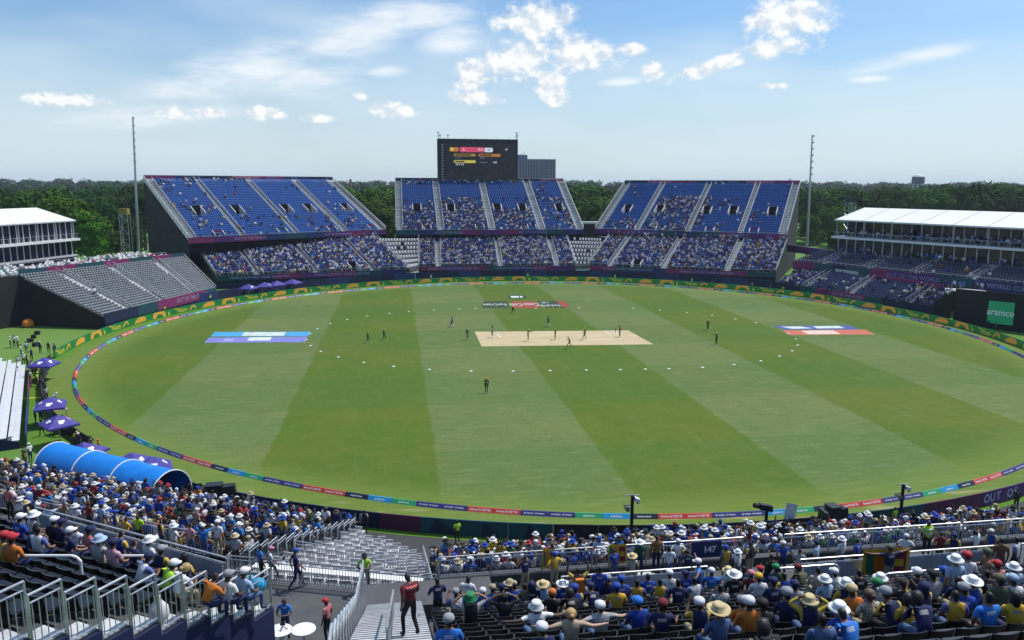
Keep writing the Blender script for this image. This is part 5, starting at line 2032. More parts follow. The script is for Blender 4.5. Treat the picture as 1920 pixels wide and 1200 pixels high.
def body_mesh(pose, sub=1):
    """one continuous skinned figure; slots: 0 skin, 1 shirt, 2 trousers, 3 shoes, 4 hair, 5 lower arm"""
    J = POSES[pose]
    names = list(J)
    idx = {n_: i for i, n_ in enumerate(names)}
    me = bpy.data.meshes.new('armature_' + pose)
    verts = [J[n_] for n_ in names]
    edges = [(idx[a], idx[b]) for a, b, _ in BONES]
    rad = [RAD[n_] for n_ in names]
    # fingers and thumb: short chains rooted in the palm
    for sd in 'LR':
        w, h = np.array(J['wr' + sd]), np.array(J['ha' + sd])
        d = unit(h - w)
        side = unit(np.cross(d, arr(0, 0, 1)) if abs(d[2]) < .9 else np.cross(d, arr(0, 1, 0)))
        o = len(verts)
        verts.append(tuple(h + d * .09))
        rad.append((.018, .034))
        edges.append((idx['ha' + sd], o))
        verts.append(tuple(h - d * .02 + side * .05 * (1 if sd == 'L' else -1)))
        rad.append((.013, .013))
        edges.append((idx['ha' + sd], o + 1))
    me.from_pydata(verts, edges, [])
    ob = bpy.data.objects.new('armature_' + pose, me)
    COL.objects.link(ob)
    sk = ob.modifiers.new('skin', 'SKIN')
    sk.branch_smoothing = .6
    lay = me.skin_vertices[0].data
    for i, r_ in enumerate(rad):
        r_ = (r_, r_) if isinstance(r_, float) else r_
        lay[i].radius = r_
        lay[i].use_root = (i == idx['pel'])
    if sub:
        ss = ob.modifiers.new('sub', 'SUBSURF')
        ss.levels = ss.render_levels = sub
    dg = bpy.context.evaluated_depsgraph_get()
    out = bpy.data.meshes.new_from_object(ob.evaluated_get(dg))
    bpy.data.objects.remove(ob)
    out.name = 'figure_' + pose
    out.materials.clear()
    for m_ in (M_SKIN['brown'], M_NAVY, M_NAVY, M_SHOE, M_HAIR, M_NAVY):
        out.materials.append(m_)
    A = np.array([J[a] for a, b, _ in BONES])
    B = np.array([J[b] for a, b, _ in BONES])
    code = [c_ for *_, c_ in BONES]
    hed, top = np.array(J['hed']), np.array(J['top'])
    upv = unit(top - hed)
    for p in out.polygons:
        c_ = np.array(p.center)
        AB = B - A
        t = np.clip(((c_ - A) * AB).sum(1) / (AB * AB).sum(1), 0, 1)
        dist = np.linalg.norm(c_ - (A + AB * t[:, None]), axis=1)
        j = int(dist.argmin())
        s_ = code[j]
        nm = BONES[j]
        if nm[0] in ('elL', 'elR'):
            s_ = 5
        if nm[0] in ('shL', 'shR') and t[j] > .72:
            s_ = 5
        if nm == ('che', 'nek', 1) and t[j] > .8:
            s_ = 0
        if nm[0] in ('hed',) or nm == ('nek', 'hed', 0):
            rel = c_ - hed
            if rel @ upv > .03 or (rel[1] < -.01 and rel @ upv > -.06):
                s_ = 4
        p.material_index = s_
        p.use_smooth = True
    return out


for ps in POSES:
    BODY[ps] = body_mesh(ps, 1)

# hats, long hair, eyes and nose: children of a figure, in head coordinates
def hat_mesh(kind):
    k = MB()
    if kind == 'cap':
        k.lathe([(.112, -.005), (.116, .03), (.104, .075), (.07, .105), (.02, .12)], 14)
        n = 9
        top = []
        for i in range(n):
            a = math.pi * i / (n - 1)
            top.append((.098 * math.cos(a), .045 + .145 * math.sin(a), .012 + .008 * math.sin(a)))
        k.prism(top, (0, 0, -.012))
    elif kind == 'bucket':
        k.lathe([(.175, -.035), (.172, -.028), (.122, .02), (.116, .075), (.10, .105), (.03, .112)], 16)
    elif kind == 'sun':
        k.lathe([(.19, -.02), (.193, -.008), (.15, .012), (.116, .02), (.112, .085), (.085, .115), (.02, .108)], 18)
    elif kind == 'straw':
        V = []
        n = 20
        prof = [(.212, .0), (.214, .012), (.17, .012), (.12, .02), (.112, .10), (.075, .135), (.015, .118)]
        f = []
        for r_, z in prof:
            for i in range(n):
                a = 2 * math.pi * i / n
                lift = .045 * (math.cos(a) ** 2) * max(0, (r_ - .13) / .14)
                V.append((r_ * math.cos(a), r_ * 1.05 * math.sin(a), z + lift))
        for q_ in range(len(prof) - 1):
            for i in range(n):
                j = (i + 1) % n
                f.append((q_ * n + i, q_ * n + j, (q_ + 1) * n + j, (q_ + 1) * n + i))
        f.append(tuple(range(6 * n, 7 * n)))
        f.append(tuple(range(n))[::-1])
        k.add(V, f)
    elif kind == 'hair':
        k.lathe([(.05, -.27), (.088, -.21), (.10, -.10), (.106, -.02), (.10, .05), (.066, .094), (.02, .105)], 14)
        k.v = [(x, y * (.75 if y > 0 else 1.0) - (.035 if z < .0 else .01), z) for x, y, z in k.v]
    elif kind == 'bun':
        k.lathe([(.10, -.06), (.116, 0), (.108, .05), (.07, .098), (.02, .11)], 14)
        k.v = [(x, y - .01, z) for x, y, z in k.v]
        k.lathe([(.02, -.04), (.05, -.015), (.055, .02), (.02, .055)], 10, 0, (0, -.13, .02))
    elif kind == 'hood':
        k.lathe([(.13, -.22), (.128, -.1), (.125, 0), (.11, .07), (.06, .115), (.01, .125)], 14)
        k.v = [(x, y - .03, z) for x, y, z in k.v]
    elif kind == 'helmet':
        k.lathe([(.125, -.05), (.13, .02), (.118, .08), (.08, .118), (.02, .135)], 14)
        k.box(-.09, .09, .09, .19, .0, .02)
    return k


HATK = {h: hat_mesh(h) for h in ('cap', 'bucket', 'sun', 'straw', 'hair', 'bun', 'hood', 'helmet')}
HATC = {}


def hat(kind, m):
    key = (kind, m.name)
    if key not in HATC:
        HATC[key] = HATK[kind].mesh(kind, m, smooth=True)
    return HATC[key]


FACE = {n_: [] for n_ in M_SKIN}
M_EYE, M_LIP = mat('eye', (.02, .015, .012), .3, 0), mat('lips', (.20, .07, .06), .5, 0)
for sx_ in (-1, 1):
    k = MB()
    k.lathe([(.004, -.012), (.013, 0), (.004, .012)], 8, 0, (sx_ * .033, .098, .0))
    me_ = k.mesh('eye', M_EYE)
    for n_ in M_SKIN:
        FACE[n_].append(('eye', me_))
    for n_, m_ in M_SKIN.items():
        k = MB()
        k.lathe([(.008, -.035), (.018, -.005), (.016, .02), (.006, .035)], 8, 0, (sx_ * .088, .01, -.012))
        FACE[n_].append(('ear', k.mesh('ear', m_)))
k = MB()
k.box(-.025, .025, .088, .098, -.075, -.066)
me_ = k.mesh('mouth', M_LIP)
for n_, m_ in M_SKIN.items():
    FACE[n_].append(('mouth', me_))
    k = MB()
    k.add([(-.016, .095, -.04), (.016, .095, -.04), (0, .125, -.038), (0, .098, .012)], [(0, 1, 2), (0, 2, 3), (1, 3, 2), (0, 3, 1)])
    FACE[n_].append(('nose', k.mesh('nose', m_)))

CLOTH = {}
CC = {'royal blue': (.012, .055, .34), 'navy': (.010, .016, .075), 'bright blue': (.02, .17, .58), 'white': (.74, .74, .74), 'yellow': (.66, .40, .03), 'orange': (.60, .17, .02), 'red': (.45, .025, .03),
      'dark red': (.16, .015, .02), 'black': (.013, .013, .016), 'grey': (.27, .28, .30), 'green': (.02, .20, .07), 'pale blue': (.36, .50, .66), 'khaki': (.34, .28, .18), 'brown': (.22, .10, .045),
      'lime': (.42, .72, .04), 'straw': (.56, .45, .24), 'olive': (.10, .11, .06), 'denim': (.07, .12, .24), 'pink': (.55, .20, .28), 'cyan': (.03, .38, .60), 'dark green': (.012, .07, .035), 'sand': (.45, .36, .24)}


def plain(n_):
    return mat('plain_' + n_.replace(' ', '_'), CC[n_], .8, .14, 7.0, bump=.2)


def cloth(n_):
    if n_ not in CLOTH:
        m = CLOTH[n_] = mat('cloth_' + n_.replace(' ', '_'), CC[n_], .8, .16, 5.0, bump=.25)
        # woven checks and stripes on some cloths, and a paler print on the jerseys
        t = NT(m.node_tree)
        b = t.n['Principled BSDF']
        src = b.inputs['Base Color'].links[0].from_socket
        sp = t.new('ShaderNodeSeparateXYZ')
        t.l.new(t.new('ShaderNodeTexCoord').outputs['Object'], sp.inputs[0])
        x, y, z = sp.outputs
        oi = t.new('ShaderNodeObjectInfo').outputs['Random']
        if n_ in ('pink', 'grey', 'khaki', 'red'):
            f = t.m('MULTIPLY', t.m('ADD', t.ramp(t.m('SINE', t.m('MULTIPLY', z, 95)), .1, .3), t.ramp(t.m('SINE', t.m('MULTIPLY', x, 95)), .1, .3)), .28)
            t.l.new(t.mix(f, src, (.75, .72, .70, 1)), b.inputs['Base Color'])
        elif n_ in ('royal blue', 'navy', 'bright blue', 'yellow', 'white', 'black'):
            # a chest and back print on about half of them, side panels on others
            inx = t.m('LESS_THAN', t.m('ABSOLUTE', x), .085)
            band = t.m('LESS_THAN', t.m('ABSOLUTE', t.m('SUBTRACT', t.m('MODULO', z, .42), .08)), .035)
            pr = t.m('MULTIPLY', t.m('MULTIPLY', inx, band), t.m('MULTIPLY', t.m('GREATER_THAN', oi, .45), t.ramp(t.noise(None, 60, 1), .42, .5)))
            sd_ = t.m('MULTIPLY', t.m('GREATER_THAN', t.m('ABSOLUTE', x), .155), t.m('LESS_THAN', oi, .30))
            tint = {'white': (.05, .10, .40, 1), 'yellow': (.03, .06, .35, 1), 'black': (.5, .5, .5, 1)}.get(n_, (.72, .50, .05, 1))
            c_ = t.mix(t.m('MULTIPLY', pr, .8), src, {'yellow': (.05, .06, .3, 1), 'white': (.1, .1, .1, 1)}.get(n_, (.75, .72, .6, 1)))
            t.l.new(t.mix(t.m('MULTIPLY', sd_, .85), c_, tint), b.inputs['Base Color'])
    return CLOTH[n_]


GOLD = mat('gold_trim', (.66, .40, .03), .7, .1)
PEOPLE = []
HATNAME = {'cap': 'cap', 'bucket': 'bucket hat', 'sun': 'sun hat', 'straw': 'wide straw hat', 'helmet': 'helmet', 'hood': 'hood'}


def person(loc, rz, pose='stand', shirt='navy', trousers='black', hatk=None, hatc=None, skin='brown', sleeve=False, hair=None, shoes=None, scale=1.0, label=None, group=None, where='', face=None, doing=None):
    """rz: heading the figure faces, 0 = along +Y, positive turns to the left"""
    seated = pose.startswith('sit')
    if hatk in ('hair', 'bun'):
        hd = 'dark haired' if hatc in (None, 'black') else hatc + ' haired'
        desc = '%s person in %s top' % (hd, shirt)
    elif hatk:
        desc = 'person in %s top and %s %s' % (shirt, hatc, HATNAME[hatk])
    else:
        desc = 'bareheaded person in %s top' % shirt
    if label is None:
        label = ('%s %s %s' % (desc, doing or ('seated' if seated else 'standing'), where)).strip()
    o = thing('person', label, 'person', loc, rz, group)
    o.scale = (scale,) * 3
    b = put('body', BODY[pose], o)
    sm = M_SKIN[skin]
    sc__ = plain(shirt) if (label and 'officer' in label or group == 'cricketers on the field') else cloth(shirt)
    hm = {None: M_HAIR, 'brown': M_HAIRB, 'blond': M_HAIRL, 'black': M_HAIR}.get(hair, M_HAIR)
    for i, m_ in enumerate((sm, sc__, plain(trousers), shoes or M_SHOE, hm, sc__ if sleeve else sm)):
        b.material_slots[i].link = 'OBJECT'
        b.material_slots[i].material = m_
    J = POSES[pose]
    hd_, tp = Vector(J['hed']), Vector(J['top'])
    u_ = (tp - hd_).normalized()
    fwd_ = Vector((0, 1, 0))
    x_ = fwd_.cross(u_).normalized()
    y_ = u_.cross(x_)
    if hatk:
        mm = plain(hatc) if hatk not in ('hair', 'bun') else {'brown': M_HAIRB, 'blond': M_HAIRL}.get(hatc, M_HAIR)
        hp = hd_ + u_ * (.028 if hatk not in ('hair', 'bun', 'hood') else .012)
        h_ = put({'hair': 'hair', 'bun': 'hair'}.get(hatk, 'hood' if hatk == 'hood' else 'hat'), hat(hatk, mm), o)
        h_.matrix_local = Matrix(((x_[0], y_[0], u_[0], hp[0]), (x_[1], y_[1], u_[1], hp[1]), (x_[2], y_[2], u_[2], hp[2]), (0, 0, 0, 1)))
    # faces that turn towards the viewer get their features
    if face is None:
        fx, fy = -math.sin(rz), math.cos(rz)
        face = (fx * -loc[0] + fy * -loc[1]) / (math.hypot(loc[0], loc[1]) + 1e-6) > -.35
    if face and math.hypot(loc[0], loc[1]) < 60:
        for nm, me in FACE[skin]:
            f_ = put(nm, me, o)
            f_.matrix_local = Matrix(((x_[0], y_[0], u_[0], hd_[0]), (x_[1], y_[1], u_[1], hd_[1]), (x_[2], y_[2], u_[2], hd_[2]), (0, 0, 0, 1)))
    PEOPLE.append(o)
    return o


def face_to(p, q):
    return math.atan2(-(q[0] - p[0]), q[1] - p[1])


# ---------------------------------------------------------------- players and umpires
M_BAT = mat('willow_bat', (.45, .33, .18), .6, .1)
GRP = 'cricketers on the field'
PITCHC = (24.5, 118.4)
pl = [(690, 643, 'walk', 'fielder in green and gold walking, first of the two left of the pitch', -90, 'fg'), (720, 638, 'walk', 'fielder in green walking behind another towards the pitch', -80, 'fg'),
      (848, 614, 'walk', 'batter in navy with white pads walking off the pitch', 60, 'bn'), (876, 637, 'walk', 'fielder in dark green striding away left of the bare pitch', -60, 'fg'),
      (923, 633, 'stand', 'umpire in pinkish shirt at the left stumps', -95, 'um'), (912, 737, 'stand', 'lone fielder in green facing the pitch on the near outfield', 5, 'fg'),
      (990, 639, 'point', 'fielder in green standing on the clay pitch', -90, 'fg'), (1028, 613, 'walk', 'batter in blue with white pads beyond the pitch', 80, 'bn'),
      (1041, 637, 'hips', 'fielder in green on the pitch with hands on hips', 90, 'fg'), (1068, 654, 'run', 'fielder in green jogging along the near edge of the pitch', 70, 'fg'),
      (1096, 637, 'walk', 'fielder in green walking across the pitch', 80, 'fg'), (1162, 632, 'hips', 'umpire in a red shirt beside the right stumps', 90, 'ur'),
      (1327, 620, 'hips', 'fielder in green standing on the dark stripe right of the pitch, further off', 120, 'fg'), (1343, 646, 'point', 'fielder in green with raised arm right of the pitch', 100, 'fg'),
      (962, 587, 'crouch', 'fielder in green crouching beside the red turf advert', 180, 'fg')]
for px, py, ps, lab, rz, kd in pl:
    p = gz(px, py)
    sh, tr, hk, hc = {'fg': ('dark green', 'dark green', 'cap', 'yellow'), 'bn': ('royal blue', 'navy', 'helmet', 'navy'), 'um': ('pink', 'black', 'sun', 'navy'), 'ur': ('red', 'black', 'cap', 'black')}[kd]
    o = person((p[0], p[1], .004 if not (899 < px < 1200 and 622 < py < 646) else .008), R(rz), ps, sh, tr, hk, hc, 'dark' if kd == 'fg' else 'brown', shoes=M_SHOEW, label=lab, group=GRP, scale=1.06)
    if kd == 'fg':
        k = MB()
        k.tube((0, .005, 1.20), (0, .005, 1.27), .178, 12)
        k.v = [(x, y * .74, z) for x, y, z in k.v]
        if ps not in ('crouch', 'run'):
            put('gold_band', k.mesh('gold_band', GOLD), o)
    if kd == 'bn':
        for sx_, nm in ((-1, 'L'), (1, 'R')):
            J = POSES[ps]
            k = MB()
            a, b = np.array(J['kn' + nm]) + arr(0, .05, .12), np.array(J['an' + nm]) + arr(0, .06, 0)
            k.tube(a, b, .085, 8, 0, .07)
            put('leg_pad', k.mesh('leg_pad', M_WHITE), o)
        J = POSES[ps]
        h = np.array(J['haR'])
        k = MB()
        k.bar(h, h + arr(.02, .25, -.25), .035)
        k.bar(h + arr(.02, .25, -.25), h + arr(.05, .62, -.55), .11, .05)
        put('bat', k.mesh('bat', M_BAT), o)
# spider camera hanging over the field and the small shadow it throws
p = at_y(1118, 572, 150)
sc_ = thing('cable_camera', 'black cable camera hanging over the far outfield', 'camera', tuple(p))
k = MB()
k.lathe([(.15, -.9), (.5, -.7), (.55, -.3), (.3, 0)], 10, 0, p)
k.obj('camera_head', M_CASE, sc_)
k = MB()
for a in range(4):
    d = arr(math.cos(a * 1.57 + .4), math.sin(a * 1.57 + .4), .25)
    k.bar(p, p + d * 1.6, .12)
k.obj('rotor_arm', M_CASE, sc_)
# ---------------------------------------------------------------- left sideline: parasols, tunnel, bleacher
M_UMB = mat('violet_navy_parasol_cloth', (.055, .042, .27), .7, .1, 1.5)
M_CYAN = mat('cyan_print', (.10, .45, .60), .6, .05)


def parasol_parts():
    n = 4
    k = MB()
    R0, H0 = 2.15, .85
    V = [(0, 0, 2.95)] + [(R0 * math.cos(2 * math.pi * i / n + .39), R0 * math.sin(2 * math.pi * i / n + .39), 2.95 - H0) for i in range(n)]
    V += [(R0 * math.cos(2 * math.pi * i / n + .39), R0 * math.sin(2 * math.pi * i / n + .39), 2.95 - H0 - .2) for i in range(n)]
    f = [(0, 1 + i, 1 + (i + 1) % n) for i in range(n)] + [(1 + i, 1 + n + i, 1 + n + (i + 1) % n, 1 + (i + 1) % n) for i in range(n)]
    k.add(V, f)
    can = k.mesh('canopy', M_UMB)
    k = MB()
    k.tube((0, 0, .06), (0, 0, 2.95), .03, 8)
    pole = k.mesh('pole', M_ALU)
    k = MB()
    k.lathe([(.32, 0), (.32, .05), (.08, .09)], 14)
    base = k.mesh('base', M_BLACK)
    prints = []
    for j, a in enumerate((1.175, 2.746, 4.317, 5.888)):
        k = MB()
        c, s_ = math.cos(a), math.sin(a)

        def P(r_, w):
            z = 2.95 - H0 * r_ / (R0 * .7071) + .012
            return (r_ * c - w * s_, r_ * s_ + w * c, z)
        k.add([P(.75, -.3), P(1.15, -.34), P(1.15, .1), P(.95, .12), P(.95, .3), P(.75, .3)], [tuple(range(6))])
        prints.append(k.mesh('white_print', M_LETW))
    return can, pole, base, prints


UC, UP_, UB, UPR = parasol_parts()
UL = ['violet navy parasol beside the crew in magenta shirts', 'violet navy parasol next to the yellow mat', 'violet navy parasol over the tan table', 'violet navy parasol beyond the blue tunnel',
      'violet navy parasol at the mouth of the blue tunnel, nearer the fence', 'violet navy parasol at the tunnel mouth with its corner over the rope']
for i, (px, py) in enumerate(((80, 668), (93, 742), (108, 775), (158, 826), (243, 846), (284, 854))):
    p = gz(px, py, 2.95)
    o = thing('parasol', UL[i], 'parasol', (p[0], p[1], -.03), .3 + .4 * i, 'parasols along the left boundary')
    o.scale = (.86, .86, .97)
    o.rotation_euler = (random.uniform(-.06, .06), random.uniform(-.06, .06), .3 + .4 * i)
    for nm, me in (('canopy', UC), ('pole', UP_), ('base', UB)):
        put(nm, me, o)
    for me in UPR:
        put('white_print', me, o)
# parasols of the far crew below the left stand and right bank
for i, (px, py) in enumerate(((472, 533), (517, 531), (550, 530), (590, 529), (1493, 547), (1640, 566), (1560, 545))):
    p = gz(px, py, 2.95)
    dv = arr(p[0] - CX, p[1] - CY)
    dv = dv / np.linalg.norm(dv) * 73.3
    p = arr(CX + dv[0], CY + dv[1], 0)
    o = thing('parasol', 'violet navy parasol behind the green boards below the %s' % ('left grandstand' if px < 800 else 'slate seat bank'), 'parasol', (p[0], p[1], -.03), .5 * i, 'parasols behind the green boards')
    for nm, me in (('canopy', UC), ('pole', UP_), ('base', UB), ('white_print', UPR[0]), ('white_print', UPR[3])):
        put(nm, me, o)

# players' tunnel
ta, tb_ = gz(100, 831, 2.95)[:2], gz(318, 884, 2.95)[:2]
td = unit(tb_ - ta)
tn = arr(-td[1], td[0])
tun = thing('players_tunnel', 'bright blue arched fabric tunnel with white hoops beside the lower crowd', 'tunnel', (ta[0], ta[1], 0))
M_TUN = mat('bright_blue_tunnel_cloth', (.004, .20, .66), .5, .10, 1.1, bump=.9)
rad_, spring = 1.75, 1.2


def arch_pt(c, a, r_):
    return (c[0] + tn[0] * r_ * math.cos(a), c[1] + tn[1] * r_ * math.cos(a), spring + r_ * math.sin(a))


Lt = np.linalg.norm(tb_ - ta)
prof = [(1.0, None)] + [(None, math.pi * i / 14) for i in range(15)] + [(-1.0, None)]
ring = lambda s_, r_=rad_: ([(ta[0] + td[0] * s_ + tn[0] * r_, ta[1] + td[1] * s_ + tn[1] * r_, 0)] + [arch_pt(ta + td * s_, math.pi * i / 14, r_) for i in range(15)] +
                            [(ta[0] + td[0] * s_ - tn[0] * r_, ta[1] + td[1] * s_ - tn[1] * r_, 0)])
hoops = [0.0, .335 * Lt, .655 * Lt, Lt]
for a, b in zip(hoops[:-1], hoops[1:]):
    k = MB()
    nseg = 6
    rings = []
    for j in range(nseg + 1):
        s_ = a + (b - a) * j / nseg
        rings.append(ring(s_, rad_ - .035 * math.sin(math.pi * j / nseg)))
    V = [p for r_ in rings for p in r_]
    m_ = len(rings[0])
    k.add(V, [(j * m_ + i, j * m_ + i + 1, (j + 1) * m_ + i + 1, (j + 1) * m_ + i) for j in range(nseg) for i in range(m_ - 1)])
    k.obj('fabric_bay', M_TUN, tun, True)
for s_ in hoops:
    k = MB()
    k.path(ring(s_, rad_ + .03), .05, 6)
    k.obj('hoop', M_WHITE, tun)

# white bleacher with printed fence in front
b0, b1 = gz(47, 690, .7)[:2], gz(36, 826, .7)[:2]
bd = unit(b1 - b0)
bn_ = arr(bd[1], -bd[0])
if bn_ @ (arr(CX, CY) - b0) > 0:
    bn_ = -bn_
b0 = b0 - bd * 2.0
bb = thing('bleacher', 'bare white aluminium bleacher at the left edge of the ground', 'bleacher', (b0[0], b0[1], 0))
Lb = np.linalg.norm(b1 - b0)
M_BLE = mat('white_aluminium_plank', (.66, .67, .68), .45, .08, 2.0, metal=.1)
for r_ in range(9):
    z = .75 + .34 * r_
    o0, o1 = b0 + bn_ * (r_ * .95), b1 + bn_ * (r_ * .95)
    k = MB()
    q0, q1 = o0 + bn_ * .90, o1 + bn_ * .90
    k.hexa([(*o0, z - .06), (*o1, z - .06), (*q1, z - .06), (*q0, z - .06), (*o0, z), (*o1, z), (*q1, z), (*q0, z)])
    k.obj('foot_plank', M_BLE, bb)
    k = MB()
    q0, q1 = o0 + bn_ * .45, o1 + bn_ * .45
    e0, e1 = o0 + bn_ * .80, o1 + bn_ * .80
    k.hexa([(*q0, z + .38), (*q1, z + .38), (*e1, z + .38), (*e0, z + .38), (*q0, z + .44), (*q1, z + .44), (*e1, z + .44), (*e0, z + .44)])
    k.obj('bench_plank', M_BLE, bb)
k = MB()
for s_ in np.linspace(0, Lb, 9):
    for r_ in range(0, 9, 2):
        p = b0 + bd * s_ + bn_ * (r_ * .95 + .6)
        k.bar((*p, 0), (*p, .75 + .34 * r_ + .38), .08)
k.obj('understructure', M_STEEL, bb)
k = MB()
pe = b1 + bn_ * 8.6
k.prism([(*b1, 0), (*pe, 0), (*pe, 3.4), (*b1, .6)], (bd[0] * .1, bd[1] * .1, 0))
k.obj('end_skirt', M_NAVY, bb)
for s0, s1, m_ in ((0, .25, M_PURPLE), (.25, .48, M_MAGENTA), (.48, .72, M_TEAL), (.72, .9, mat('blue_banner', (.02, .06, .30), .7, .1)), (.9, 1.0, M_INDIGO)):
    k = MB()
    f = -bn_ * .5
    k.slab(b0 + bd * (Lb * s0 + .02) + f, b0 + bd * (Lb * s1 - .02) + f, .05, 1.15, .06)
    k.obj('printed_fence', m_, bb)

# small things on the strip of turf
for i, (px, py) in enumerate(((70, 627), (63, 634), (57, 641), (67, 649))):
    p = gz(px, py)
    k = MB()
    k.box(-.35, .35, -.3, .3, 0, .55)
    k.box(-.3, .3, -.31, -.305, .08, .5)
    k.box(-.12, .12, -.03, .03, .56, .62)
    tag(put('equipment_case', k.mesh('equipment_case', M_BLACK), None, (p[0], p[1], -.03), (0, 0, .4 * i)), 'black equipment case lying on the turf before the black wall', 'case', 'black cases on the turf')
p = gz(53, 613)
k = MB()
k.lathe([(.5, 0), (.85, .25), (.95, .7), (.8, 1.1), (.35, 1.35), (.1, 1.4)], 14)
k.v = [(x * (1 + .12 * math.sin(5 * z)), y * (1 + .1 * math.cos(4 * x)), z) for x, y, z in k.v]
tag(put('orange_sack', k.mesh('orange_sack', mat('orange_vinyl', (.75, .22, .02), .5, .1, 1.5), smooth=True), None, (p[0], p[1], -.03)), 'bulging orange sack at the foot of the black wall', 'sack')
p = gz(58, 747)
k = MB()
k.box(-1.3, 1.3, -.25, .25, 0, .08)
k.box(-1.32, 1.32, -.02, .02, .08, .1)
tag(put('yellow_mat', k.mesh('yellow_mat', mat('yellow_vinyl', (.65, .55, .03), .5, .08)), None, (p[0], p[1], -.03), (0, 0, .15)), 'yellow cable mat across the turf beside the bleacher fence', 'mat')
for px, py, lab in ((107, 768, 'tan folding table under the parasols next to the fence'), (113, 798, 'tan folding table between two parasols')):
    p = gz(px, py, .75)
    t_ = thing('folding_table', lab, 'table', (p[0], p[1], -.03), .5, 'crew tables on the left')
    k = MB()
    k.box(-.9, .9, -.4, .4, .72, .77)
    put('table_top', k.mesh('table_top', mat('tan_wood', (.48, .36, .22), .6, .1)), t_)
    for sx_ in (-.8, .8):
        for sy_ in (-.33, .33):
            k = MB()
            k.bar((sx_, sy_, 0), (sx_, sy_, .72), .05)
            put('leg', k.mesh('leg', M_STEEL), t_)

# crew and spectators on the left sideline
SW = 'on turf beside the bleacher'
side = [(20, 652, 'stand', 'white', 'black', 'cap', 'white'), (27, 650, 'hips', 'white', 'navy', 'cap', 'navy'), (34, 652, 'stand', 'white', 'black', 'sun', 'white'), (50, 662, 'stand', 'pale blue', 'navy', 'cap', 'navy'),
        (35, 690, 'stand', 'grey', 'black', None, None), (36, 712, 'walk', 'white', 'navy', None, None), (45, 685, 'hold', 'white', 'black', 'cap', 'white'), (52, 690, 'stand', 'navy', 'black', 'cap', 'navy'),
        (63, 706, 'stand', 'pink', 'black', 'cap', 'white'), (68, 712, 'hold', 'dark red', 'black', 'cap', 'white'), (72, 724, 'stand', 'lime', 'khaki', 'cap', 'lime'), (78, 715, 'hips', 'pink', 'navy', 'cap', 'white'),
        (76, 662, 'stand', 'navy', 'black', 'cap', 'white'), (92, 662, 'stand', 'black', 'black', None, None), (103, 665, 'stand', 'black', 'black', None, None),
        (67, 795, 'stand', 'royal blue', 'navy', 'cap', 'white'), (77, 792, 'hold', 'black', 'black', None, None), (128, 812, 'stand', 'red', 'black', 'cap', 'red'), (100, 818, 'crouch', 'navy', 'black', 'cap', 'white'),
        (47, 872, 'stand', 'black', 'black', None, None), (58, 866, 'stand', 'white', 'navy', 'cap', 'white'), (50, 880, 'hips', 'brown', 'black', None, None), (187, 858, 'stand', 'orange', 'black', 'cap', 'orange'), (138, 832, 'crouch', 'yellow', 'denim', 'cap', 'straw')]
side += [(60, 700, 'stand', 'navy', 'black', 'cap', 'navy'), (58, 725, 'hold', 'dark red', 'khaki', 'cap', 'white'), (82, 735, 'stand', 'black', 'black', None, None), (88, 752, 'stand', 'grey', 'black', 'cap', 'black'), (100, 757, 'crouch', 'white', 'navy', 'cap', 'white'),
         (86, 770, 'hold', 'navy', 'navy', 'cap', 'navy'), (96, 778, 'stand', 'black', 'denim', None, None), (90, 803, 'stand', 'olive', 'black', None, None), (108, 806, 'crouch', 'white', 'black', 'cap', 'navy'), (118, 818, 'stand', 'black', 'black', 'cap', 'black'),
         (80, 818, 'walk', 'navy', 'black', None, None), (150, 845, 'stand', 'navy', 'black', 'cap', 'white'), (172, 850, 'hold', 'black', 'black', None, None), (40, 668, 'stand', 'white', 'navy', 'cap', 'navy'), (60, 676, 'hold', 'navy', 'black', None, None)]
for px, py, ps, sh, tr, hk, hc in side:
    p = gz(px, py)
    person((p[0], p[1], -.03), random.uniform(-3, 3), ps, sh, tr, hk, hc, random.choice(['dark', 'brown', 'tan']), where='by the left parasols' if py > 690 else SW, group='people on the left sideline')
# hi-vis stewards and photographers behind the far boards
FW = 'behind the green boards'
for i, (px, py, sh, hk, hc) in enumerate(((246, 600, 'lime', None, None), (313, 590, 'lime', 'cap', 'black'), (272, 597, 'navy', 'cap', 'white'), (395, 568, 'lime', 'cap', 'lime'), (455, 560, 'navy', 'cap', 'white'), (500, 553, 'red', None, None),
                              (662, 534, 'lime', None, None), (808, 528, 'white', 'cap', 'lime'), (990, 526, 'lime', 'cap', 'lime'), (1152, 528, 'lime', 'cap', 'lime'), (1297, 535, 'white', 'straw', 'straw'), (1328, 540, 'black', None, None), (1393, 548, 'black', 'cap', 'white'),
                              (1458, 552, 'lime', None, None), (1582, 574, 'lime', 'cap', 'white'), (1852, 618, 'navy', None, None), (1860, 622, 'black', None, None))):
    p = gz(px, py)
    d = arr(p[0] - CX, p[1] - CY)
    rr = np.linalg.norm(d)
    d = d / rr * max(rr, 72.2)
    person((CX + d[0], CY + d[1], -.03), face_to(d, (0, 0)), 'stand' if i % 3 else 'hold', sh, 'black', hk, hc, 'dark', where=FW, group='people behind the green boards', face=False)
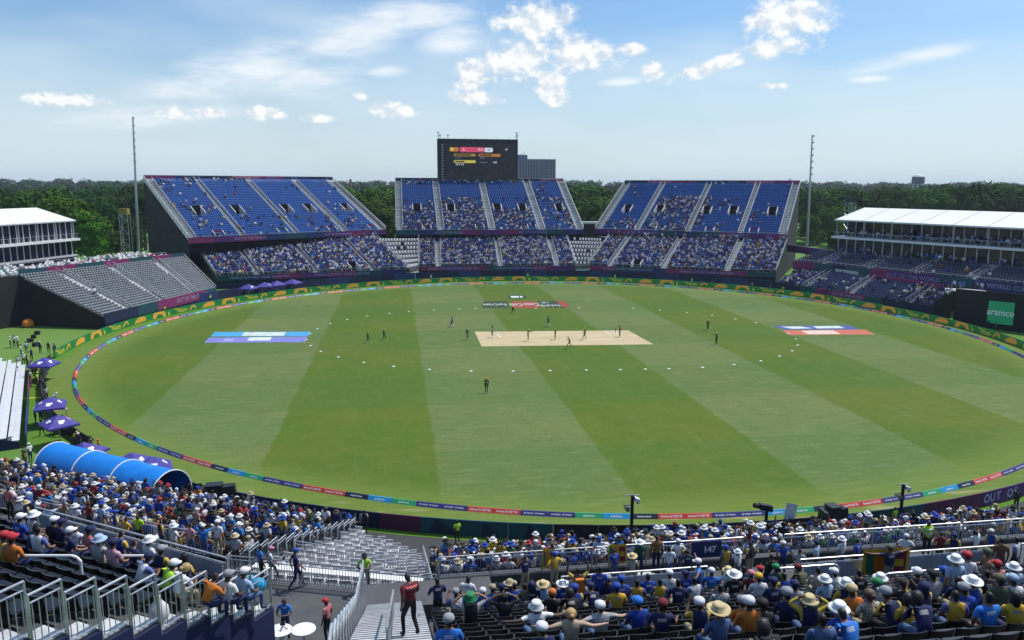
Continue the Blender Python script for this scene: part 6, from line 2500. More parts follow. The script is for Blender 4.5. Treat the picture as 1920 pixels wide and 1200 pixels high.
# ---------------------------------------------------------------- near stand
M_CONC = mat('dark_rubber_floor', (.075, .077, .08), .8, .25, .9, bump=.2)
M_FROST = mat('frosted_panel', (.36, .40, .46), .5, .12, 2.0)
M_NAVYW = mat('navy_side_cloth', (.010, .016, .062), .7, .2, .35)
M_PICK = mat('galvanised_picket', (.40, .43, .47), .4, .15, 5.0, metal=.5)
CZ = 6.9                                   # concourse level
UY, UZ, UR, UH = 22.3, 10.0, .80, .382      # front edge, its level, row run and rise of the centre block
X0, X1 = 0.75, 36.0
NROW = 22
near = thing('near_stand', 'near grandstand of black seats from which the picture is taken', 'grandstand', (10, 22, 0))
for r_ in range(NROW):
    k = MB()
    y1, z = UY - UR * r_, UZ + UH * r_
    k.box(X0, X1, y1 - UR, y1, z - .5, z)
    k.obj('row_step', M_CONC, near)
# the seat: a curved back and a tipped pan, one mesh shared by all
k = MB()
n = 5
for a, b in ((0, 1),):
    V = []
    for i in range(n + 1):
        x = -.235 + .47 * i / n
        bow = .045 * (1 - (2 * i / n - 1) ** 2)
        for z, dy in ((.40, 0), (.82, -.09)):
            V += [(x, -.14 - bow + dy, z), (x, -.17 - bow + dy - .015, z + (.012 if z > .5 else 0))]
    f = []
    for i in range(n):
        o = i * 4
        f += [(o, o + 4, o + 6, o + 2), (o + 1, o + 3, o + 7, o + 5), (o + 2, o + 6, o + 7, o + 3)]
    k.add(V, f)
k.hexa([(-.23, -.12, .40), (.23, -.12, .40), (.23, .26, .43), (-.23, .26, .43), (-.23, -.12, .45), (.23, -.12, .45), (.23, .26, .48), (-.23, .26, .48)])
k.box(-.25, -.225, -.16, .12, .0, .56)
SEATM = k.mesh('seat', M_BLACKSEAT)


def in_view(p):
    v = np.asarray(p, float) - arr(0, 0, CAM_H)
    w = v @ FWD
    if w < 1:
        return None
    return 960 + F_PX * (v @ RIGHT) / w, 600 - F_PX * (v @ UP) / w


SEATS = []
for r_ in range(16):
    for i in range(66):
        x = X0 + .30 + i * .52
        p = arr(x, UY - UR * r_ - .42, UZ + UH * r_)
        q = in_view(p + arr(0, 0, .8))
        if q and -60 < q[0] < 2000 and q[1] < 1260:
            SEATS.append((np.linalg.norm(p - arr(0, 0, CAM_H)), p, r_, i))
SEATS.sort(key=lambda s_: s_[0])
for d_, p, r_, i in SEATS[:296]:
    put('seat', SEATM, near, wl(near, p), (0, 0, 0))
sv = np.array([v.co for v in SEATM.vertices])
rest = [s_[1] for s_ in SEATS[296:]]
tv, tf = boxes_template([(-.23, .23, -.12, .26, .40, .46), (-.235, .235, -.24, -.17, .40, .83)])
v, f = scatter(tv, tf, rest, [(0, 1)] * len(rest))
tag(put('seats', np_mesh('seats', v, f, M_BLACKSEAT, tuple(near.location)), near), kind='stuff')

# concourse floor and the front wall of the centre block
k = MB()
CON = [(-22, 33.8), (-34, 42), (-36, 36), (-26, 22), (-12, 8), (40, 8), (40, 30.5), (1.6, 29.2), (-8.0, 32.2), (-13, 38.2)]
CON = [(-40, 46), (-46, 38), (-26, 12), (40, 12), (40, 30.6), (1.5, 29.3), (-7.6, 32.4), (-24.5, 43.2), (-40, 53)]
k.add([(x, y, CZ) for x, y in CON], [tuple(range(len(CON)))])
k.add([(x, y, CZ - .2) for x, y in CON], [tuple(range(len(CON)))[::-1]])
k.obj('concourse_floor', M_CONC, near)
k = MB()
k.box(X0, X1, UY + .02, UY + .10, CZ, UZ + .02)
k.obj('front_wall', M_NAVYW, near)
# stair at the left edge of the centre block
SX0, SX1 = -1.35, .62
SZ = 8.0                                   # landing at the foot of the stair
k = MB()
k.box(-1.5, 3.4, 26.8, 28.6, CZ - .1, SZ)
k.obj('landing', M_CONC, near)
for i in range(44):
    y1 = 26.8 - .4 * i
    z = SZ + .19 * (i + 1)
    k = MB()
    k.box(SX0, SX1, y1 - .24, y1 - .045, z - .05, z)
    k.box(SX0, SX1, y1 - .045, y1, z - .05, z + .002, 1)  # dark nosing strip, coloured in for the shade line at each tread edge
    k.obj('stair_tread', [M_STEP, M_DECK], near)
k = MB()
k.prism([(SX1, 26.8, CZ), (SX1, 9.2, CZ), (SX1, 9.2, SZ + 8.3), (SX1, 26.8, CZ + .05)], (.08, 0, 0))
k.prism([(SX0, 26.6, CZ), (SX0, 9.2, CZ), (SX0, 9.2, SZ + 8.15), (SX0, 26.6, CZ + .02)], (SX1 - SX0 - .01, 0, -.30))
k.obj('stair_wall', M_NAVYW, near)


def guard(label, name, runs, group=None, h=1.1, pick=.12, m=M_ALU, mp=M_PICK, pw=.018, panel=None, rr=.028, cat='railing', round_=True):
    """railing made of straight runs (p, q); every run has its own posts, rails and pickets"""
    p0 = runs[0][0]
    o = thing(name, label, cat, tuple(p0), group=group)
    for p, q in runs:
        p, q = np.asarray(p, float), np.asarray(q, float)
        L = np.linalg.norm(q - p)
        n = max(1, int(round(L / 2.2)))
        for i in range(n + 1):
            s_ = p + (q - p) * i / n
            k = MB()
            k.tube(s_, s_ + arr(0, 0, h), rr, 8)
            k.obj('post', m, o)
        k = MB()
        k.tube(p + arr(0, 0, h), q + arr(0, 0, h), rr * 1.05, 8)
        k.obj('top_rail', m, o)
        k = MB()
        k.tube(p + arr(0, 0, h - .16), q + arr(0, 0, h - .16), rr * .75, 6)
        k.obj('mid_rail', m, o)
        k = MB()
        k.tube(p + arr(0, 0, .1), q + arr(0, 0, .1), rr * .75, 6)
        k.obj('bottom_rail', m, o)
        if pick:
            k = MB()
            n = max(2, int(L / pick))
            for i in range(n):
                s_ = p + (q - p) * (i + .5) / n
                k.bar(s_ + arr(0, 0, .1), s_ + arr(0, 0, h - .16), pw)
            tag(k.obj('pickets', mp, o), kind='stuff')
        if panel is not None:
            k = MB()
            k.slab(p + (q - p) * .02, q - (q - p) * .02, 0, 1, .02)
            k.v = [(x, y, (p[2] + .12) + z * (h - .32)) for x, y, z in k.v]
            k.obj('infill_panel', panel, o)
    return o


# stepped railing left of the stair
for i in range(16):
    y1 = 26.5 - .8 * i
    z = SZ + .38 * i + .05
    hh = SZ + 2.1 + .27 * .8 * i - z
    hh = max(1.1, hh)
    guard('section of the steep stepped picket railing beside the stair', 'stair_railing', [(arr(-1.45, y1, z), arr(-1.45, y1 - .76, z))], group='stair railing sections', pick=.11, pw=.022, rr=.032, h=hh)
k = MB()
k.prism([(-1.5, 26.8, CZ), (-1.5, 13.5, CZ), (-1.5, 13.5, SZ + 6.3), (-1.5, 26.8, CZ + .05)], (.06, 0, 0))
k.obj('stair_side', M_NAVYW, near)
o = thing('stair_handrail', 'short silver handrail in the middle of the stair', 'railing', (-.35, 20, 10.5))
for i in range(12):
    y1 = 23.0 - .8 * i
    z = SZ + .475 * (26.8 - y1)
    k = MB()
    k.tube((-.35, y1, z), (-.35, y1, z + .95), .026, 8)
    k.obj('post', M_ALU, o)
    if i % 2 == 0:
        k = MB()
        y2 = y1 - 1.5
        z2 = SZ + .475 * (26.8 - y2)
        k.tube((-.35, y1 + .1, z + .93), (-.35, y2, z2 + .95), .03, 8)
        k.obj('rail', M_ALU, o)
        k = MB()
        for j in range(6):
            yy = y1 - j * .25
            zz = SZ + .475 * (26.8 - yy)
            k.bar((-.35, yy, zz + .1), (-.35, yy, zz + .9), .018)
        tag(k.obj('pickets', M_PICK, o), kind='stuff')

# left block: rows turned 33 degrees
LU, LV = arr(.839, -.545), arr(-.545, -.839)      # along the rows to the right, and backwards
LP = arr(-3.4, 19.1)
LZ, LH, LR_ = 12.7, .295, .68


def lp(a, b, z=0.0):
    """a metres to the left of the block's right front corner, b metres behind its front edge"""
    q = LP - LU * a + LV * b
    return arr(q[0], q[1], z)


left = thing('near_side_stand', 'near side block of black seats with navy cloth below its railing', 'grandstand', tuple(lp(8, 4)))
for r_ in range(18):
    k = MB()
    z = LZ + LH * r_
    P_ = [lp(0, r_ * LR_), lp(26, r_ * LR_), lp(26, (r_ + 1) * LR_), lp(0, (r_ + 1) * LR_)]
    k.hexa([(p[0], p[1], z - .5) for p in P_] + [(p[0], p[1], z) for p in P_])
    k.obj('row_step', M_CONC, left)
    for j in range(1):
        k = MB()
        P_ = [lp(.06, r_ * LR_ + .02), lp(.62, r_ * LR_ + .02), lp(.62, r_ * LR_ + .66), lp(.06, r_ * LR_ + .66)]
        k.hexa([(p[0], p[1], z + .004) for p in P_] + [(p[0], p[1], z + .03) for p in P_])
        k.obj('white_tread', M_STEP, left)
k = MB()
pl_ = [lp(0, 0, 5), lp(0, 18 * LR_, 5)]
top = []
for r_ in range(18):
    top += [lp(0, r_ * LR_, LZ + LH * r_ - .02), lp(0, (r_ + 1) * LR_, LZ + LH * r_ - .02)]
k.prism([pl_[0]] + top + [pl_[1]], (LU[0] * .06, LU[1] * .06, 0))
k.obj('side_cloth', M_NAVYW, left)
k = MB()
f0, f1 = lp(0, -.03), lp(26, -.03)
k.slab(f0, f1, CZ, LZ, .08)
k.obj('front_wall', M_NAVYW, left)
seats_l = []
for r_ in range(14):
    for i in range(48):
        p = lp(1.0 + .52 * i, r_ * LR_ + .36, LZ + LH * r_)
        q = in_view(p + arr(0, 0, .8))
        if q and -60 < q[0] < 700 and q[1] < 1230:
            seats_l.append((np.linalg.norm(p - arr(0, 0, CAM_H)), p))
seats_l.sort(key=lambda s_: s_[0])
rzl = R(-33)
for d_, p in seats_l[:290]:
    put('seat', SEATM, left, wl(left, p), (0, 0, rzl))
if len(seats_l) > 290:
    v, f = scatter(tv, tf, [s_[1] for s_ in seats_l[290:]], [(.545, .839)] * (len(seats_l) - 290))
    tag(put('seats', np_mesh('seats', v, f, M_BLACKSEAT, tuple(left.location)), left), kind='stuff')
runs = []
for i in range(15):
    z = LZ + LH * i + .02
    runs.append((lp(-.02, i * LR_ + .02, z), lp(-.02, i * LR_ + .66, z)))
guard('stepped railing on top of the navy cloth wall', 'stepped_railing', runs, pick=.12, pw=.016, rr=.027, m=M_STEEL)
guard('plain front railing of the near side block', 'front_railing', [(lp(1.4, .05, LZ), lp(9, .05, LZ)), (lp(11, .05, LZ), lp(24, .05, LZ))], pick=.14, panel=M_FROST)
# lower tiers: centre, corner, side block
LC = Tier(arr(1.5, 41.6, 1.9), arr(44, 41.6, 1.9), arr(1.5, 31.0, 6.4), arr(44, 31.0, 6.4), 13)
lowc = thing('near_lower_tier', 'lower tier of the near stand packed behind the number sign railing', 'grandstand', (20, 45, 0))
LC.deck(lowc, M_CONC)
ga = [(.20, .228), (.52, .548), (.84, .868)]
for a, b in ga:
    LC.steps(lowc, a, b, M_STEP)
    LC.rail(lowc, (a + b) / 2, M_ALU, h=.9, w=.05)
LC.seats(lowc, M_BLACKSEAT, ga, (), .54, None, (SEATLITE_V, SEATLITE_F), name='seats')
LC.front_wall(lowc, 0, 0, .6, M_NAVY, 'front_wall')
k = MB()
k.box(1.5, 44, 30.6, 31.0, CZ - .3, CZ - .02)
k.obj('back_kerb', M_CONC, lowc)
LEFTN = arr(.545, .839)


def sb(u_, r_, z):
    q = arr(CX, CY) - LEFTN * r_ + LU * u_
    return arr(q[0], q[1], z)


LS = Tier(sb(-30, 80.0, 2.6), sb(15.5, 74.0, 1.9), sb(-30, 89.5, 6.4), sb(18.4, 87.3, 6.4), 16)
lows = thing('near_lower_side_tier', 'lower side tier crowded with people behind the blue tunnel', 'grandstand', tuple(sb(0, 74, 0)))
LS.deck(lows, M_CONC)
gs = [(.30, .325), (.62, .645)]
for a, b in gs:
    LS.steps(lows, a, b, M_STEP)
    LS.rail(lows, (a + b) / 2, M_ALU, h=.9, w=.05)
LS.seats(lows, M_BLACKSEAT, gs, (), .54, None, (SEATLITE_V, SEATLITE_F), name='seats')
LS.front_wall(lows, 0, 0, .4, M_NAVY, 'front_wall')
runs = []
for r_ in range(16):
    p, q = LS.row(1.0, r_), LS.row(1.0, r_, .95)
    runs.append((p, q))
guard('stepped railing down the right edge of the crowded lower side tier', 'stepped_railing', runs, pick=.16, pw=.02, rr=.03)
p, q = LS.pt(.0, 1), LS.pt(.995, 1)
rr_ = [(p + (q - p) * s_, p + (q - p) * e_) for s_, e_ in ((.36, .52), (.56, .72), (.76, .98))]
guard('picket railing between the concourse and the crowded side tier', 'picket_railing', [(arr(a[0], a[1], CZ), arr(b[0], b[1], CZ)) for a, b in rr_], pick=.13)
# corner of white chairs
LW = Tier(LS.P[1] + arr(.35, -.5, 0.3), arr(1.2, 42.0, 1.8), arr(-7.4, 32.3, 6.4), arr(1.3, 29.6, 6.4), 13)
cor = thing('near_corner_terrace', 'stepped corner of white chairs behind the steward in lime', 'terrace', tuple((LW.P[2] + LW.P[3]) / 2))
LW.deck(cor, mat('worn_grey_deck', (.26, .265, .27), .6, .25, 1.2))
guard('inner picket railing across the white chair corner', 'picket_railing', [(LW.row(.02, 8), LW.row(.45, 8)), (LW.row(.55, 8), LW.row(.98, 8))], pick=.13, pw=.018, rr=.026)
guard('sloping picket railing on the right of the white chair corner', 'picket_railing', [(LW.row(.985, r_), LW.row(.985, r_, .95)) for r_ in range(13)], pick=.14, pw=.018, rr=.026)
for a in (0.0, 1.0):
    LW.wall(cor, a, 0, 1, M_VWALL, 2.0, 'side_panel')
guard('picket railing in front of the white chairs on the concourse', 'picket_railing', [(arr(-7.4, 31.9, CZ), arr(-4.3, 30.85, CZ)), (arr(-4.2, 30.8, CZ), arr(-1.5, 29.9, CZ)), (arr(-1.4, 29.9, CZ), arr(1.3, 29.0, CZ))], m=M_STEEL, pick=.12, pw=.022)
# white chairs: slatted back, pan, four legs
k = MB()
k.box(-.23, .23, -.20, .22, .42, .46)
M_CHO = mat('off_white_chair', (.56, .56, .57), .5, .15, 3.0)
pan = k.mesh('seat_pan', M_CHO)
k = MB()
k.box(-.23, .23, -.25, -.21, .80, .90)
k.box(-.23, .23, -.25, -.21, .50, .56)
for x in np.linspace(-.2, .2, 6):
    k.box(x - .02, x + .02, -.245, -.215, .56, .80)
bak = k.mesh('backrest', M_CHO)
k = MB()
k.box(-.02, .02, -.02, .02, 0, .42)
lg = k.mesh('leg', M_CHO)
nch = 0
for r_ in range(13):
    L = np.linalg.norm(LW.row(1, r_) - LW.row(0, r_))
    n = int((L - .4) / .54)
    for i in range(n):
        a = (i + .5) / n
        if nch > 200 or random.random() < .08:
            continue
        p = LW.row(a, r_, .55)
        f_ = LW.face(a, r_)
        o = thing('white_chair', 'white slatted folding chair in the stepped corner', 'chair', tuple(p), math.atan2(-f_[0], f_[1]) + random.uniform(-.12, .12), 'white chairs in the near corner')
        put('seat_pan', pan, o)
        put('backrest', bak, o)
        for sx_ in (-.2, .2):
            for sy_ in (-.18, .2):
                put('leg', lg, o, (sx_, sy_, 0))
        nch += 1
# long white counter tables on every second step of the corner
for r_ in (12,):
    p, q = LW.row(.06, r_, .08), LW.row(.94, r_, .08)
    o = thing('counter_table', 'long narrow white counter table behind the railing of the white corner', 'table', tuple((p + q) / 2), group='counter tables in the near corner')
    k = MB()
    d = unit((q - p)[:2])
    n_ = arr(-d[1], d[0]) * .2
    P_ = [p[:2] - n_, q[:2] - n_, q[:2] + n_, p[:2] + n_]
    k.hexa([(*w_, p[2] + .78) for w_ in P_] + [(*w_, p[2] + .83) for w_ in P_])
    k.obj('table_top', M_WHITE, o)
    for s_ in (.05, .35, .65, .95):
        k = MB()
        w_ = p + (q - p) * s_
        k.bar(w_, w_ + arr(0, 0, .78), .06)
        k.obj('leg', M_WHITE, o)
# railings on the concourse in front of the centre lower tier
RUN = [(1.5, 8.2), (8.4, 15.2), (17.2, 26), (26.2, 36)]
guard('silver picket railing carrying the number sign above the lower crowd', 'picket_railing', [(arr(a, 30.8, CZ), arr(b, 30.8, CZ)) for a, b in RUN], pick=.12, pw=.022, rr=.032, h=.92)
p = gz(1340, 1047, CZ + .55)
sg = thing('block_number_sign', 'navy sign reading 147 hung on the silver railing', 'sign', (p[0], 30.6, CZ))
k = MB()
k.box(p[0] - .7, p[0] + .7, 30.68, 30.72, CZ + .12, CZ + .9)
k.obj('sign_panel', M_INDIGO, sg)
lettering(sg, '147', .40, (.15, .075, .5), (0, -1, 0), M_LETW, bold=.015)
# front railing of the centre block with frosted infill
guard('white topped railing with frosted panels before the yellow shirted spectators', 'front_railing', [(arr(5.0, UY + .2, UZ), arr(9.9, UY + .2, UZ))], panel=M_FROST, pick=0, rr=.03)
guard('white topped railing with frosted panels behind the flag bearer', 'front_railing', [(arr(13.2, UY + .2, UZ), arr(20.5, UY + .2, UZ)), (arr(21.5, UY + .2, UZ), arr(30, UY + .2, UZ))], panel=M_FROST, pick=0, rr=.03)
for j, (xa, xb) in enumerate(((11.6, 13.9), (14.9, 18.0))):
    o = thing('tube_barrier', ['hooped silver barrier behind the flag bearer', 'hooped silver barrier beside the straw hat wearer'][j], 'barrier', ((xa + xb) / 2, UY - 2.0, UZ))
    k = MB()
    a, b = arr(xa, UY - .9 - .8 * j, UZ + .4), arr(xb, UY - .9 - .8 * j, UZ + .4)
    up, e = arr(0, 0, 1), arr(1, 0, 0)
    k.path([a, a + up * .9, a + up * 1.02 + e * .08, a + up * 1.06 + e * .2, b + up * 1.06 - e * .2, b + up * 1.02 - e * .08, b + up * .9, b], .035, 8)
    k.obj('hoop', M_ALU, o)
    k = MB()
    k.tube(a + up * .55, b + up * .55, .03, 8)
    k.obj('mid_rail', M_ALU, o)

# bar tables at the stair foot
for j, (px, py, lab) in enumerate(((525, 1181, 'round white bar table with a tripod on it'), (569, 1179, 'round white bar table against the stair railing'))):
    p = gz(px, py, CZ + 1.055)
    o = thing('bar_table', lab, 'table', (p[0], p[1], CZ))
    k = MB()
    k.lathe([(.42, 1.01), (.43, 1.02), (.43, 1.045), (.42, 1.055)], 28)
    put('table_top', k.mesh('table_top', M_WHITE, smooth=False), o)
    k = MB()
    k.lathe([(.04, .03), (.04, 1.01)], 12)
    put('column', k.mesh('column', M_WHITE), o)
    k = MB()
    k.lathe([(.27, 0), (.27, .02), (.05, .04)], 20)
    put('foot', k.mesh('foot', M_WHITE), o)
    if j == 0:
        tp = thing('tripod', 'small black phone tripod on the white bar table', 'tripod', (p[0] + .1, p[1], CZ + 1.056))
        for a in (0, 2.1, 4.2):
            k = MB()
            k.bar((0, 0, .12), (.16 * math.cos(a), .16 * math.sin(a), .01), .022)
            put('leg', k.mesh('leg', M_BLACK), tp)
        k = MB()
        k.box(-.09, .09, -.015, .015, .16, .26)
        put('phone', k.mesh('phone', M_BLACK), tp)
        k = MB()
        k.bar((0, 0, .12), (0, 0, .17), .03)
        put('head', k.mesh('head', M_BLACK), tp)


def camera_mast(px, pyt, lab):
    p = at_y(px, pyt, 46.0)
    o = thing('camera_mast', lab, 'camera mast', (p[0], 46.0, 0), group='camera masts at the near fence')
    k = MB()
    k.tube((p[0], 46, 0), (p[0], 46, p[2]), .11, 12)
    k.obj('pole', M_BLACK, o)
    k = MB()
    k.bar((p[0] - .5, 46, p[2] + .02), (p[0] + .5, 46, p[2] + .02), .05)
    k.obj('crossbar', M_ALU, o)
    k = MB()
    k.bar((p[0] - .62, 45.9, p[2] - .62), (p[0], 45.9, p[2] - .62), .04)
    k.obj('lower_arm', M_BLACK, o)
    for dx, dz, m_ in ((.24, -.25, M_WHITE), (-.42, -.78, M_STEEL)):
        k = MB()
        k.hexa([(p[0] + dx - .12, 45.75, p[2] + dz - .1), (p[0] + dx + .16, 45.7, p[2] + dz - .2), (p[0] + dx + .16, 46.1, p[2] + dz - .2), (p[0] + dx - .12, 46.1, p[2] + dz - .1),
                (p[0] + dx - .1, 45.75, p[2] + dz + .16), (p[0] + dx + .2, 45.7, p[2] + dz + .05), (p[0] + dx + .2, 46.1, p[2] + dz + .05), (p[0] + dx - .1, 46.1, p[2] + dz + .16)])
        c_ = k.obj('camera_housing', m_, o)
        k = MB()
        k.tube((p[0] + dx + .05, 45.75, p[2] + dz - .25), (p[0] + dx + .05, 45.9, p[2] + dz - .05), .06, 8)
        k.obj('lens', M_BLACK, c_)


camera_mast(1186, 929, 'black camera mast rising from the crowd before the dark hoarding')
camera_mast(1694, 908, 'black camera mast standing before the teal hoarding')
for px, py, w, h, lab in ((1560, 985, .95, 1.75, 'black shrouded machine standing before the black hoarding'), (408, 938, 1.5, 1.6, 'black shrouded machine beside the lower side crowd')):
    p = gz(px, py + 12)
    k = MB()
    k.hexa([(-w, -.5, 0), (w, -.5, 0), (w, .5, 0), (-w, .5, 0), (-w * .9, -.4, h * .9), (w * .85, -.42, h * 1.05), (w * .85, .4, h), (-w * .9, .45, h * .95)])
    k.box(-w * .5, w * .3, -.45, .4, h * 1.0, h * 1.12)
    tag(put('shrouded_machine', k.mesh('shrouded_machine', mat('black_tarpaulin', (.015, .018, .022), .55, .35, 1.5, bump=.6)), None, (p[0], p[1], 0), (0, 0, .1)), lab, 'machine')
p = gz(1428, 990)
bc = thing('broadcast_camera', 'black broadcast camera on a pedestal beside the man in bright blue', 'camera', (p[0] - .2, 46.4, 0))
k = MB()
k.bar((0, 0, 0), (0, 0, 1.75), .16)
put('pedestal', k.mesh('pedestal', M_BLACK), bc)
k = MB()
k.hexa([(-.55, -.2, 1.85), (.35, -.2, 1.65), (.35, .2, 1.65), (-.55, .2, 1.85), (-.55, -.2, 2.25), (.35, -.2, 2.05), (.35, .2, 2.05), (-.55, .2, 2.25)])
put('camera_body', k.mesh('camera_body', M_CASE), bc)
k = MB()
k.tube((-.55, 0, 2.05), (-.95, 0, 2.16), .16, 10)
put('lens', k.mesh('lens', M_BLACK), bc)


# cloths and flags
def cloth_sheet(name, label, cat, corners, m, waves=3, amp=.06, nu=14, nv=8, thick=.012):
    A, B, C_, D = [np.asarray(c_, float) for c_ in corners]
    nrm = unit(np.cross(B - A, D - A))
    k = MB()
    V = []
    for sgn in (0, 1):
        for j in range(nv + 1):
            for i in range(nu + 1):
                u_, v_ = i / nu, j / nv
                p = (A * (1 - u_) + B * u_) * (1 - v_) + (D * (1 - u_) + C_ * u_) * v_
                V.append(p + nrm * (amp * math.sin(u_ * waves * 6.28 + v_ * 2) * (.3 + v_) + sgn * thick))
    n_ = (nu + 1) * (nv + 1)
    f, mi = [], []
    for sgn in (0, 1):
        for j in range(nv):
            for i in range(nu):
                a = sgn * n_ + j * (nu + 1) + i
                q = (a, a + 1, a + nu + 2, a + nu + 1)
                f.append(q if sgn else q[::-1])
                if len(m) == 1:
                    mi.append(0)
                else:
                    edge_ = i == 0 or i == nu - 1 or j == 0 or j == nv - 1
                    mi.append(0 if edge_ or i == 7 else 1 if i in (1, 2) else 2 if i < 7 else 4 if (9 <= i <= 11 and 3 <= j <= 4) else 3)
    k.add(V, f)
    k.m = mi
    o = k.obj(name, m)
    return tag(o, label, cat)


FLAGM = [mat('flag_gold', (.75, .48, .03), .7, .08), mat('flag_green', (.02, .17, .10), .7, .08), mat('flag_orange', (.75, .24, .02), .7, .08), mat('flag_maroon', (.28, .02, .05), .7, .08), mat('flag_gold', (.7, .42, .03))]
# ---------------------------------------------------------------- spectators of the near stand
def hit_row_c(px, py, hz, kmax=15):
    d = ray(px, py)
    best = None
    for r_ in range(kmax + 1):
        Y = UY - UR * r_ - .40
        t = (Y + .05) / d[1]
        x, z = d[0] * t, CAM_H + d[2] * t
        e = abs(z - (UZ + UH * r_ + hz))
        if best is None or e < best[0]:
            best = (e, arr(x, Y, UZ + UH * r_))
    return best[1]


def hit_row_l(px, py, hz, kmax=15):
    d = ray(px, py)
    best = None
    for r_ in range(kmax + 1):
        b = r_ * LR_ + .34
        t = (b + LP @ LV) / (d[:2] @ LV)
        p = arr(d[0] * t, d[1] * t)
        z = CAM_H + d[2] * t
        e = abs(z - (LZ + LH * r_ + hz))
        if best is None or e < best[0]:
            best = (e, arr(p[0], p[1], LZ + LH * r_))
    return best[1]


WB = 'on the near black seats'
GB = 'spectators on the black seats'
S_ = ['dark', 'brown', 'brown', 'tan']
seated = [
    (841, 1168, 'sit', 'bright blue', 'cap', 'grey'), (1006, 1137, 'sit_wide', 'white', 'bucket', 'white'), (1017, 1174, 'sit', 'navy', 'cap', 'white'),
    (1035, 1110, 'sit', 'black', 'cap', 'orange'), (961, 1105, 'sit_lean', 'black', 'straw', 'khaki'), (1018, 1077, 'sit', 'pale blue', 'straw', 'straw'), (1055, 1088, 'sit', 'royal blue', 'straw', 'white'),
    (924, 1096, 'sit', 'denim', 'cap', 'khaki'), (855, 1110, 'sit_phone', 'white', 'cap', 'grey'), (1078, 1104, 'sit', 'royal blue', 'cap', 'royal blue'), (1072, 1118, 'sit_lean', 'black', 'hair', 'black'),
    (1165, 1090, 'sit', 'royal blue', 'cap', 'royal blue'), (1156, 1104, 'sit', 'yellow', 'cap', 'royal blue'), (1113, 1104, 'sit_lean', 'navy', 'cap', 'navy'), (945, 1119, 'sit_head', 'black', 'cap', 'black'),
    (984, 1094, 'sit', 'olive', None, None), (997, 1083, 'sit', 'navy', 'hood', 'navy'), (965, 1087, 'sit', 'royal blue', None, None), (1038, 1096, 'sit', 'navy', None, None), (905, 1108, 'sit', 'royal blue', 'cap', 'white'),
    (1196, 1133, 'sit', 'royal blue', 'cap', 'bright blue'), (1240, 1134, 'sit_turn', 'navy', 'cap', 'dark red'), (1311, 1129, 'sit_phone', 'navy', 'cap', 'white'), (1347, 1150, 'sit', 'denim', 'straw', 'straw'),
    (1392, 1123, 'sit', 'orange', 'cap', 'grey'), (1404, 1132, 'sit', 'orange', 'cap', 'white'), (1430, 1130, 'sit', 'black', 'cap', 'black'), (1475, 1116, 'sit', 'navy', 'cap', 'grey'), (1517, 1119, 'sit_head', 'navy', 'sun', 'straw'),
    (1194, 1091, 'sit', 'yellow', None, None), (1237, 1088, 'sit', 'yellow', None, None), (1271, 1095, 'sit', 'navy', None, None), (1302, 1088, 'sit', 'white', None, None), (1334, 1064, 'sit', 'bright blue', 'cap', 'white'),
    (1376, 1080, 'sit', 'black', 'straw', 'white'), (1408, 1074, 'sit', 'dark red', 'cap', 'pink'), (1426, 1068, 'sit', 'royal blue', 'cap', 'red'), (1422, 1084, 'sit', 'white', 'cap', 'yellow'),
    (1506, 1071, 'sit_lean', 'olive', 'cap', 'dark red'), (1533, 1070, 'sit', 'khaki', None, None), (1547, 1087, 'sit', 'pale blue', 'sun', 'white'), (1450, 1180, 'sit_lean', 'black', 'hair', 'black'), (1541, 1154, 'sit', 'denim', None, None),
    (1586, 1093, 'sit', 'navy', 'sun', 'white'), (1597, 1106, 'sit', 'orange', 'cap', 'straw'), (1645, 1093, 'sit', 'grey', 'cap', 'green'), (1651, 1080, 'sit', 'navy', 'sun', 'white'), (1681, 1122, 'sit_lean', 'navy', 'cap', 'grey'),
    (1694, 1095, 'sit_phone', 'black', 'cap', 'black'), (1701, 1124, 'sit', 'yellow', 'hair', 'black'), (1731, 1096, 'sit_phone', 'navy', 'hood', 'navy'), (1719, 1078, 'sit', 'black', 'cap', 'white'), (1736, 1133, 'sit_lean', 'navy', 'hair', 'black'),
    (1824, 1087, 'sit', 'royal blue', 'straw', 'white'), (1791, 1109, 'sit', 'yellow', None, None), (1807, 1101, 'sit', 'royal blue', 'cap', 'grey'), (1795, 1088, 'sit', 'navy', None, None), (1899, 1086, 'sit', 'white', 'cap', 'pale blue'),
    (1903, 1108, 'sit', 'yellow', 'hair', 'black'), (1853, 1112, 'sit_turn', 'bright blue', None, None), (1874, 1086, 'sit', 'olive', 'cap', 'olive'), (1901, 1062, 'sit', 'pale blue', 'sun', 'white'), (1574, 1139, 'sit', 'royal blue', 'sun', 'white'),
    (1600, 1160, 'sit_lean', 'bright blue', None, None), (1450, 1090, 'sit', 'navy', 'cap', 'navy'), (1470, 1080, 'sit', 'royal blue', None, None), (1490, 1092, 'sit', 'grey', 'cap', 'navy'), (1610, 1075, 'sit', 'black', None, None),
    (1565, 1072, 'sit', 'white', 'cap', 'white'), (1770, 1075, 'sit', 'royal blue', 'cap', 'royal blue'), (1748, 1082, 'sit', 'grey', 'cap', 'black'), (1630, 1110, 'sit', 'khaki', 'bun', 'brown'), (1850, 1075, 'sit', 'black', None, None),
    (1870, 1062, 'sit', 'red', 'cap', 'red'), (1140, 1080, 'sit', 'navy', 'cap', 'grey'), (1215, 1080, 'sit', 'royal blue', None, None), (1255, 1078, 'sit', 'white', 'cap', 'white'), (1285, 1078, 'sit', 'royal blue', 'cap', 'navy'),
    (1095, 1086, 'sit', 'white', None, None), (940, 1090, 'sit', 'black', 'cap', 'navy'), (1455, 1066, 'sit', 'dark green', 'cap', 'green'), (1350, 1098, 'sit', 'grey', None, None), (1365, 1062, 'sit', 'white', 'sun', 'straw'), (1395, 1058, 'sit', 'navy', None, None)]
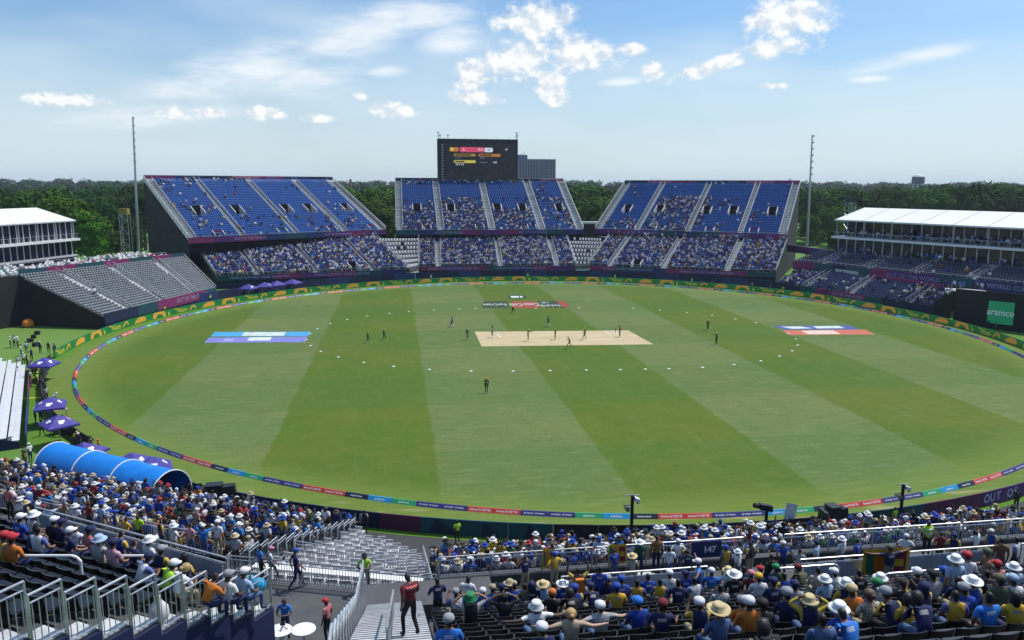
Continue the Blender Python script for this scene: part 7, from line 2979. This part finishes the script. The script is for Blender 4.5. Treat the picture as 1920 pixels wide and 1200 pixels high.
for px, py, ps, sh, hk, hc in seated:
    p = hit_row_c(px, py, 1.19 if ps != 'sit_lean' else 1.12)
    person(tuple(p), R(random.uniform(-14, 14)), ps, sh, random.choice(['denim', 'black', 'khaki', 'navy']), hk, hc, random.choice(S_), sleeve=random.random() < .2, where=WB, group=GB, scale=random.uniform(.97, 1.06))
# people that stand out
p = hit_row_c(882, 1131, 1.19)
person(tuple(p), R(4), 'sit_head', 'black', 'black', 'bucket', 'green', 'tan', scale=1.1, label='person in black top and green patterned bucket hat, both hands raised', group=GB)
p = hit_row_c(1070, 1149, 1.19)
person(tuple(p), R(-4), 'sit_wide', 'sand', 'denim', 'bun', 'blond', 'light', label='blond haired person with bare shoulders, arm stretched along the seat back', group=GB)
p = hit_row_c(1126, 1134, 1.19)
person(tuple(p), R(6), 'sit_wide', 'grey', 'denim', 'cap', 'white', 'light', label='person in grey top and white cap, arm round the blond neighbour', group=GB)
GS = 'standing spectators in the near stand'


def stand_c(px, py, hz=1.6):
    return tuple(hit_row_c(px, py, hz))


person(stand_c(1084, 1062), R(0), 'arms_up', 'navy', 'black', None, None, 'dark', label='person with both arms raised and an orange backpack', group=GS)
bp = PEOPLE[-1]
k = MB()
k.hexa([(-.17, -.30, 1.0), (.17, -.30, 1.0), (.17, -.12, 1.0), (-.17, -.12, 1.0), (-.13, -.26, 1.42), (.13, -.26, 1.42), (.13, -.12, 1.42), (-.13, -.12, 1.42)])
put('backpack', k.mesh('backpack', cloth('orange')), bp)
person(stand_c(1124, 1050), R(-10), 'stand', 'royal blue', 'navy', None, None, 'dark', label='bareheaded person in royal blue standing beside the raised arms', group=GS)
person(stand_c(820, 1074), R(15), 'hold', 'navy', 'black', None, None, 'dark', label='bald person in navy standing at the head of the near seats', group=GS)
person(stand_c(876, 1068), R(-20), 'down', 'white', 'denim', None, None, 'dark', label='person in white patterned shirt standing beside the bald one in navy', group=GS)
person(stand_c(1447, 1033), R(10), 'stand', 'black', 'denim', None, None, 'brown', sleeve=True, label='tall person in black standing with towels in hand', group=GS)
person(stand_c(1310, 1046), R(70), 'flag', 'bright blue', 'navy', 'cap', 'white', 'brown', label='person in bright blue and white cap leaning with arms out', group=GS)
fm = stand_c(1669, 1020)
person(fm, R(3), 'flag', 'navy', 'khaki', 'cap', 'olive', 'brown', label='person in navy holding up a large orange and maroon flag', group=GS)
F0 = arr(*fm)
cloth_sheet('held_flag', 'orange green and maroon flag with gold border held up by a spectator', 'flag',
            [F0 + arr(-.86, .16, 1.50), F0 + arr(.84, .16, 1.50), F0 + arr(.98, .30, .42), F0 + arr(-.62, .42, .38)], FLAGM, 2, .05)
person(stand_c(1851, 1034), R(60), 'hold', 'brown', 'denim', 'cap', 'olive', 'brown', label='person in brown top and olive cap turned sideways', group=GS)
person(stand_c(1878, 1003), R(-20), 'stand', 'brown', 'denim', None, None, 'tan', label='person in brown top and blue jeans with back turned', group=GS)
person(stand_c(1907, 998), R(30), 'stand', 'white', 'navy', None, None, 'dark', label='person in white polo standing beyond the brown tops', group=GS)
person(stand_c(1791, 1046), R(0), 'stand', 'pale blue', 'navy', 'sun', 'white', 'tan', label='person in pale blue top and white sun hat by the hooped barrier', group=GS)
person(stand_c(1812, 1043), R(-10), 'stand', 'white', 'black', 'cap', 'red', 'tan', label='person in white top and red cap by the hooped barrier', group=GS)
# the man on the stair
d = ray(772, 1197)
t = (SZ + .475 * 26.8 + .1 - CAM_H) / (d[2] + .475 * d[1])
p = d * t
zst = SZ + .19 * (int((26.8 - p[1]) / .4) + 1)
person((p[0] - .02, p[1], zst), R(30), 'descend', 'dark red', 'black', None, None, 'dark', label='person in dark red striped shirt walking down the stair', group=GS, doing='walking')
k = MB()
k.tube((0, .005, 1.34), (0, .005, 1.385), .20, 14)
k.v = [(x, y * .74, z) for x, y, z in k.v]
put('shirt_stripe', k.mesh('shirt_stripe', cloth('red')), PEOPLE[-1])

# concourse
GC = 'people on the near concourse'


def conc(px, py, hz=1.6, z=None):
    z = CZ if z is None else z
    p = gz(px, py, z + hz)
    if p[0] > 1.5:
        p[1] = min(p[1], 30.4)
    return (p[0], p[1], z)


person(conc(553, 1036, 1.62), R(-75), 'walk', 'navy', 'navy', 'cap', 'royal blue', 'tan', label='officer in navy uniform and blue cap striding along the concourse', group=GC, scale=1.05)
person(conc(683, 1042), R(180), 'hold', 'lime', 'black', 'cap', 'black', 'dark', label='steward in lime vest behind the concourse railing', group=GC)
person(conc(533, 1128, 1.55), R(165), 'hold', 'bright blue', 'navy', None, None, 'dark', label='person in bright blue vest at the white bar table', group=GC)
person(conc(612, 1128, 1.6), R(60), 'stand', 'red', 'black', 'cap', 'red', 'dark', label='person in red top and red cap beside the stair railing', group=GC)
person(conc(487, 1026), R(-60), 'stand', 'bright blue', 'black', None, None, 'dark', label='person in bright blue top walking beside the pink capped one', group=GC)
person(conc(506, 1028, 1.5), R(-80), 'walk', 'white', 'black', 'cap', 'pink', 'brown', label='person in white top and pink cap on the concourse', group=GC, scale=.92)
person(conc(407, 985), R(-20), 'stand', 'white', 'khaki', 'cap', 'white', 'tan', label='heavy set person in white shirt with back turned on the concourse', group=GC, scale=1.08)
person(conc(325, 990), R(-50), 'hold', 'white', 'khaki', 'sun', 'white', 'tan', label='person in white shirt and sun hat beside the camera tripod', group=GC, scale=1.05)
person(conc(356, 985), R(-30), 'stand', 'pink', 'denim', None, None, 'tan', label='person in pink top behind the sun hat wearer', group=GC)
person(conc(15, 920), R(-20), 'stand', 'red', 'black', None, None, 'brown', label='person in red shirt standing at the back of the side crowd', group=GC, scale=1.08)
person(conc(118, 926), R(-60), 'stand', 'white', 'khaki', 'cap', 'white', 'brown', label='person in white polo and white cap at the back of the side crowd', group=GC)
person(conc(48, 945, 1.55), R(-40), 'stand', 'royal blue', 'denim', 'sun', 'straw', 'brown', label='person in royal blue and straw hat leaning on the back railing', group=GC)
person(conc(165, 945, 1.6), R(-30), 'hips', 'dark red', 'black', None, None, 'dark', label='person in dark red with an armful of red cloth by the railing', group=GC)
person(conc(190, 948, 1.6), R(-40), 'stand', 'pale blue', 'khaki', None, None, 'brown', label='person in pale blue vest by the concourse railing', group=GC)
person(conc(258, 968, 1.6), R(160), 'stand', 'lime', 'black', None, None, 'dark', label='steward in lime vest at the end of the platform railing', group=GC)
person(conc(1232, 1012), R(5), 'stand', 'brown', 'navy', None, None, 'dark', label='person in rust brown shirt standing beside the white tee', group=GC, scale=1.06)
person(conc(1255, 1031), R(-10), 'stand', 'white', 'denim', None, None, 'dark', label='person in plain white tee standing on the concourse', group=GC, scale=1.05)
person(conc(1186, 1044), R(0), 'stand', 'khaki', 'khaki', 'straw', 'straw', 'tan', label='person in khaki shirt and straw hat on the concourse', group=GC)
person(conc(1200, 1018), R(0), 'stand', 'dark green', 'navy', 'straw', 'white', 'brown', label='person in white hat wrapped in a flag on the concourse', group=GC)
person(conc(1741, 984, 1.62), R(176), 'stand', 'lime', 'black', None, None, 'dark', label='steward in bright lime vest facing the near seats', group=GC, scale=1.08)
o = PEOPLE[-1]
for z in (1.12, 1.30):
    k = MB()
    k.tube((0, .005, z), (0, .005, z + .045), .188, 14)
    k.v = [(x, y * .75, z_) for x, y, z_ in k.v]
    put('reflective_band', k.mesh('reflective_band', mat('reflective_tape', (.6, .62, .62), .3, .05)), o)
for px, py, sh, hk, hc, lab in ((857, 977, 'lime', None, None, 'steward in lime vest watching at the teal hoarding'), (683, 958, 'black', None, None, 'person in black at the maroon hoarding'), (545, 942, 'black', 'cap', 'black', 'person in black at the lettered navy hoarding'),
                                (372, 895, 'black', None, None, 'person in black at the tunnel mouth beside the fence'), (390, 902, 'white', 'cap', 'black', 'person in white top at the tunnel mouth'), (1302, 968, 'black', None, None, 'first of two people in black before the navy lettering'), (1329, 968, 'black', None, None, 'second of two people in black before the navy lettering'),
                                (1236, 985, 'lime', None, None, 'steward in lime vest before the navy hoarding lettering'), (1675, 950, 'lime', None, None, 'steward in lime vest at the teal hoarding by the camera mast'), (1909, 917, 'black', None, None, 'person in black before the purple lettering'), (1447, 968, 'bright blue', None, None, 'person in bright blue working the broadcast camera')):
    p = gz(px, py, 1.6)
    d = arr(p[0] - CX, p[1] - CY)
    rr = np.linalg.norm(d)
    d = d / rr * max(rr, 71.6)
    person((CX + d[0], CY + d[1], -.03), R(random.uniform(-25, 25)), 'stand', sh, 'black', hk, hc, 'dark', label=lab, group='people at the near fence')

# hooped white barriers in the aisle of the side block
for j, (pa, pb, lab) in enumerate(((4, 150, 'hooped white tube barrier at the side block, far from the stair'), (190, 312, 'hooped white tube barrier at the side block, beside the blue and white shirted man'))):
    a, b = hit_row_l(pa, 1042, 1.0), hit_row_l(pb, 1042, 1.0)
    zz = min(a[2], b[2])
    a, b = gz(pa, 1042, zz + 1.0), gz(pb, 1042, zz + 1.0)
    a[2] = b[2] = zz
    o = thing('tube_barrier', lab, 'barrier', tuple((a + b) / 2))
    k = MB()
    up = arr(0, 0, 1)
    e = unit(b - a)
    k.path([a, a + up * .86, a + up * .96 + e * .08, a + up * 1.0 + e * .2, b + up * 1.0 - e * .2, b + up * .96 - e * .08, b + up * .86, b], .035, 8)
    k.obj('hoop', M_WHITE, o)
    k = MB()
    k.tube(a + up * .5, b + up * .5, .03, 8)
    k.obj('mid_rail', M_WHITE, o)

# more people standing about on the concourse
for j, (px, py, sh, hk, hc) in enumerate(((1152, 1030, 'royal blue', None, None), (1272, 1014, 'white', 'cap', 'white'), (1290, 1036, 'navy', None, None), (1362, 1024, 'yellow', 'cap', 'royal blue'), (1385, 1032, 'white', 'sun', 'white'), (1408, 1022, 'navy', None, None), (1470, 1018, 'royal blue', 'cap', 'white'), (1500, 1030, 'grey', None, None),
                                          (1532, 1020, 'pale blue', 'cap', 'navy'), (1580, 1012, 'white', 'sun', 'white'), (1608, 1016, 'royal blue', None, None), (1700, 1004, 'white', 'cap', 'white'), (1765, 1002, 'dark red', None, None), (1790, 1006, 'navy', 'cap', 'navy'), (1830, 1000, 'white', None, None), (1860, 994, 'royal blue', 'cap', 'white'),
                                          (1040, 1040, 'yellow', 'cap', 'royal blue'), (985, 1046, 'navy', None, None), (70, 948, 'navy', 'cap', 'white'), (90, 952, 'pale blue', None, None), (140, 950, 'white', 'sun', 'white'), (215, 962, 'royal blue', 'cap', 'royal blue'), (235, 972, 'yellow', None, None), (300, 975, 'navy', None, None), (380, 985, 'bright blue', 'cap', 'white'), (440, 1004, 'grey', 'sun', 'straw'))):
    person(conc(px, py), R(random.uniform(-40, 40) - (25 if px < 500 else 0)), ['stand', 'hips', 'hold', 'stand', 'point'][j % 5], sh, random.choice(['denim', 'navy', 'khaki', 'black']), hk, hc, random.choice(S_), where='on the near concourse', group=GC, scale=random.uniform(.95, 1.05))

# the side block
WL = 'on the side block seats'
for px, py, ps, sh, hk, hc in ((4, 1004, 'sit', 'yellow', 'cap', 'red'), (35, 975, 'sit', 'royal blue', 'cap', 'white'), (140, 985, 'sit', 'white', None, None), (128, 1000, 'sit', 'navy', 'cap', 'white'), (60, 968, 'sit', 'white', 'sun', 'white'), (225, 1000, 'sit', 'royal blue', None, None), (300, 1032, 'sit', 'navy', 'cap', 'grey'), (345, 1050, 'sit', 'royal blue', 'hair', 'black'), (19, 1008, 'sit', 'orange', 'cap', 'red'), (52, 990, 'sit_lean', 'navy', 'hair', 'black'), (70, 1000, 'sit', 'white', None, None), (98, 972, 'sit', 'black', 'cap', 'white'), (112, 980, 'sit', 'navy', 'cap', 'navy'),
                               (165, 1001, 'sit', 'red', 'cap', 'navy'), (183, 1010, 'sit', 'grey', 'sun', 'pale blue'), (209, 1014, 'sit', 'pink', 'cap', 'navy'), (249, 1022, 'sit', 'navy', None, None), (277, 1018, 'sit', 'white', 'sun', 'white'),
                               (257, 1056, 'sit_lean', 'white', 'cap', 'navy'), (304, 1068, 'sit_lean', 'lime', 'cap', 'white'), (328, 1072, 'sit_lean', 'white', 'bun', 'blond'), (384, 1092, 'sit_lean', 'orange', None, None), (425, 1078, 'sit', 'white', 'cap', 'grey'), (455, 1070, 'sit', 'pale blue', 'cap', 'white')):
    p = hit_row_l(px, py, 1.19 if ps == 'sit' else 1.12)
    person(tuple(p), R(-33 + random.uniform(-15, 15)), ps, sh, random.choice(['denim', 'navy', 'khaki']), hk, hc, random.choice(S_), where=WL, group='spectators on the near side block')
for j, (px, py) in enumerate(((467, 1091), (486, 1097))):
    p = gz(px, py, 13.2)
    k = MB()
    k.lathe([(.02, -.21), (.10, -.17), (.17, -.06), (.18, .04), (.13, .14), (.03, .18)], 16)
    tag(put('balloon', k.mesh('balloon', mat('cyan_balloon', (.02, .36, .68), .25, .05), smooth=True), None, tuple(p)), 'shiny cyan balloon behind the stepped railing', 'balloon', 'cyan balloons')
d = ray(298, 1146)
t = ((LP @ LU) - .45) / (d[:2] @ LU)
p = arr(d[0] * t, d[1] * t, CAM_H + d[2] * t)
bsk = int(max(0, round(((p[:2] - LP) @ LV) / LR_)))
k = MB()
k.lathe([(.16, 0), (.2, .12), (.19, .3), (.1, .42), (.05, .5), (.08, .55)], 12)
k.v = [(x * (1 + .15 * math.sin(7 * z + 2 * x)), y * (1 + .12 * math.cos(9 * z)), z) for x, y, z in k.v]
tag(put('plastic_sack', k.mesh('plastic_sack', mat('white_plastic', (.72, .72, .72), .35, .08, 6, bump=.5), smooth=True), None, (p[0], p[1], LZ + LH * bsk + .03)), 'white plastic sack standing behind the stepped railing', 'sack')
# camera tripod and stool on the platform
p = conc(344, 1010, 0)
tp = thing('tripod', 'black camera tripod beside the sun hat wearer on the concourse', 'tripod', p)
for a in (0.3, 2.4, 4.5):
    k = MB()
    k.bar((0, 0, 1.45), (.42 * math.cos(a), .42 * math.sin(a), 0), .035)
    put('leg', k.mesh('leg', M_BLACK), tp)
k = MB()
k.box(-.09, .09, -.2, .2, 1.45, 1.65)
put('camera', k.mesh('camera', M_BLACK), tp)
p = conc(285, 1010, .45)
st_ = thing('folding_stool', 'white folding stool on the dark concourse floor', 'stool', p, .4)
k = MB()
k.box(-.28, .28, -.22, .22, .46, .50)
put('seat', k.mesh('seat', M_WHITE), st_)
for sx_ in (-1, 1):
    for sy_ in (-1, 1):
        k = MB()
        k.bar((sx_ * .24, sy_ * .18, .46), (-sx_ * .24, sy_ * .2, 0), .03)
        put('leg', k.mesh('leg', M_WHITE), st_)
# flags over the railing
for pa, pb, lab in ((1141, 1174, 'orange and green flag draped over the silver railing'), (1018, 1040, 'gold and maroon flag bundled over the silver railing')):
    a, b = at_y(pa, 1022, 30.72), at_y(pb, 1022, 30.72)
    cloth_sheet('draped_flag', lab, 'flag', [(a[0], 30.70, CZ + 1.03), (b[0], 30.70, CZ + 1.03), (b[0] + .05, 30.66, CZ + .12), (a[0] - .03, 30.64, CZ + .16)], FLAGM, 3, .03)
p, q = at_y(1478, 945, 46.2), at_y(1492, 948, 46.2)
k = MB()
cloth_sheet('white_sheet', 'white cloth sheet held up before the black hoarding', 'cloth', [p + arr(-.1, 0, .1), q + arr(.15, 0, .05), q + arr(.0, 0, -1.25), p + arr(-.25, 0, -1.4)], [M_WHITE], 2, .05)

# rear rows of the lower tier as single people, the rest of the tier as part of the crowd
SHIRTS_NEAR = [((.02, .08, .42), 22), ((.012, .02, .10), 13), ((.04, .24, .62), 12), ((.76, .76, .76), 30), ((.66, .45, .04), 6), ((.45, .04, .04), 5), ((.02, .02, .025), 7), ((.34, .35, .37), 8), ((.05, .28, .10), 3), ((.6, .2, .03), 3), ((.45, .58, .72), 10)]
HATS_NEAR = [((.015, .012, .01), 26), ((.76, .76, .74), 25), ((.02, .07, .38), 14), ((.52, .42, .25), 10), ((.40, .04, .04), 4), ((.10, .07, .05), 5)]
SHN = ['royal blue'] * 6 + ['navy'] * 5 + ['bright blue'] * 3 + ['white'] * 8 + ['yellow'] * 3 + ['pale blue'] * 2 + ['red', 'orange', 'green', 'grey', 'grey', 'black', 'black', 'pale blue', 'khaki', 'dark red', 'brown']
HTN = [(None, None)] * 6 + [('cap', 'white')] * 4 + [('cap', 'royal blue')] * 3 + [('cap', 'navy')] * 3 + [('sun', 'white')] * 4 + [('straw', 'straw')] * 2 + [('hair', 'black')] * 3 + [('bucket', 'navy'), ('bucket', 'white'), ('cap', 'red'), ('bun', 'brown'), ('cap', 'green'), ('cap', 'black')]
cand = []
for r_ in range(13):
    n = int(42.5 / .56)
    for i in range(n):
        a = (i + .5) / n
        if any(g0 - .003 < a < g1 + .003 for g0, g1 in ga):
            continue
        if random.random() > .80:
            continue
        p = LC.row(a, r_, .5)
        q = in_view(p + arr(0, 0, 1.2))
        if q and -20 < q[0] < 1945:
            cand.append((-r_, p, r_))
cand.sort(key=lambda c_: (c_[0], c_[1][0]))
budget = 296 - len(PEOPLE)
n_ind = 0
for _, p, r_ in cand:
    if n_ind < budget and r_ >= 7:
        hk, hc = random.choice(HTN)
        ps = random.choice(['sit', 'sit', 'sit', 'sit_lean', 'sit_phone', 'sit_head', 'sit_turn', 'sit_cheer'])
        person(tuple(p), R(random.uniform(-22, 22)), ps, random.choice(SHN), random.choice(['denim', 'navy', 'black', 'khaki']), hk, hc, random.choice(S_), where='in the lower rear rows', group='spectators in the rear rows of the lower tier', face=False)
        n_ind += 1
    else:
        crowd_add(p, arr(random.uniform(-.15, .15), 1.0), near=True, shirt=wpick(SHIRTS_NEAR), hat=wpick(HATS_NEAR))
for r_ in range(16):
    L = np.linalg.norm(LS.row(1, r_) - LS.row(0, r_))
    n = int(L / .58)
    for i in range(n):
        a = (i + .5) / n
        if any(g0 < a < g1 for g0, g1 in gs) or random.random() > (.86 if a < .93 else .5):
            continue
        p = LS.row(a, r_, .5)
        q = in_view(p + arr(0, 0, 1.2))
        if q and -20 < q[0] < 1000:
            f_ = LS.face(a, r_)
            crowd_add(p, f_, near=True, shirt=wpick(SHIRTS_NEAR), hat=wpick(HATS_NEAR))
# ---------------------------------------------------------------- the crowd that cannot be counted (one mass)
def crowd_build():
    # far seated figure: thighs, shins, torso, arms, head, hat
    parts = [('trou', (-.17, .17, .02, .50, .42, .56)), ('trou', (-.16, .16, .40, .52, .02, .44)), ('shirt', (-.20, .20, -.10, .12, .44, .78, 1.12)), ('shirt', (-.225, .225, -.112, .132, .78, 1.04, .72)),
             ('shirt', (-.29, -.20, -.06, .16, .62, .98, .8)), ('shirt', (.20, .29, -.06, .16, .62, .98, .8)), ('skin', (-.27, -.19, .12, .40, .58, .66)), ('skin', (.19, .27, .12, .40, .58, .66)),
             ('skin', (-.075, .075, -.06, .10, 1.03, 1.20, 1.15)), ('hat', (-.10, .10, -.10, .11, 1.16, 1.31, .72))]
    tv, tf = boxes_template([p[1] for p in parts])
    tf = np.concatenate([tf[:, [0, 1, 2]], tf[:, [0, 2, 3]]])
    names = np.array([p[0] for p in parts])
    far_t = (tv, tf, np.repeat(names, 8))
    near_t = []
    SL = {0: 'skin', 1: 'shirt', 2: 'trou', 3: 'trou', 4: 'hat', 5: 'skin'}
    for ps, hk in (('sit', 'cap'), ('sit_lean', 'sun'), ('sit', None), ('sit_phone', 'bucket'), ('sit_head', 'cap'), ('sit_turn', 'sun'), ('sit_cheer', 'hair'), ('stand', 'cap'), ('stand', 'sun')):
        me = body_mesh(ps, 0)
        me.calc_loop_triangles()
        co = np.array([v.co for v in me.vertices])
        tri = np.array([t.vertices for t in me.loop_triangles])
        mi = [me.polygons[t.polygon_index].material_index for t in me.loop_triangles]
        V = co[tri].reshape(-1, 3)
        nm = np.repeat(np.array([SL[m_] for m_ in mi]), 3)
        bpy.data.meshes.remove(me)
        if hk:
            J = POSES[ps]
            h_ = HATK[hk]
            hv = np.array(h_.v) + np.array(J['hed']) + np.array([0, 0, .028])
            ht = [(f[0], f[i], f[i + 1]) for f in h_.f for i in range(1, len(f) - 1)]
            V = np.concatenate([V, hv[np.array(ht)].reshape(-1, 3)])
            nm = np.concatenate([nm, np.repeat('hat', len(ht) * 3)])
        near_t.append((V, np.arange(len(V)).reshape(-1, 3), nm))
    pos, fw = np.array(CROWD['pos'], float), np.array(CROWD['fwd'], float)
    n = len(pos)
    pos = pos + np.concatenate([RNG.uniform(-.06, .06, (n, 2)), RNG.uniform(-.03, .05, (n, 1))], 1)
    fw = fw / np.linalg.norm(fw, axis=1, keepdims=True)
    ang = RNG.normal(0, .35, n)
    fw = np.stack([fw[:, 0] * np.cos(ang) - fw[:, 1] * np.sin(ang), fw[:, 0] * np.sin(ang) + fw[:, 1] * np.cos(ang)], 1)
    isn = np.array(CROWD['near'])
    kind = np.where(isn, RNG.integers(0, len(near_t), n), -1)
    sc = RNG.uniform(.94, 1.1, n)
    VV, FF, TT, off = [], [], [], 0
    for kd in range(-1, len(near_t)):
        ix = np.where(kind == kd)[0]
        if not len(ix):
            continue
        tv, tf, nm = far_t if kd < 0 else near_t[kd]
        v, f = scatter(tv, tf, pos[ix], fw[ix], scale=sc[ix])
        tone = np.empty((len(ix), len(tv), 3))
        for c_ in ('skin', 'shirt', 'trou', 'hat'):
            m_ = nm == c_
            tone[:, m_, :] = np.array(CROWD[c_])[ix][:, None, :]
        VV.append(v)
        FF.append(f + off)
        TT.append(tone.reshape(-1, 3))
        off += len(v)
    print('crowd', n, 'near', int(isn.sum()), 'people', len(PEOPLE), 'tris', sum(len(f) for f in FF))
    o = put('spectator_crowd', np_mesh('spectator_crowd', np.concatenate(VV), np.concatenate(FF), mat_attr('crowd_clothing'), tone=np.concatenate(TT)))
    tag(o, 'mass of spectators in blue and white filling the distant and lower stands', 'crowd', kind='stuff')


crowd_build()
